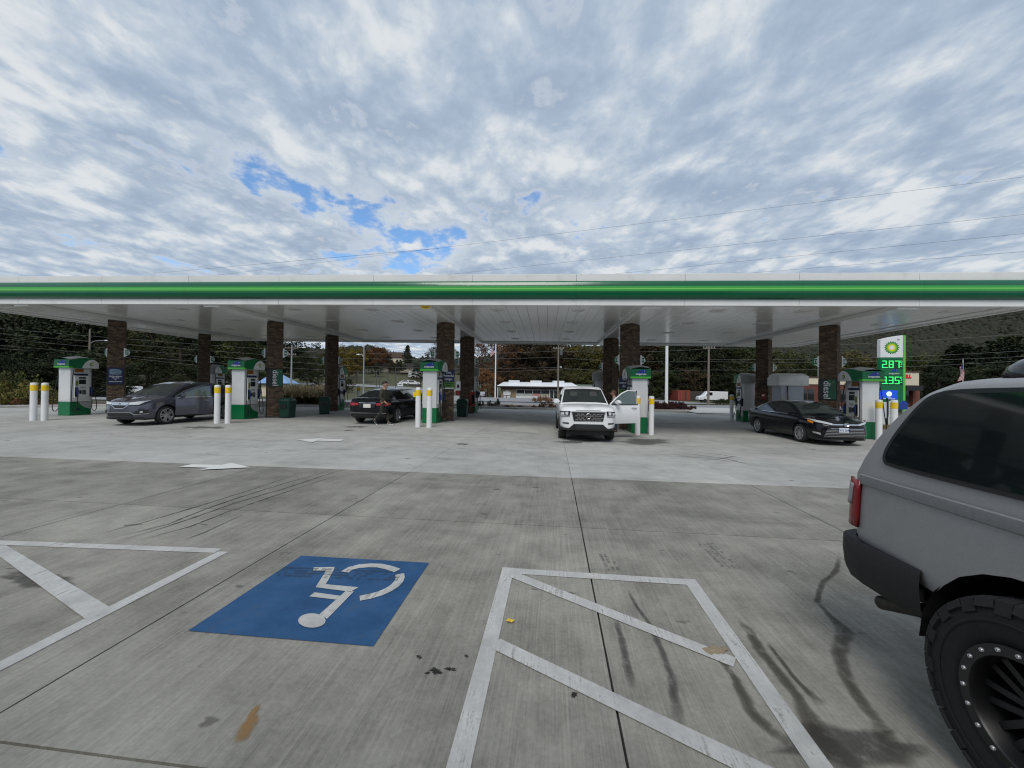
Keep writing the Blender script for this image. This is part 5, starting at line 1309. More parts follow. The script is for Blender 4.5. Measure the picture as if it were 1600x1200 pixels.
# roof spoiler, rack and a dark dome on top
mb = MB(); mb.add([(-1.95, -.60, 1.63), (-1.95, .60, 1.63), (-1.70, .66, 1.702), (-1.70, -.66, 1.702), (-1.93, -.60, 1.655), (-1.93, .60, 1.655), (-1.70, .62, 1.722), (-1.70, -.62, 1.722)], [(0, 1, 2, 3), (4, 7, 6, 5), (0, 4, 5, 1), (1, 5, 6, 2), (2, 6, 7, 3), (3, 7, 4, 0)], M_TEX); mb.build('roof_spoiler', tE, bevel=.01)
for sg in (1, -1):
    mb = MB(); mb.tube([(-1.25, sg*.60, 1.72), (-1.15, sg*.60, 1.765), (-.2, sg*.60, 1.775), (-.1, sg*.60, 1.74)], .014, M_BLACK, 6); mb.build('roof_rail', tE)
mb = MB()
for x in (-1.0, -.60, -.30): mb.box(x-.02, x+.02, -.60, .60, 1.765, 1.785, M_BLACK)
mb.build('crossbar', tE)
mb = MB(); mb.M = Matrix.Translation((-1.55, -.50, 1.715)); mb.lathe([(.20, 0), (.20, .02), (.185, .05), (.15, .08), (.10, .10), (.05, .108), (.001, .11)], mat('dark_dome', (.015, .016, .018), .12, spec=.7), n=28); mb.build('roof_pod', tE)
# mud-terrain wheels
R, RW, RIMR = .42, .285, .232
def knobbly():
    out = {}; h = RW/2
    mb = MB(); mb.lathe([(RIMR, h-.045), (RIMR+.012, h-.012), (RIMR+.05, h+.004), (R-.075, h+.008), (R-.045, h), (R-.022, h-.035), (R-.016, h-.08), (R-.016, -h+.08), (R-.022, -h+.035), (R-.05, -h), (RIMR+.02, -h), (RIMR, -h+.04)], M_RUBBER, axis='Y', n=56)
    mb.lathe([(R-.098, h+.0085), (R-.094, h+.0115), (R-.088, h+.0115), (R-.084, h+.009)], M_RUBBER, axis='Y', n=56)
    for k in range(14): pass
    out['tyre'] = mb.mesh('tyre', angle=50)
    mb = MB(); N = 34
    for k in range(N):
        for sd in (1, -1):
            a = 2*math.pi*(k+(0 if sd > 0 else .5))/N; M = Matrix.Rotation(-a, 4, 'Y'); da = (.036 if k % 2 else .030)
            # shoulder lug wraps from tread onto the sidewall
            pr2 = [(R-.002, h-.105), (R, h-.04), (R-.010, h-.004), (R-.042 if k % 2 else R-.062, h+.012), (R-.05 if k % 2 else R-.07, h-.006), (R-.03, h-.11)]
            A = [M @ Vector((r_, sd*y, -da)) for r_, y in pr2]; B = [M @ Vector((r_, sd*y, da)) for r_, y in pr2]; n = len(pr2)
            mb.add(A+B, [tuple(range(n)), tuple(range(2*n-1, n-1, -1))]+[(i, (i+1) % n, n+(i+1) % n, n+i) for i in range(n)], M_RUBBER)
        for row, (y0, ph, w) in enumerate(((-.030, .25, .024), (.030, .75, .024))):
            a = 2*math.pi*(k+ph)/N; M = Matrix.Rotation(-a, 4, 'Y') @ Matrix.Rotation(.35 if row else -.35, 4, 'X')
            p = [(R-.03, y0-w, -.026), (R-.03, y0+w, -.020), (R-.03, y0+w, .026), (R-.03, y0-w, .020)]; A = [M @ Vector(q) for q in p]; B = [M @ Vector((R, q[1], q[2])) for q in p]
            mb.add(A+B, [(0, 1, 2, 3), (4, 7, 6, 5), (0, 4, 5, 1), (1, 5, 6, 2), (2, 6, 7, 3), (3, 7, 4, 0)], M_RUBBER)
    out['tread'] = mb.mesh('tread', angle=25, bevel=0)
    m_r = mat('satin_black_wheel', (.010, .010, .011), .38, spec=.5)
    mb = MB(); mb.lathe([(RIMR+.016, h-.008), (RIMR+.014, h+.004), (RIMR-.026, h+.004), (RIMR-.032, h-.006), (RIMR-.036, h-.11), (RIMR-.05, h-.14)], m_r, axis='Y', n=48); out['bead_ring'] = mb.mesh('bead_ring', angle=30)
    mb = MB(); mb.lathe([(.001, h-.135), (RIMR-.03, h-.14)], M_BLACK, axis='Y', n=24)
    mb.lathe([(.001, h-.03), (.045, h-.03), (.052, h-.04), (.052, h-.08), (.095, h-.085), (.098, h-.13)], m_r, axis='Y', n=24)
    for k in range(8):
        M = Matrix.Rotation(2*math.pi*k/8, 4, 'Y')
        for sgn in (-1, 1):
            p = [(.06, sgn*.004), (.06, sgn*.030), (RIMR-.035, sgn*.046), (RIMR-.035, sgn*.020)]
            A = [M @ Vector((r_, h-.075 if r_ < .1 else h-.055, t_)) for r_, t_ in p]; B = [M @ Vector((r_, h-.13, t_)) for r_, t_ in p]
            mb.add(A+B, [(0, 1, 2, 3), (0, 4, 5, 1), (1, 5, 6, 2), (2, 6, 7, 3), (3, 7, 4, 0)], m_r)
    out['rim'] = mb.mesh('rim', angle=30)
    mb = MB(); mb.lathe([(.0085, 0), (.0085, .004), (.007, .008), (.0045, .009), (.004, .004), (.001, .004)], mat('bright_bolt', (.75, .75, .76), .25, .6), axis='Y', n=10); out['bolt'] = mb.mesh('bolt')
    return out
M_RUBBER, _mr = mat('black_tyre_rubber', (0.0085, 0.0085, 0.009), .8, var=.3, vscale=25), M_RUBBER
KN = knobbly(); M_RUBBER = _mr; h = RW/2
for ax in (1.34, -1.34):
    for sg in (1, -1):
        w = bpy.data.objects.new('wheel', None); COL.objects.link(w); w.parent = tE; w.empty_display_size = .1
        w.location = (ax, sg*(.85+.055-h), .42); w.rotation_euler = (0, .12 if ax < 0 else 0, 0 if sg > 0 else math.pi)
        for k in ('tyre', 'tread', 'bead_ring', 'rim'):
            o = link(k, KN[k], w)
            if k == 'tread': o['kind'] = 'stuff'
        for k in range(20):
            a = 2*math.pi*k/20; link('bolt', KN['bolt'], w, ((RIMR-.006)*math.cos(a), h+.003, (RIMR-.006)*math.sin(a)))
        o = link('lettering', text_mesh('METAL', .026, mat('grey_lettering', (.45, .45, .46), .4), depth=.001, bold=.001), w, (0, h-.0285, 0), (-math.pi/2, R_(-60), 0))

# ================================================================== PEOPLE
def skin_mesh(joints, edges, radii, material, name, root=0, sub=2):
    me = bpy.data.meshes.new(name); me.from_pydata(joints, edges, []); o = bpy.data.objects.new(name, me); COL.objects.link(o)
    sk = o.modifiers.new('skin', 'SKIN'); sk.use_smooth_shade = True
    for i, r in enumerate(radii):
        d = me.skin_vertices[0].data[i]; d.radius = r if isinstance(r, tuple) else (r, r); d.use_root = (i == root)
    ss_ = o.modifiers.new('sub', 'SUBSURF'); ss_.levels = sub; ss_.render_levels = sub
    dg = bpy.context.evaluated_depsgraph_get(); m2 = bpy.data.meshes.new_from_object(o.evaluated_get(dg)); bpy.data.objects.remove(o)
    m2.materials.clear(); m2.materials.append(material); m2.polygons.foreach_set('use_smooth', [True]*len(m2.polygons)); m2.name = name
    return m2
M_SKIN = mat('skin', (0.42, 0.24, 0.17), .55, var=.06, vscale=20)
M_HAIR = mat('dark_hair', (0.018, 0.013, 0.010), .6); M_HAIRB = mat('brown_hair', (0.10, 0.055, 0.03), .6)
def person(label, loc, rz, jacket, trousers, pose, hairm, height=1.74, shoem=None):
    """local +x is the way the person faces"""
    t = thing('person', label, 'person', loc, rz); s = height/1.75
    P = pose
    J = {k: Vector(v)*s for k, v in P.items()}
    def chain(names): return [J[n] for n in names]
    # body: head, neck, torso, arms and legs as one continuous surface
    nm = ['pelvis', 'waist', 'chest', 'neck', 'chin', 'head', 'crown', 'shL', 'elL', 'wrL', 'knL_', 'shR', 'elR', 'wrR', 'knR_', 'hipL', 'kneeL', 'ankL', 'toeL', 'hipR', 'kneeR', 'ankR', 'toeR']
    J['knL_'] = J['wrL']+(J['wrL']-J['elL']).normalized()*.085*s; J['knR_'] = J['wrR']+(J['wrR']-J['elR']).normalized()*.085*s
    ix = {n: i for i, n in enumerate(nm)}
    E = [('pelvis', 'waist'), ('waist', 'chest'), ('chest', 'neck'), ('neck', 'chin'), ('chin', 'head'), ('head', 'crown'), ('chest', 'shL'), ('shL', 'elL'), ('elL', 'wrL'), ('wrL', 'knL_'), ('chest', 'shR'), ('shR', 'elR'), ('elR', 'wrR'), ('wrR', 'knR_'),
         ('pelvis', 'hipL'), ('hipL', 'kneeL'), ('kneeL', 'ankL'), ('ankL', 'toeL'), ('pelvis', 'hipR'), ('hipR', 'kneeR'), ('kneeR', 'ankR'), ('ankR', 'toeR')]
    rad = dict(pelvis=.12, waist=.115, chest=.13, neck=.052, chin=.078, head=.10, crown=.07, hipL=.09, hipR=.09, kneeL=.058, kneeR=.058, ankL=.042, ankR=.042, toeL=.032, toeR=.032)
    r = [rad.get(n, .055 if n[:2] == 'sh' else .043 if n[:2] == 'el' else .030 if n[:2] == 'wr' else .034)*s for n in nm]
    link('body', skin_mesh([J[n] for n in nm], [(ix[a], ix[b]) for a, b in E], r, M_SKIN, 'body'), t)
    # fingers
    for sd in 'LR':
        d = (J['wr'+sd]-J['el'+sd]).normalized(); base = J['kn'+sd+'_']; side = Vector((1, 0, 0)).cross(d).normalized(); fw = Vector((1, 0, 0))
        for k in range(4):
            mb = MB(); b = base+fw*(.030-.019*k)*s+d*.015; L_ = (.070, .078, .072, .058)[k]*s
            mb.tube([b, b+d*L_*.45+side*.004, b+d*L_*.8-fw*.004+side*.016, b+d*L_+side*.03], [.0095*s, .009*s, .008*s, .006*s], M_SKIN, 6); mb.build('finger', t)
        mb = MB(); b = J['wr'+sd]+d*.03+fw*.025*s; mb.tube([b, b+fw*.022+d*.025, b+fw*.03+d*.055], [.011*s, .010*s, .007*s], M_SKIN, 6); mb.build('thumb', t)
    # jacket, trousers, shoes, hair, face
    jn = ['waist0', 'waist', 'chest', 'collar', 'shL', 'elL', 'cuffL', 'shR', 'elR', 'cuffR']
    J['waist0'] = J['pelvis'].lerp(J['waist'], .05); J['collar'] = J['chest'].lerp(J['neck'], .72)
    for sd in 'LR': J['cuff'+sd] = J['el'+sd].lerp(J['wr'+sd], .92)
    ji = {n: i for i, n in enumerate(jn)}
    je = [('waist0', 'waist'), ('waist', 'chest'), ('chest', 'collar'), ('chest', 'shL'), ('shL', 'elL'), ('elL', 'cuffL'), ('chest', 'shR'), ('shR', 'elR'), ('elR', 'cuffR')]
    jr = dict(waist0=(.155, .175), waist=(.15, .165), chest=(.165, .185), collar=(.085, .085), shL=.082, shR=.082, elL=.064, elR=.064, cuffL=.050, cuffR=.050)
    link('jacket', skin_mesh([J[n] for n in jn], [(ji[a], ji[b]) for a, b in je], [tuple(q*s for q in jr[n]) if isinstance(jr[n], tuple) else jr[n]*s for n in jn], jacket, 'jacket'), t)
    tn = ['pelvis', 'belt', 'hipL', 'kneeL', 'hemL', 'hipR', 'kneeR', 'hemR']; J['belt'] = J['pelvis'].lerp(J['waist'], .4)
    for sd in 'LR': J['hem'+sd] = J['knee'+sd].lerp(J['ank'+sd], .94)
    ti = {n: i for i, n in enumerate(tn)}; te = [('pelvis', 'belt'), ('pelvis', 'hipL'), ('hipL', 'kneeL'), ('kneeL', 'hemL'), ('pelvis', 'hipR'), ('hipR', 'kneeR'), ('kneeR', 'hemR')]
    tr = dict(pelvis=(.15, .16), belt=(.14, .15), hipL=.115, hipR=.115, kneeL=.085, kneeR=.085, hemL=.075, hemR=.075)
    link('trousers', skin_mesh([J[n] for n in tn], [(ti[a], ti[b]) for a, b in te], [tuple(q*s for q in tr[n]) if isinstance(tr[n], tuple) else tr[n]*s for n in tn], trousers, 'trousers'), t)
    for sd in 'LR':
        a, b = J['ank'+sd], J['toe'+sd]; d = (b-a).normalized()
        mb = MB(); heel = a-d*.05+Vector((0, 0, -.015)); mb.tube([heel, a+Vector((0, 0, -.01)), a.lerp(b, .55), b, b+d*.035], [.040*s, .048*s, .046*s, .040*s, .018*s], shoem or M_BLACK, 8); sh = mb.build('shoe', t, angle=60)
        mb = MB(); lo = Vector((0, 0, -.036)); mb.tube([heel+lo, a.lerp(b, .5)+lo, b+d*.03+lo*.9], [.030, .036, .028], M_TXT, 6); mb.build('shoe_sole', sh)
    h = J['head']; f = Vector((1, 0, 0))
    mb = MB(); mb.M = Matrix.Translation(h+Vector((-.018, 0, .030))*s) @ Matrix.Diagonal((.118*s, .102*s, .112*s, 1))
    rows = []
    for i in range(9):
        th = (math.pi*.60)*i/8; rows.append([(math.sin(th)*math.cos(a)-(.12 if (math.cos(a) > .3 and i > 5) else 0), math.sin(th)*math.sin(a), math.cos(th)+(.5 if (math.cos(a) > .25 and i > 5) else 0)*(i-5)/3) for a in [2*math.pi*k/16 for k in range(16)]])
    mb.grid(rows, hairm, True); mb.build('hair', t, angle=80)
    mb = MB(); mb.tube([h+Vector((.095, 0, .015))*s, h+Vector((.122, 0, -.022))*s, h+Vector((.100, 0, -.035))*s], [.008*s, .016*s, .010*s], M_SKIN, 6); mb.build('nose', t)
    for sg in (1, -1):
        mb = MB(); mb.lathe([(.001, -.006), (.011, -.003), (.011, .003), (.001, .006)], M_TXT, h+Vector((.094, sg*.034, .006))*s, 'X', 8); e = mb.build('eye', t); mb = MB(); mb.lathe([(.001, .004), (.005, .0065), (.001, .008)], M_HAIR, h+Vector((.096, sg*.034, .006))*s, 'X', 8); mb.build('pupil', e)
        mb = MB(); mb.lathe([(.012, -.008), (.030, -.004), (.030, .006), (.014, .012), (.001, .010)], M_SKIN, h+Vector((-.005, sg*.098, -.012))*s, 'Y', 10); mb.build('ear', t)
    mb = MB(); mb.tube([h+Vector((.086, -.028, -.062))*s, h+Vector((.094, 0, -.060))*s, h+Vector((.086, .028, -.062))*s], .006*s, mat('lips', (.30, .12, .10), .5), 5); mb.build('mouth', t)
    return t
walk = dict(pelvis=(0, 0, .93), waist=(0.0, 0, 1.08), chest=(.01, 0, 1.33), neck=(.03, 0, 1.50), chin=(.055, 0, 1.575), head=(.06, 0, 1.655), crown=(.05, 0, 1.72),
            shL=(.0, .19, 1.41), elL=(-.10, .24, 1.15), wrL=(.04, .25, .93), shR=(.0, -.19, 1.41), elR=(-.02, -.25, 1.14), wrR=(.16, -.22, .95),
            hipL=(0, .09, .90), kneeL=(.10, .10, .50), ankL=(.17, .10, .085), toeL=(.33, .11, .045), hipR=(0, -.09, .90), kneeR=(-.04, -.10, .50), ankR=(-.33, -.10, .20), toeR=(-.24, -.10, .055))
M_OLIVE = mat('olive_jacket', (0.040, 0.037, 0.024), .8, var=.2, vscale=12); M_DTROU = mat('dark_olive_trousers', (0.026, 0.027, 0.021), .85, var=.2, vscale=10)
person('man in olive jacket and dark trousers walking past the black sedan', G(599, 663.5), R_(-8), M_OLIVE, M_DTROU, walk, M_HAIR, 1.76, mat('black_shoe', (.012, .012, .012), .5))
stand = dict(pelvis=(0, 0, .95), waist=(.0, 0, 1.09), chest=(.03, 0, 1.34), neck=(.06, 0, 1.50), chin=(.10, 0, 1.56), head=(.115, 0, 1.64), crown=(.10, 0, 1.71),
             shL=(.03, .19, 1.41), elL=(.06, .24, 1.15), wrL=(.26, .18, 1.05), shR=(.03, -.19, 1.41), elR=(.06, -.25, 1.15), wrR=(.27, -.16, 1.06),
             hipL=(0, .09, .92), kneeL=(.03, .10, .50), ankL=(0, .10, .085), toeL=(.16, .12, .045), hipR=(0, -.09, .92), kneeR=(.02, -.10, .50), ankR=(-.02, -.10, .085), toeR=(.14, -.13, .045))
person('person in pale grey top standing behind the open pickup door', G(961.5, 676.5), R_(165), mat('pale_grey_top', (.42, .44, .42), .8, var=.1), mat('dark_jeans', (.03, .034, .045), .85, var=.2, vscale=14), stand, M_HAIRB, 1.72, mat('black_shoe', (.012, .012, .012), .5))

# ================================================================== BEYOND THE STATION: terrain
def T(x, y):
    z = gz(x, min(y, 30))*(1-ss((y-30)/25)) - 1.0*ss((y-32)/40) - 0.4*ss((y-72)/40)
    z += 8*ss((y-60)/110)*math.exp(-((x+55)/40)**2)*(1-ss((x+25)/22))
    z += 9*ss((y-125)/140)
    return z
def onT(px, Y, dz=0.0):
    d = ray(px, 600); x = d.x/d.y*Y; return Vector((x, Y, T(x, Y)+dz))
def zat(px, py, Y): return PY(px, py, Y).z
XS = sorted(set([-700, -500, -380, -300, -240, -200, -165]+[-140+5*i for i in range(57)]+[165, 200, 240, 300, 380, 500, 700])); YSs = [29.5, 31.5, 34, 37]+[40+4*i for i in range(30)]+[165, 185, 210, 250, 310, 400, 520]
tm = MB(); M_LAWN = mat('lawn', (0.060, 0.062, 0.026), .9, var=.5, vscale=.8, bump=.4, bscale=30)
sheet(tm, XS, YSs, lambda x, y: T(x, y)-.05, M_LAWN); tag(tm.build('terrain', recalc=False), kind='structure')
def ribbon(name, pts, w, material, dz, label=None, cat=None, step=2.5):
    P = [Vector(p) for p in pts]; L = []
    for i in range(len(P)-1):
        n = max(2, int((P[i+1]-P[i]).length/step))
        for k in range(n+(1 if i == len(P)-2 else 0)):
            c = P[i].lerp(P[i+1], k/n); L.append(c)
    rows = []
    for i, c in enumerate(L):
        d = (L[min(i+1, len(L)-1)]-L[max(i-1, 0)]); d = Vector((d.x, d.y)).normalized(); nn = Vector((-d.y, d.x)); ww = w if not isinstance(w, (list, tuple)) else lerp(w[0], w[1], i/(len(L)-1))
        rows.append([(c.x+nn.x*ww*t, c.y+nn.y*ww*t, T(c.x+nn.x*ww*t, c.y+nn.y*ww*t)+dz) for t in (-.5, -.25, 0, .25, .5)])
    mb = MB(); mb.grid(rows, material); o = mb.build(name, recalc=False)
    for p in o.data.polygons:
        if p.normal.z < 0: p.flip()
    return tag(o, kind='structure')
M_ROAD = mat('road_surface', (0.20, 0.205, 0.215), .85, var=.12, vscale=1.2); M_LOT2 = mat('far_lot_surface', (0.235, 0.24, 0.25), .85, var=.1, vscale=.8); M_WALK = mat('sidewalk', (.40, .39, .37), .85, var=.1, vscale=2)
ribbon('road', [(-260, 43), (0, 41.5), (260, 43)], 10.5, M_ROAD, .03)
ribbon('sidewalk', [(-90, 35.2), (10, 34.8), (14, 34.9)], 1.6, M_WALK, .05)
ribbon('parking_lot', [(-22, 76), (34, 76)], 38, M_LOT2, .06, step=4)
ribbon('driveway', [(18.5, 28.5), (19.5, 37.5)], 9, M_WALK, .045)
ribbon('hill_road', [(-17, 46), (-17.5, 58), (-20, 78), (-23, 98), (-22, 116), (-12, 130)], (7.5, 9), M_LOT2, .07)
ribbon('cross_road', [(-70, 104), (-38, 106), (-23, 108)], 6, M_LOT2, .075)
ribbon('far_lot_left', [(-110, 66), (-62, 66)], 22, M_ROAD, .06)
# kerb and planting bed along the back of the lot
KP = [(-80, 640), (-20, 638), (60, 636.5), (150, 635), (300, 634.6), (480, 636), (560, 637), (760, 638.5), (900, 641), (1022, 643), (1078, 643.5)]
kpts = [G(*k) for k in KP]
mb = MB(); rows = []
for i, p in enumerate(kpts):
    d = (kpts[min(i+1, len(kpts)-1)]-kpts[max(i-1, 0)]); d.z = 0; d.normalize(); n = Vector((-d.y, d.x, 0))
    rows.append([p+n*a+Vector((0, 0, b)) for a, b in ((0, -.03), (0.0, .12), (.03, .145), (.16, .145), (.16, -.03))])
mb.grid(rows, M_WALK); tag(mb.build('kerb', recalc=True), kind='structure')
mb = MB(); rows = []
for i, p in enumerate(kpts):
    rows.append([(p.x+.1*0, p.y+.15, p.z+.11), (p.x, p.y+(33.9-p.y)*.5, max(T(p.x, 32), p.z)+.14), (p.x, 34.0, T(p.x, 34)+.10)])
mb.grid(rows, mat('mulch', (0.06, 0.043, 0.032), .95, var=.4, vscale=14, bump=.6, bscale=60)); o = mb.build('planting_bed', recalc=False)
for p in o.data.polygons:
    if p.normal.z < 0: p.flip()
tag(o, kind='structure')

# ---------------------------------------------------------------- hills with far woods
HT = [(-2.4, 45), (-1.3, 60), (-.75, 52), (-.58, 58), (-.50, 44), (-.38, 60), (-.33, 44), (-.22, 30), (-.12, 34), (.0, 48), (.2, 56), (.45, 62), (.71, 82), (1.0, 128), (1.33, 165), (1.8, 190), (2.4, 200)]
HT_ = smoothed(HT, 260, 10)
def hill(x, y):
    r = math.hypot(x, y); t = x/max(y, 1); f = ss((y-175)/430); n = .5*math.sin(x*.021+y*.009)+.5*math.sin(x*.047-y*.031+1.3)
    return T(x, y)*(1-f)+interp(HT_, t)*f*(1+.06*n)-1.5*(1-f)
mb = MB(); rows = []
for y in [175, 195, 220, 250, 290, 330, 380, 430, 490, 560, 640, 760, 900]:
    rows.append([(t*y, y, hill(t*y, y)) for t in [-2.4+4.8*k/120 for k in range(121)]])
mb.grid(rows, mat('wooded_ground', (0.030, 0.034, 0.022), .95, var=.4, vscale=.03)); o = mb.build('hills', recalc=False)
for p in o.data.polygons:
    if p.normal.z < 0: p.flip()
tag(o, kind='structure')
M_FAR = leafmat('far_wood_leaves', [(0.013, 0.017, 0.012), (0.021, 0.026, 0.017), (0.031, 0.032, 0.020), (0.028, 0.024, 0.017)])
def blob_field(name, pts, sizes, material, seed, label, cat, nsub=1):
    rs = np.random.RandomState(seed); bm = bmesh.new(); bmesh.ops.create_icosphere(bm, subdivisions=nsub, radius=1.0)
    v0 = np.array([v.co[:] for v in bm.verts]); f0 = np.array([[v.index for v in f.verts] for f in bm.faces]); bm.free()
    n = len(pts); nv = len(v0); sc = np.array(sizes)[:, None, None]
    V = v0[None]*(1+.35*rs.randn(n, nv, 1)*.8)*sc*np.array([1, 1, 1.05])+np.array(pts)[:, None, :]
    Fq = (f0[None]+(np.arange(n)*nv)[:, None, None]).reshape(-1, 3)
    me = bpy.data.meshes.new(name); me.vertices.add(n*nv); me.vertices.foreach_set('co', V.reshape(-1).astype(np.float32))
    me.loops.add(len(Fq)*3); me.loops.foreach_set('vertex_index', Fq.reshape(-1).astype(np.int32)); me.polygons.add(len(Fq)); me.polygons.foreach_set('loop_start', np.arange(0, len(Fq)*3, 3, dtype=np.int32))
    me.update(calc_edges=True); me.materials.append(material); o = link(name, me); return tag(o, label, cat, kind='stuff')
pts = []; sz = []
r = random.Random(11)
for k in range(30000):
    t = r.uniform(.55, 1.6) if r.random() < .72 else r.uniform(-1.4, .55)
    y = 185+430*r.random()**1.1; x = t*y; s_ = r.uniform(1.5, 3.1)*(1+.25*(y > 400)); pts.append((x, y, hill(x, y)+s_*.5)); sz.append(s_)
blob_field('hillside_wood', pts, sz, M_FAR, 5, 'dim autumn woods covering the far hillsides', 'woods')

# ---------------------------------------------------------------- trees
def leaves_mesh(name, clumps, n_per, leaf, seed, droop=0.0):
    """many small leaf faces gathered in clumps; clumps are (centre, radius)"""
    rs = np.random.RandomState(seed); C = np.repeat(np.array([c for c, q in clumps]), n_per, 0); Rr = np.repeat(np.array([q for c, q in clumps]), n_per)
    n = len(C); d = rs.randn(n, 3); d /= np.linalg.norm(d, axis=1)[:, None]; rad = Rr*(rs.rand(n)**.45)
    P = C+d*rad[:, None]*np.array([1, 1, .75]); P[:, 2] -= droop*rad
    a = rs.randn(n, 3); a /= np.linalg.norm(a, axis=1)[:, None]; b = np.cross(a, rs.randn(n, 3)); b /= np.linalg.norm(b, axis=1)[:, None]
    s_ = leaf*(.6+.8*rs.rand(n))[:, None]; V = np.stack([P-a*s_*.5, P+b*s_*.32, P+a*s_*.5, P-b*s_*.32], 1).reshape(-1, 3)
    me = bpy.data.meshes.new(name); me.vertices.add(4*n); me.vertices.foreach_set('co', V.reshape(-1).astype(np.float32)); me.loops.add(4*n); me.loops.foreach_set('vertex_index', np.arange(4*n, dtype=np.int32))
    me.polygons.add(n); me.polygons.foreach_set('loop_start', np.arange(0, 4*n, 4, dtype=np.int32)); me.update(calc_edges=True); return me
def tree_proto(kind, seed):
    """unit tree about 10 m tall: returns trunk mesh and crown mesh"""
    r = random.Random(seed); mb = MB(); clumps = []
    if kind == 'conifer':
        mb.tube([(0, 0, 0), (.05, 0, 5), (0, 0, 9.8)], [.24, .15, .03], M_BARK, 7)
        for k in range(46):
            z = 1.0+8.7*(k/46); w = (10.2-z)*.30+.25; a = k*2.4; q = w*r.uniform(.45, 1.0); tip = (q*math.cos(a), q*math.sin(a), z-.18*q)
            mb.tube([(0, 0, z), tip], [.045, .012], M_BARK, 4); clumps += [((tip[0]*.95, tip[1]*.95, tip[2]), .42+.13*w), ((tip[0]*.55, tip[1]*.55, z), .40+.1*w)]
        return mb.mesh('trunk', angle=60), leaves_mesh('crown', clumps, 60, .30, seed, .15)
    h0 = dict(broad=2.2, tall=3.0, bushy=1.0, sparse=1.8)[kind]; W = dict(broad=3.7, tall=2.5, bushy=3.6, sparse=3.4)[kind]
    mb.tube([(0, 0, 0), (r.uniform(-.15, .15), r.uniform(-.15, .15), h0), (r.uniform(-.3, .3), r.uniform(-.3, .3), 6.5), (r.uniform(-.4, .4), r.uniform(-.4, .4), 9.0)], [.30, .23, .12, .03], M_BARK, 8)
    nb = dict(broad=26, tall=24, bushy=26, sparse=34)[kind]
    for k in range(nb):
        z0 = lerp(h0, 8.0, (k+.5)/nb); a = k*2.399+r.uniform(-.4, .4); f = (k+.5)/nb; env = W*(math.sin(math.pi*(.16+.80*f))**.75)*r.uniform(.55, 1.05)
        z1 = min(10.1, z0+r.uniform(.5, 2.2)*(1.1 if f > .3 else .5)); tip = Vector((env*math.cos(a), env*math.sin(a), z1)); mid = Vector((env*.45*math.cos(a+.15), env*.45*math.sin(a+.15), z0+(z1-z0)*.35))
        mb.tube([(0, 0, z0), mid, tip], [.085*(1.1-f*.6), .05, .014], M_BARK, 5)
        for q in range(2 if kind == 'sparse' else 3):
            c = tip.lerp(mid, q*.42)+Vector((r.uniform(-.5, .5), r.uniform(-.5, .5), r.uniform(-.3, .5))); clumps.append((tuple(c), r.uniform(.55, 1.05)*(.72 if kind == 'sparse' else 1)))
        if kind == 'sparse':
            for q in range(4):
                e = tip+Vector((r.uniform(-.8, .8), r.uniform(-.8, .8), r.uniform(.2, 1.0))); mb.tube([tip.lerp(mid, r.random()*.6), e], [.02, .006], M_BARK, 3)
    n_per = dict(broad=72, tall=64, bushy=72, sparse=38)[kind]
    return mb.mesh('trunk', angle=60), leaves_mesh('crown', clumps, n_per, .27 if kind != 'sparse' else .22, seed)
PROTO = {k: [tree_proto(k, s_) for s_ in ss_] for k, ss_ in dict(broad=(1, 2, 3), tall=(4, 5), bushy=(6, 7), sparse=(8, 9), conifer=(10, 11)).items()}
LM = dict(dark=leafmat('leaf_dark_green', [(0.014, 0.021, 0.010), (0.026, 0.036, 0.015), (0.040, 0.050, 0.020)]), green=leafmat('leaf_green', [(0.022, 0.034, 0.012), (0.042, 0.058, 0.019), (0.082, 0.088, 0.030)]),
          olive=leafmat('leaf_olive', [(0.035, 0.040, 0.014), (0.065, 0.066, 0.022), (0.115, 0.095, 0.030)]), yellow=leafmat('leaf_yellow_green', [(0.055, 0.055, 0.014), (0.13, 0.105, 0.020), (0.21, 0.14, 0.025)]),
          orange=leafmat('leaf_orange', [(0.075, 0.036, 0.016), (0.165, 0.072, 0.026), (0.26, 0.125, 0.042)]), rust=leafmat('leaf_rust', [(0.045, 0.024, 0.014), (0.10, 0.045, 0.020), (0.16, 0.065, 0.026)]), brown=leafmat('leaf_brown', [(0.022, 0.018, 0.011), (0.045, 0.034, 0.018), (0.075, 0.052, 0.024)]))
tr = random.Random(21)
def tree(px, Y, ytop, kind, colour, label, group, wf=1.0):
    p = onT(px, Y, -.15); h = max(2.0, zat(px, ytop, Y)-p.z); t = thing('pine_tree' if kind == 'conifer' else 'tree', label, 'tree', p, tr.uniform(0, 6.28), group)
    tm_, cm_ = tr.choice(PROTO[kind]); s_ = h/10.0
    a = link('trunk', tm_, t); b = link('crown', cm_, t)
    if not len(cm_.materials): cm_.materials.append(LM['dark'])
    b.material_slots[0].link = 'OBJECT'; b.material_slots[0].material = LM[colour]; t.scale = (s_*wf, s_*wf, s_); return t
LD = 'tall dark evergreen tree in the shadowy wood at the far left'; GD = 'dark wood at the far left'
for k in range(15):
    tree(-70+16*k+tr.uniform(-6, 6), tr.uniform(60, 80), tr.uniform(478, 492) if k < 12 else tr.uniform(490, 500), 'conifer' if k % 3 else 'broad', 'dark', LD if k % 3 else 'dark round-crowned tree in the shadowy wood at the far left', GD if k % 3 else GD+' rounded', tr.uniform(1.1, 1.5))
for k in range(13):
    tree(-60+19*k+tr.uniform(-6, 6), tr.uniform(54, 60), tr.uniform(545, 570), 'bushy', 'dark', 'low dark bushy tree at the foot of the left wood', 'low trees at the foot of the left wood', 1.5)
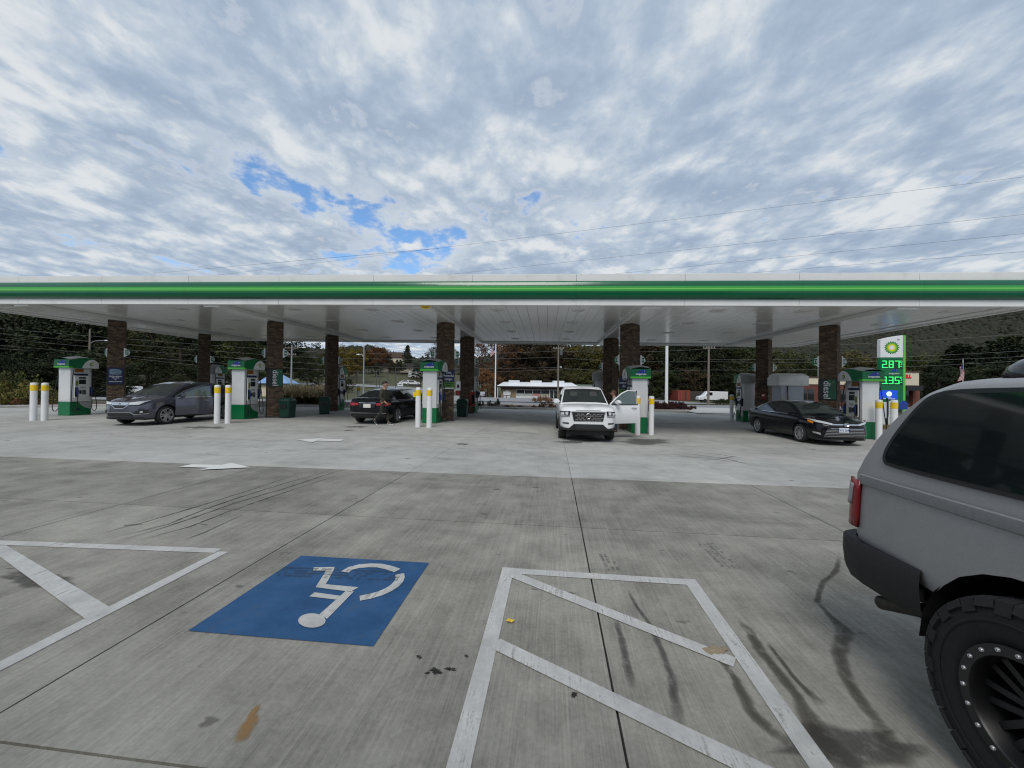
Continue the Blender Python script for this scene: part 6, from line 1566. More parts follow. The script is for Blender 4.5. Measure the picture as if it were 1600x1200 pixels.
for k in range(13):
    tree(172+22*k+tr.uniform(-8, 8), tr.uniform(82, 105), tr.uniform(490, 506)+k*1.0, tr.choice(['broad', 'broad', 'tall']), tr.choice(['green', 'olive', 'dark', 'green']), 'leafy green tree behind the grey crossover and second column', 'green trees behind the left lanes', 1.25)
for k in range(9):
    tree(205+28*k+tr.uniform(-8, 8), tr.uniform(76, 84), tr.uniform(560, 580), 'bushy', tr.choice(['dark', 'green']), 'low dense tree under the leafy row on the left', 'low trees behind the left lanes', 1.4)
for k in range(12):
    tree(446+14*k+tr.uniform(-5, 5), tr.uniform(140, 165), tr.uniform(546, 560), tr.choice(['broad', 'bushy']), tr.choice(['green', 'olive', 'dark', 'olive']), 'distant mixed green tree on the rise left of centre', 'distant trees on the rise', 1.3)
for k in range(15):
    tree(560+9.5*k+tr.uniform(-6, 6), tr.uniform(125, 172), tr.uniform(563, 574), tr.choice(['bushy', 'broad']), tr.choice(['dark', 'green', 'olive', 'brown', 'dark']), 'small distant tree on the slope of the hill road', 'small trees on the slope by the hill road', 1.5)
for px, Y, yt, kd, cl, lab in ((497, 88, 578, 'bushy', 'dark', 'squat dark tree behind the tan grasses'), (480, 96, 568, 'broad', 'dark', 'dark tree beside the blue-roofed building'), (537, 118, 541, 'broad', 'yellow', 'yellow-green autumn tree beside the street lamp pole'),
                               (556, 112, 543, 'tall', 'yellow', 'slim yellow-green autumn tree at the street lamp pole'), (545, 128, 552, 'bushy', 'orange', 'small orange tree half behind the yellow-green ones'), (588, 150, 540, 'broad', 'rust', 'rust-brown tree above the long beige building'), (603, 158, 549, 'broad', 'rust', 'smaller rust-brown tree left of the hill house'),
                               (575, 140, 546, 'tall', 'orange', 'orange-brown tree right of the street lamp pole'), (636, 172, 538, 'conifer', 'dark', 'lone dark pine standing against the sky beside the hill house'), (668, 190, 565, 'bushy', 'dark', 'low dark tree right of the lone pine'), (683, 118, 536, 'sparse', 'dark', 'thin dark tree against the sky by the third pump'), (652, 185, 568, 'bushy', 'green', 'low green tree under the lone pine'),
                               (545, 86, 590, 'bushy', 'dark', 'dark bush by the second back-row pump'), (527, 92, 583, 'bushy', 'dark', 'dark low tree behind the second back column')):
    tree(px, Y, yt, kd, cl, lab, None, 1.15)
tree(774, 112, 508, 'sparse', 'orange', 'bright orange autumn tree left of the low white-roofed store', None, 1.15); tree(752, 118, 535, 'sparse', 'orange', 'orange autumn tree hugging the third back column', None, 1.1); tree(793, 116, 540, 'sparse', 'rust', 'thin rust tree just left of the store roof', None, .95)
tree(762, 104, 575, 'bushy', 'orange', 'low orange bush below the bright orange tree', None, 1.2)
for k in range(12):
    tree(800+13*k+tr.uniform(-4, 4), tr.uniform(118, 140), tr.uniform(505, 525) if k < 6 else tr.uniform(535, 545), tr.choice(['broad', 'tall']), tr.choice(['brown', 'brown', 'dark']) if k < 6 else tr.choice(['yellow', 'olive', 'olive']), 'dark brownish tree in the wood behind the store roof' if k < 6 else 'yellow-olive autumn tree behind the white pickup', 'brownish wood behind the store' if k < 6 else 'yellow-olive trees behind the pickup', 1.2)
for k in range(9):
    tree(800+17*k, 112, tr.uniform(575, 585), 'bushy', 'brown' if k < 5 else 'olive', 'low scrubby tree right behind the store roof', 'scrub behind the store', 1.5)
for k in range(13):
    c_ = 'rust' if k < 3 else tr.choice(['dark', 'green', 'olive', 'dark'])
    tree(1000+13*k+tr.uniform(-4, 4), tr.uniform(98, 125), tr.uniform(515, 535), tr.choice(['broad', 'tall']), 'brown' if (k < 4 and tr.random() < .4) else c_, 'red-brown tree right of the fourth front column' if k < 3 else 'dark green tree behind the lawn and the white delivery truck', 'red-brown trees right of the fourth column' if k < 3 else 'green wood behind the lawn', 1.25)
for k in range(11):
    tree(1005+16*k, 94, tr.uniform(572, 585), 'bushy', tr.choice(['dark', 'dark', 'green', 'brown']), 'low dark bushy tree along the back of the lawn', 'bushes behind the lawn', 1.5)
for k in range(15):
    tree(1165+22*k+tr.uniform(-7, 7), tr.uniform(105, 150), tr.uniform(548, 562), tr.choice(['broad', 'broad', 'bushy']), tr.choice(['olive', 'olive', 'green']), 'olive autumn tree below the wooded hill on the right', 'olive trees below the right hill', 1.3)
for k in range(11):
    tree(1462+16*k+tr.uniform(-4, 4), tr.uniform(70, 92), tr.uniform(518, 545) if k > 1 else 562, 'conifer', 'dark', 'big dark pine above the grey SUV roof', 'dark pines above the SUV roof', 1.7)
for k in range(8):
    tree(1470+20*k, 66, tr.uniform(565, 580), 'bushy', 'dark', 'dense dark bush under the pines on the right', 'dark bushes under the right pines', 1.6)

# ---------------------------------------------------------------- shrubs and grasses in the beds
def shrub_mesh(seed, n=16, leaf=.10):
    r = random.Random(seed); cl = []
    for k in range(n):
        a = r.uniform(0, 6.28); q = r.random()**.5*.75; z = r.uniform(.25, .85)*(1-.45*q); cl.append(((q*math.cos(a), q*math.sin(a), z), r.uniform(.2, .34)))
    mb = MB()
    for c, q in cl[::2]: mb.tube([(0, 0, 0), (c[0]*.5, c[1]*.5, c[2]*.6), c], [.03, .02, .006], M_BARK, 4)
    return mb.mesh('stems', angle=60), leaves_mesh('foliage', cl, 70, leaf, seed)
SHR = [shrub_mesh(s_) for s_ in (31, 32, 33)]
LM['bed'] = leafmat('leaf_bed_green', [(0.055, 0.066, 0.022), (0.105, 0.115, 0.036), (0.18, 0.155, 0.045)]); LM['maroon'] = leafmat('leaf_maroon', [(0.022, 0.010, 0.011), (0.045, 0.016, 0.017), (0.075, 0.024, 0.022)]); LM['tan'] = leafmat('leaf_tan', [(0.42, 0.33, 0.20), (0.60, 0.49, 0.31), (0.74, 0.64, 0.44)]); LM['russet'] = leafmat('leaf_russet', [(0.13, 0.06, 0.035), (0.22, 0.11, 0.06), (0.30, 0.17, 0.09)])
def shrub(px, py, w, h, colour, label, group=None, Y=None):
    p = G(px, py) if Y is None else onT(px, Y); p.z = max(p.z, T(p.x, p.y))+.06; t = thing('shrub', label, 'shrub', p, tr.uniform(0, 6.28), group); a_, b_ = tr.choice(SHR); link('stems', a_, t); b = link('foliage', b_, t)
    if not len(b_.materials): b_.materials.append(LM['green'])
    b.material_slots[0].link = 'OBJECT'; b.material_slots[0].material = LM[colour]; t.scale = (w/2, w/2, h)
LS = 'leafy green shrub in the thick left bed'; GS = 'shrubs in the left bed'
for k in range(14):
    shrub(-40+11.5*k+tr.uniform(-3, 3), 633+tr.uniform(-4, 1.5), tr.uniform(1.5, 2.4), tr.uniform(1.1, 1.9)*(1 if k < 9 else .55), tr.choice(['bed', 'bed', 'bed', 'yellow']), LS, GS)
for k in range(9):
    shrub(-35+14*k, 0, 3.2, tr.uniform(2.0, 3.0)*(1 if k < 6 else .6), tr.choice(['green', 'bed', 'olive']), 'tall dense shrub behind the left bed', 'tall shrubs behind the left bed', Y=tr.uniform(31, 34))
for k in range(5):
    shrub(8+17*k, 634.8, .7, .5, tr.choice(['yellow', 'russet', 'russet']), 'low yellowing plant at the left kerb', 'low plants at the left kerb')
def grass_mesh(seed, n=170):
    r = random.Random(seed); g = MB(); p = MB()
    for k in range(n):
        a = r.uniform(0, 6.28); b = r.uniform(0, .22); lean = r.uniform(.05, .5); h_ = r.uniform(.55, 1.0); x, y = b*math.cos(a), b*math.sin(a); tip = (x+lean*math.cos(a), y+lean*math.sin(a), h_*(1-.25*lean)); mid = (x+lean*.35*math.cos(a), y+lean*.35*math.sin(a), h_*.6)
        w = .014; d = (-math.sin(a)*w, math.cos(a)*w)
        g.add([(x-d[0], y-d[1], 0), (x+d[0], y+d[1], 0), (mid[0]+d[0], mid[1]+d[1], mid[2]), (mid[0]-d[0], mid[1]-d[1], mid[2]), tip], [(0, 1, 2, 3), (3, 2, 4)], LM['olive'])
        if k % 4 != 3:
            for q in range(5):
                c = Vector(tip)+Vector((r.uniform(-.05, .05), r.uniform(-.05, .05), r.uniform(-.05, .16))); u_ = Vector((r.uniform(-1, 1), r.uniform(-1, 1), 1.5)).normalized()*.085; v_ = u_.cross(Vector((r.uniform(-1, 1), r.uniform(-1, 1), 0)))  .normalized()*.034
                p.add([c-u_, c+v_, c+u_, c-v_], [(0, 1, 2, 3)], LM['tan'])
    return g.mesh('blades', recalc=False), p.mesh('plumes', recalc=False)
GRS = [grass_mesh(1), grass_mesh(2)]
for k in range(11):
    p = G(444+6.6*k, 633.5+tr.uniform(-1.5, 0.5)); p.z += .12; t = thing('ornamental_grass', 'tan plumed ornamental grass clump between the second columns', 'grass clump', p, tr.uniform(0, 6), 'tan grasses between the second columns'); a_, b_ = tr.choice(GRS); link('blades', a_, t); link('plumes', b_, t); s_ = tr.uniform(.95, 1.2); t.scale = (s_, s_, s_)
for k in range(7):
    p = G(446+10*k, 633); p.y += 1.2; p.z += .12; t = thing('ornamental_grass', 'tan plumed grass clump in the rear of the grass bed', 'grass clump', p, tr.uniform(0, 6), 'tan grasses in the rear of the bed'); a_, b_ = tr.choice(GRS); link('blades', a_, t); link('plumes', b_, t); t.scale = (1.3, 1.3, 1.3)
for px, py, w, h_, cl, lab in ((737, 637, 1.0, .85, 'dark', 'dark evergreen shrub at the third back-row pump'), (751, 637, .6, .62, 'dark', 'small dark shrub, middle of the three near the orange tree'), (766, 637, .6, .6, 'dark', 'small round dark shrub at the kerb'), (778, 637, .7, .75, 'dark', 'dark upright shrub at the kerb, nearest the store sign'),
                               (792, 638, .7, .25, 'russet', 'flat russet plant, first right of the dark kerb shrubs'), (800, 638, .8, .3, 'tan', 'flat tan plant beside the first russet one'), (812, 638, .8, .22, 'russet', 'flat russet plant in the middle of the kerb row'), (826, 638.5, .8, .25, 'tan', 'flat tan plant before the lawn patch'), (834, 639, .8, .3, 'russet', 'russet plant left of the rust shrubs'),
                               (846, 639, .8, .62, 'rust', 'rust coloured shrub at the kerb before the lawn patch'), (857, 639, .8, .62, 'rust', 'rust shrub at the kerb, left of the pickup mirror'), (866, 639, .7, .58, 'russet', 'russet shrub hidden partly by the pickup')):
    shrub(px, py, w, h_, cl, lab)
for k in range(4): shrub(838+7*k, 0, 1.3, 1.0, 'russet', 'bushy russet grass on the lawn patch across the road', 'russet clumps on the lawn patch', Y=50)
for k in range(13): shrub(1020+5.0*k, 641.5-.35*(k % 2), 1.05, .62*(1 if k < 9 else .7), 'maroon', 'low maroon hedge shrub in the bed right of the fourth pump', 'maroon hedge right of the fourth pump')
for k in range(9): shrub(1022+5.6*k, 638, 1.2, .7, 'maroon', 'low maroon hedge shrub in the rear row of the bed', 'maroon hedge rear row')
for k in range(5): shrub(1121+5*k, 0, 1.4, .9, 'dark', 'dark low shrub by the lawn before the white delivery truck', 'dark shrubs on the lawn', Y=56)
mb = MB(); gp = []
rr = random.Random(5)
for k in range(2600):
    px = rr.uniform(1018, 1150); Y = rr.uniform(49, 66); p = onT(px, Y); a = rr.uniform(0, 6.28); h_ = rr.uniform(.05, .13); mb.add([(p.x-.03*math.cos(a), p.y-.03*math.sin(a), p.z-.05), (p.x+.03*math.cos(a), p.y+.03*math.sin(a), p.z-.05), (p.x+rr.uniform(-.04, .04), p.y, p.z+h_)], [(0, 1, 2)], LM['olive'])
tag(mb.build('lawn_grass', recalc=False), 'short olive lawn grass across the road on the right', 'grass', kind='stuff')

# ---------------------------------------------------------------- far buildings
M_TANB = mat('tan_brick', (.30, .215, .13), .85, var=.12, vscale=3); M_ROOFW = mat('white_roof', (.70, .72, .74), .5, var=.05); M_BEIGE = mat('beige_wall', (.50, .45, .37), .8, var=.06); M_CREAM = mat('cream_wall', (.68, .60, .46), .75, var=.05); M_DKBR = mat('dark_brown_wall', (.085, .04, .03), .8, var=.15); M_GREYS = mat('grey_siding', (.22, .22, .21), .8, var=.1); M_ROOFD = mat('dark_roof', (.05, .045, .042), .8, var=.2); M_ROOFB = mat('blue_metal_roof', (.20, .32, .55), .4); M_REDW = mat('red_wall', (.22, .022, .026), .7, var=.12)
def block(px0, px1, Y, ybase, ytop, depth, label, name='building', wall=M_BEIGE, z0=None):
    """footing: an Empty at the middle of the front; local x along the front, y into depth"""
    xa, xb = PY(px0, 600, Y).x, PY(px1, 600, Y).x; c = (xa+xb)/2; zb = T(c, Y)-.1 if z0 is None else z0; h_ = zat((px0+px1)/2, ytop, Y)-zb
    t = thing(name, label, 'building', (c, Y, zb)); return t, (xb-xa)/2, h_, depth
def part(t, name, material, *boxes, bevel=0.0):
    mb = MB()
    for b in boxes: mb.box(*b, material)
    return mb.build(name, t, bevel=bevel)
# low store across the road
t, w, h_, d = block(783, 897, 100, 622, 603.2, 14, 'low tan brick store with white roof and shop windows across the road', 'roadside_store')
part(t, 'wall', M_TANB, (-w, w, 0, d, 0, h_-.4)); part(t, 'wall_band', M_DKBR, (-w-.02, w+.02, -.05, d, h_-.95, h_-.4)); part(t, 'roof_edge', M_ROOFD, (-w-1.0, w+1.0, -1.3, d+.8, h_-.4, h_-.1))
mb = MB(); mb.add([(-w-1.1, -1.4, h_-.1), (w+1.1, -1.4, h_-.1), (w+1.1, d+1, h_-.1), (-w-1.1, d+1, h_-.1), (-w+.6, 2, h_+1.0), (w-.3, 2, h_+1.0), (w-.3, d-3, h_+1.0), (-w+.6, d-3, h_+1.0)], [(4, 5, 6, 7), (0, 1, 5, 4), (1, 2, 6, 5), (2, 3, 7, 6), (3, 0, 4, 7), (3, 2, 1, 0)], M_ROOFW); mb.build('roof', t)
for k, xx in enumerate((-w+3.4, -w+9.2, -w+15.2)): part(t, 'roof_vent_box', M_ROOFW, (xx-1.45, xx+1.45, 1.2, 4, h_+.7, h_+1.45))
gw = PY(807, 600, 100).x-t.location.x
for k in range(4):
    a = gw+2.15*k; o = part(t, 'shop_window', M_GLASSD, (a, a+2.0, -.06, -.02, .55, 2.15)); part(o, 'window_frame', M_ROOFW, (a-.1, a, -.1, -.01, .2, 2.25), (a, a+2.0, -.1, -.01, 2.15, 2.25))
    part(o, 'window_display', mat('display_%d' % k, [(.5, .5, .48), (.45, .46, .45), (.55, .25, .25), (.42, .38, .30)][k], .6, var=.4, vscale=2.5), (a+.05, a+1.95, -.075, -.062, .55, 1.2))
part(t, 'shopfront_base', M_ROOFW, (gw-.1, gw+8.6, -.12, -.02, .0, .55)); o = part(t, 'door', M_GLASSD, (gw+8.75, gw+10.7, -.08, -.02, .1, 2.2)); part(o, 'door_frame', M_ROOFW, (gw+8.6, gw+8.78, -.1, -.01, 0, 2.3), (gw+9.65, gw+9.8, -.1, -.01, 0, 2.3), (gw+10.7, gw+10.85, -.1, -.01, 0, 2.3), (gw+8.78, gw+10.7, -.1, -.01, 2.2, 2.3))
sg_ = part(t, 'notice_board', M_ROOFW, (-w+.6, -w+2.5, -.35, -.25, .75, 1.7)); part(sg_, 'notice_lower', M_ROOFW, (-w+.7, -w+1.3, -.33, -.26, .1, .6), (-w+1.5, -w+2.4, -.33, -.26, .1, .6), (-w+1.2, -w+1.9, -.33, -.26, 1.72, 1.95))
part(t, 'corner_post', M_ROOFW, (-w-.9, -w-.75, -1.2, -1.05, 0, h_-.4))
t, w, h_, d = block(896, 940, 103, 622, 601, 10, 'grey-green roofed annex just behind the pickup roof', 'store_annex'); part(t, 'wall', M_TANB, (-w, w, 0, d, 0, h_-.6)); part(t, 'roof', mat('sage_roof', (.19, .23, .20), .6), (-w-.3, w+.3, -.4, d, h_-.6, h_)); part(t, 'window', M_GLASSD, (-w+1, -w+3, -.04, 0, .8, 1.9))
# red restaurant, far left
t, w, h_, d = block(66, 112, 70, 606, 580.5, 8, 'dark red restaurant with white oval sign behind the leftmost pump', 'red_restaurant'); part(t, 'wall', M_REDW, (-w, w, 0, d, 0, h_-.18)); part(t, 'roof_edge', M_ROOFW, (-w-.1, w+.1, -.12, d, h_-.18, h_)); part(t, 'window', M_GLASSD, (-w+1.2, -w+2.6, -.05, 0, .2, 2.1)); part(t, 'door', M_GLASSD, (-w+3.4, -w+4.6, -.05, 0, .0, 2.3))
mb = MB(); mb.prism([(-w+2.1+.95*math.cos(a), h_-.85+.42*math.sin(a)) for a in [2*math.pi*k/20 for k in range(20)]], -.16, -.05, M_TXT); so = mb.build('oval_sign', t); link('lettering', text_mesh('DQ', .72, M_REDP, bold=.02, depth=.01), so, (-w+2.1, -.17, h_-.87), (math.pi/2, 0, 0))
t, w, h_, d = block(147, 193, 78, 618, 585, 9, 'low grey sided building with white roof line left of the coffee sign column', 'grey_building'); part(t, 'wall', M_GREYS, (-w, w, 0, d, 0, h_-.2))
for k in range(6): part(t, 'siding_board', M_GREYS, (-w, w, -.05, -.01, .5*k+.04, .5*k+.46))
part(t, 'roof', M_ROOFW, (-w-.3, w+.3, -.4, d, h_-.2, h_)); part(t, 'garage_door', M_DGREY, (-w+1, w-1.6, -.09, -.055, .05, 2.4))
t, w, h_, d = block(199, 238, 80, 618, 586.5, 5, 'cream windowless boxy building above the crossover windscreen', 'cream_building'); part(t, 'wall', M_CREAM, (-w, w, 0, d, 0, h_)); part(t, 'corner_trim', M_BEIGE, (-w*.35, -w*.30, -.03, 0, 0, h_-.05), (w*.55, w*.6, -.03, 0, 0, h_-.05)); part(t, 'door', M_DKBR, (-w*.95, -w*.6, -.04, 0, 0, 2.1))
# blue roofed small building
t, w, h_, d = block(408, 449, 72, 612, 598.5, 2.6, 'small cream building with pale blue metal roof beside the diesel sign', 'blue_roofed_building'); part(t, 'wall', M_CREAM, (-w, w, 0, d, 0, h_)); mb = MB(); hr = 1.75; mb.add([(-w-.5, -.6, h_-.05), (w+.5, -.6, h_-.05), (w+.5, d+.6, h_-.05), (-w-.5, d+.6, h_-.05), (-w+1.0, d/2, h_+hr), (w-1.9, d/2, h_+hr)], [(0, 1, 5, 4), (1, 2, 5), (2, 3, 4, 5), (3, 0, 4), (3, 2, 1, 0)], M_ROOFB); mb.build('roof', t); part(t, 'door', M_GREYS, (w-1.3, w-.5, -.05, 0, 0, 1.9)); part(t, 'eave_board', M_DGREY, (-w-.45, w+.45, -.55, -.5, h_-.2, h_-.06)); part(t, 'lamp', M_DGREY, (w-2.3, w-2.0, -.1, 0, 1.5, 1.7))
# long beige building and hill house
t, w, h_, d = block(582, 645, 152, 585, 574, 14, 'long low beige building up the hill road', 'beige_building'); part(t, 'wall', M_BEIGE, (-w, w, 0, d, 0, h_)); part(t, 'roof', M_ROOFD, (-w-.4, w+.4, -.6, d, h_, h_+1.6)); part(t, 'wall_band', M_ROOFW, (-w, w, -.05, 0, h_-.35, h_-.05)); [part(t, 'window', M_GLASSD, (x, x+1.2, -.04, 0, 1.2, 2.0)) for x in (-w+2, -w+6, 0, w-4)]
t, w, h_, d = block(606, 631, 178, 568, 558.5, 8, 'pale house with brown roof on the skyline by the lone pine', 'hill_house'); part(t, 'wall', M_CREAM, (-w, w, 0, d, -3, h_)); mb = MB(); mb.prism([(-w-.6, h_), (w+.6, h_), (w-.8, h_+2.4), (-w+.4, h_+2.4)], -.5, d+.5, mat('brown_roof', (.11, .075, .055), .8)); mb.build('roof', t); [part(t, 'window', M_GLASSD, (x, x+1.0, -.05, 0, h_-2.2, h_-1.0)) for x in (-w+1, 0, w-2.2)]
# cream and brick restaurant on the right
t, w, h_, d = block(1252, 1437, 56, 640, 579, 14, 'cream topped brick restaurant with red lettering behind the price sign', 'cream_restaurant')
lx = lambda px: PY(px, 600, 56).x-t.location.x
zz2 = lambda py: zat(1400, py, 56)-t.location.z
part(t, 'wall', mat('red_brown_brick', (.13, .045, .03), .85, var=.2, vscale=5), (-w, w, .3, d, 0, zz2(600))); part(t, 'tower_wall', M_CREAM, (lx(1404), w-.1, 0, 4, zz2(602), h_-.15)); part(t, 'tower_cap', M_DKBR, (lx(1402), w+.05, -.12, 4.1, h_-.15, h_)); part(t, 'parapet', M_CREAM, (-w, lx(1404)-.02, .2, d, zz2(602), zz2(591.5))); part(t, 'parapet_cap', M_DKBR, (-w-.1, lx(1404)-.02, .1, d, zz2(591.5), zz2(590))); part(t, 'canopy_awning', M_BLACK, (lx(1402), lx(1428), -1.3, .28, zz2(602)-.75, zz2(602)))
part(t, 'tower_pier', mat('red_brown_brick2', (.17, .06, .04), .85, var=.2, vscale=5), (lx(1426), w, -.05, .28, 0, zz2(602)-.02)); [part(t, 'window', M_GLASSD, (lx(a), lx(b), .24, .3, .7, 2.5)) for a, b in ((1256, 1263), (1265, 1274), (1284, 1296), (1316, 1330), (1404, 1412), (1414, 1424))]
lo_ = link('lettering', text_mesh('TACO BELL', .66, mat('red_sign', (.50, .015, .02), .4, emit=(.6, .01, .02), estr=.25), bold=.03, depth=.05), t, (lx(1405), -.06, zz2(588)), (math.pi/2, 0, 0)); lo_.name = 'sign_lettering'
# red container and dark fence behind the lawn
t = thing('shipping_container', 'rust red container at the back of the lawn', 'container', onT(1069, 88)); part(t, 'container_body', mat('container_red', (.22, .045, .03), .7, var=.2, vscale=2), (-1.4, 1.4, 0, 6, 0, 2.35)); [part(t, 'container_rib', mat('container_red_rib', (.26, .06, .04), .7), (x-.06, x+.06, -.06, 0, .05, 2.3)) for x in (-1.3, -.65, 0, .65, 1.3)]; part(t, 'container_door', M_DKBR, (.15, .58, -.05, 0, .2, 2.1))
t = thing('board_fence', 'dark board fence right of the red container', 'fence', onT(1089, 90)); [part(t, 'board', M_ROOFD, (-1.6+.2*k+.008, -1.6+.2*(k+1)-.008, 0, .03+.01*(k % 2), 0, 2.2)) for k in range(18)]; part(t, 'rail', M_ROOFD, (-1.6, 2.0, .045, .1, .5, .6), (-1.6, 2.0, .045, .1, 1.6, 1.7))

# ---------------------------------------------------------------- small far vehicles
def small_car(p, rz, colm, label, kind='car', s_=1.0, name='parked_car', cat='car'):
    t = thing(name, label, cat, p, rz); t.scale = (s_,)*3
    if kind == 'car': prof = [(-2.2, .35), (-2.2, .85), (-1.6, .95), (-1.2, 1.40), (.2, 1.42), (.95, .95), (2.0, .80), (2.25, .6), (2.25, .35)]; cab = [(-1.42, .95), (-1.1, 1.34), (.15, 1.36), (.75, .95)]
    elif kind == 'pickup': prof = [(-2.7, .5), (-2.7, 1.1), (-.9, 1.12), (-.75, 1.75), (.4, 1.75), (1.0, 1.2), (2.4, 1.12), (2.6, .8), (2.6, .5)]; cab = [(-.78, 1.2), (-.68, 1.66), (.35, 1.66), (.8, 1.2)]
    else: prof = [(-2.6, .4), (-2.6, 2.0), (.9, 2.05), (1.7, 1.2), (2.5, 1.05), (2.6, .7), (2.6, .4)]; cab = [(.2, 1.3), (.2, 1.85), (.8, 1.85), (1.4, 1.25)]
    mb = MB(); mb.prism(prof, -.88, .88, colm); mb.build('body', t, bevel=.07); 
    for y in (-.895, .885): mb = MB(); mb.prism(cab, y, y+.01, M_GLASSD); mb.build('window', t)
    for x in (-1.5, 1.5):
        for y in (-.82, .82):
            mb = MB(); mb.lathe([(.001, -.1), (.33, -.1), (.33, .1), (.001, .1)], M_RUBBER, (x, y, .33), 'Y', 14); mb.lathe([(.001, -.105), (.18, -.105)], M_STEEL, (x, y, .33), 'Y', 10); mb.build('wheel', t)
    mb = MB(); mb.box(prof[0][0]-.01, prof[0][0]+.02, -.8, -.5, .7, .85, M_RED); mb.box(prof[0][0]-.01, prof[0][0]+.02, .5, .8, .7, .85, M_RED); mb.build('tail_light', t); return t
M_VWHITE = mat('far_white_paint', (.75, .76, .78), .35); M_VSILV = mat('far_silver_paint', (.42, .43, .45), .3, .5)
small_car(onT(209, 66), R_(170), M_VWHITE, 'white pickup on the road left of the coffee sign column', 'pickup', 1, 'far_pickup', 'pickup truck'); small_car(onT(157, 62), R_(5), M_VSILV, 'silver car on the road behind the leftmost pump'); small_car(onT(80, 58), R_(80), M_VWHITE, 'small pale car between the two leftmost bollards and pump')
small_car(onT(652, 141), R_(20), M_VWHITE, 'white van parked at the end of the long beige building', 'van', 1.2, 'far_van', 'van'); small_car(onT(636, 118), R_(5), M_VWHITE, 'white car on the hill road, left one of two'); small_car(onT(646, 118), R_(5), M_VWHITE, 'white car on the hill road nearest the third pump')
small_car(onT(1112, 76), R_(175), M_VWHITE, 'white delivery truck standing behind the lawn', 'van', 1.05, 'delivery_truck', 'truck'); small_car(onT(753, 97), R_(90), M_VSILV, 'silver car parked left of the low store')

# ---------------------------------------------------------------- poles, wires, lamps, flags
def pole(px, Y, ytop, label, r0=.15, r1=.10, material=M_WOOD, arms=True, name='utility_pole', cat='utility pole'):
    p = onT(px, Y, -.1); h_ = zat(px, ytop, Y)-p.z; t = thing(name, label, cat, p); mb = MB(); mb.cyl((0, 0, 0), (0, 0, h_), r0, r1, material, 10); mb.build('pole', t)
    if arms:
        for dz, w in ((.5, 1.1), (1.6, .8)):
            mb = MB(); mb.box(-w, w, -.14, -.04, h_-dz-.06, h_-dz+.06, M_WOOD); o = mb.build('crossarm', t)
            mb = MB()
            for x in (-w+.1, -w*.4, w*.4, w-.1): mb.lathe([(.03, h_-dz+.06), (.05, h_-dz+.14), (.03, h_-dz+.22), (.001, h_-dz+.23)], M_GALV, (x, -.09, 0), 'Z', 8)
            mb.build('insulator', o)
    return t, h_
tp, hp_ = pole(872, 58, 528, 'wooden utility pole with transformer beside the white pickup'); mb = MB(); mb.lathe([(.001, 0), (.24, .02), (.24, .8), (.15, .9), (.001, .92)], M_DGREY, (.42, -.1, zat(872, 555, 58)-tp.location.z), 'Z', 14); mb.build('transformer', tp); mb = MB(); mb.box(.2, .5, -.3, 0, zat(872, 575, 58)-tp.location.z, zat(872, 572, 58)-tp.location.z, M_GALV); mb.build('lamp_head', tp)
pole(1107, 50, 525, 'wooden utility pole on the lawn before the white delivery truck'); pA, _ = pole(139, 58, 514, 'thin utility pole with lamp arm behind the leftmost pump', arms=False); pB, _ = pole(455, 62, 539, 'pale utility pole beside the blue-roofed building', material=M_GALV); pC, _ = pole(568, 60, 540, 'street lamp pole left of the walking man', .11, .08, M_GALV, False, 'street_lamp', 'street lamp'); pole(309, 70, 575, 'thin post behind the leftmost back column', .06, .05, M_WOOD, False, 'thin_post', 'post'); pole(1278, 60, 573, 'slim lamp post by the rightmost front column', .06, .05, M_GALV, False, 'lamp_post', 'lamp post')
for k, (px, Y, yt) in enumerate(((588, 72, 578), (593, 74, 574), (606, 76, 577), (618, 78, 575), (694, 80, 590))): pole(px, Y, yt, 'thin dark post along the hill road', .07, .06, M_DGREY, False, 'roadside_post', 'post')[0]['group'] = 'posts along the hill road'
def lamp_arm(P_, px, Y, py, L):
    z = zat(px, py, Y)-P_.location.z; mb = MB(); mb.tube([(0, 0, z-.3), (L*.3, 0, z+.12), (L, 0, z+.25)], .05, M_GALV, 6); t = mb.build('lamp_arm', P_); mb = MB(); mb.lathe([(.001, -.06), (.30, -.05), (.26, .03), (.10, .08), (.001, .09)], M_ROOFW, (L, 0, z+.2), 'Z', 12); mb.build('lamp_head', t)
lamp_arm(pA, 140, 58, 534, 2.6); lamp_arm(pC, 567, 60, 556, -.9); lamp_arm(pB, 456, 62, 545, 2.0)
def wire(p0, p1, sag, r, label, material=M_WIRE, group='overhead wires'):
    mb = MB(); n = 24; mb.tube([Vector(p0).lerp(Vector(p1), k/n)+Vector((0, 0, -4*sag*(k/n)*(1-k/n))) for k in range(n+1)], r, material, 4); tag(mb.build('overhead_wire'), label, 'wire', group)
# wires above the canopy
for k, (a, b) in enumerate((((700, 386), (1640, 271.5)), ((800, 418.5), (1640, 331)), ((985, 425.5), (1640, 361)), ((1185, 425.5), (1640, 390)), ((275, 424), (560, 399)))):
    d0, d1 = (52, 34); A = PY(a[0], a[1], d0); B = PY(b[0], b[1], d1); D = (A-B)
    ex = A+D*.8 if k != 4 else A+D*.2; wire(ex, B-D*.25, 0.0 if k != 4 else .0, .011, 'thin dark overhead wire against the clouds', M_WIRE, 'wires against the clouds')
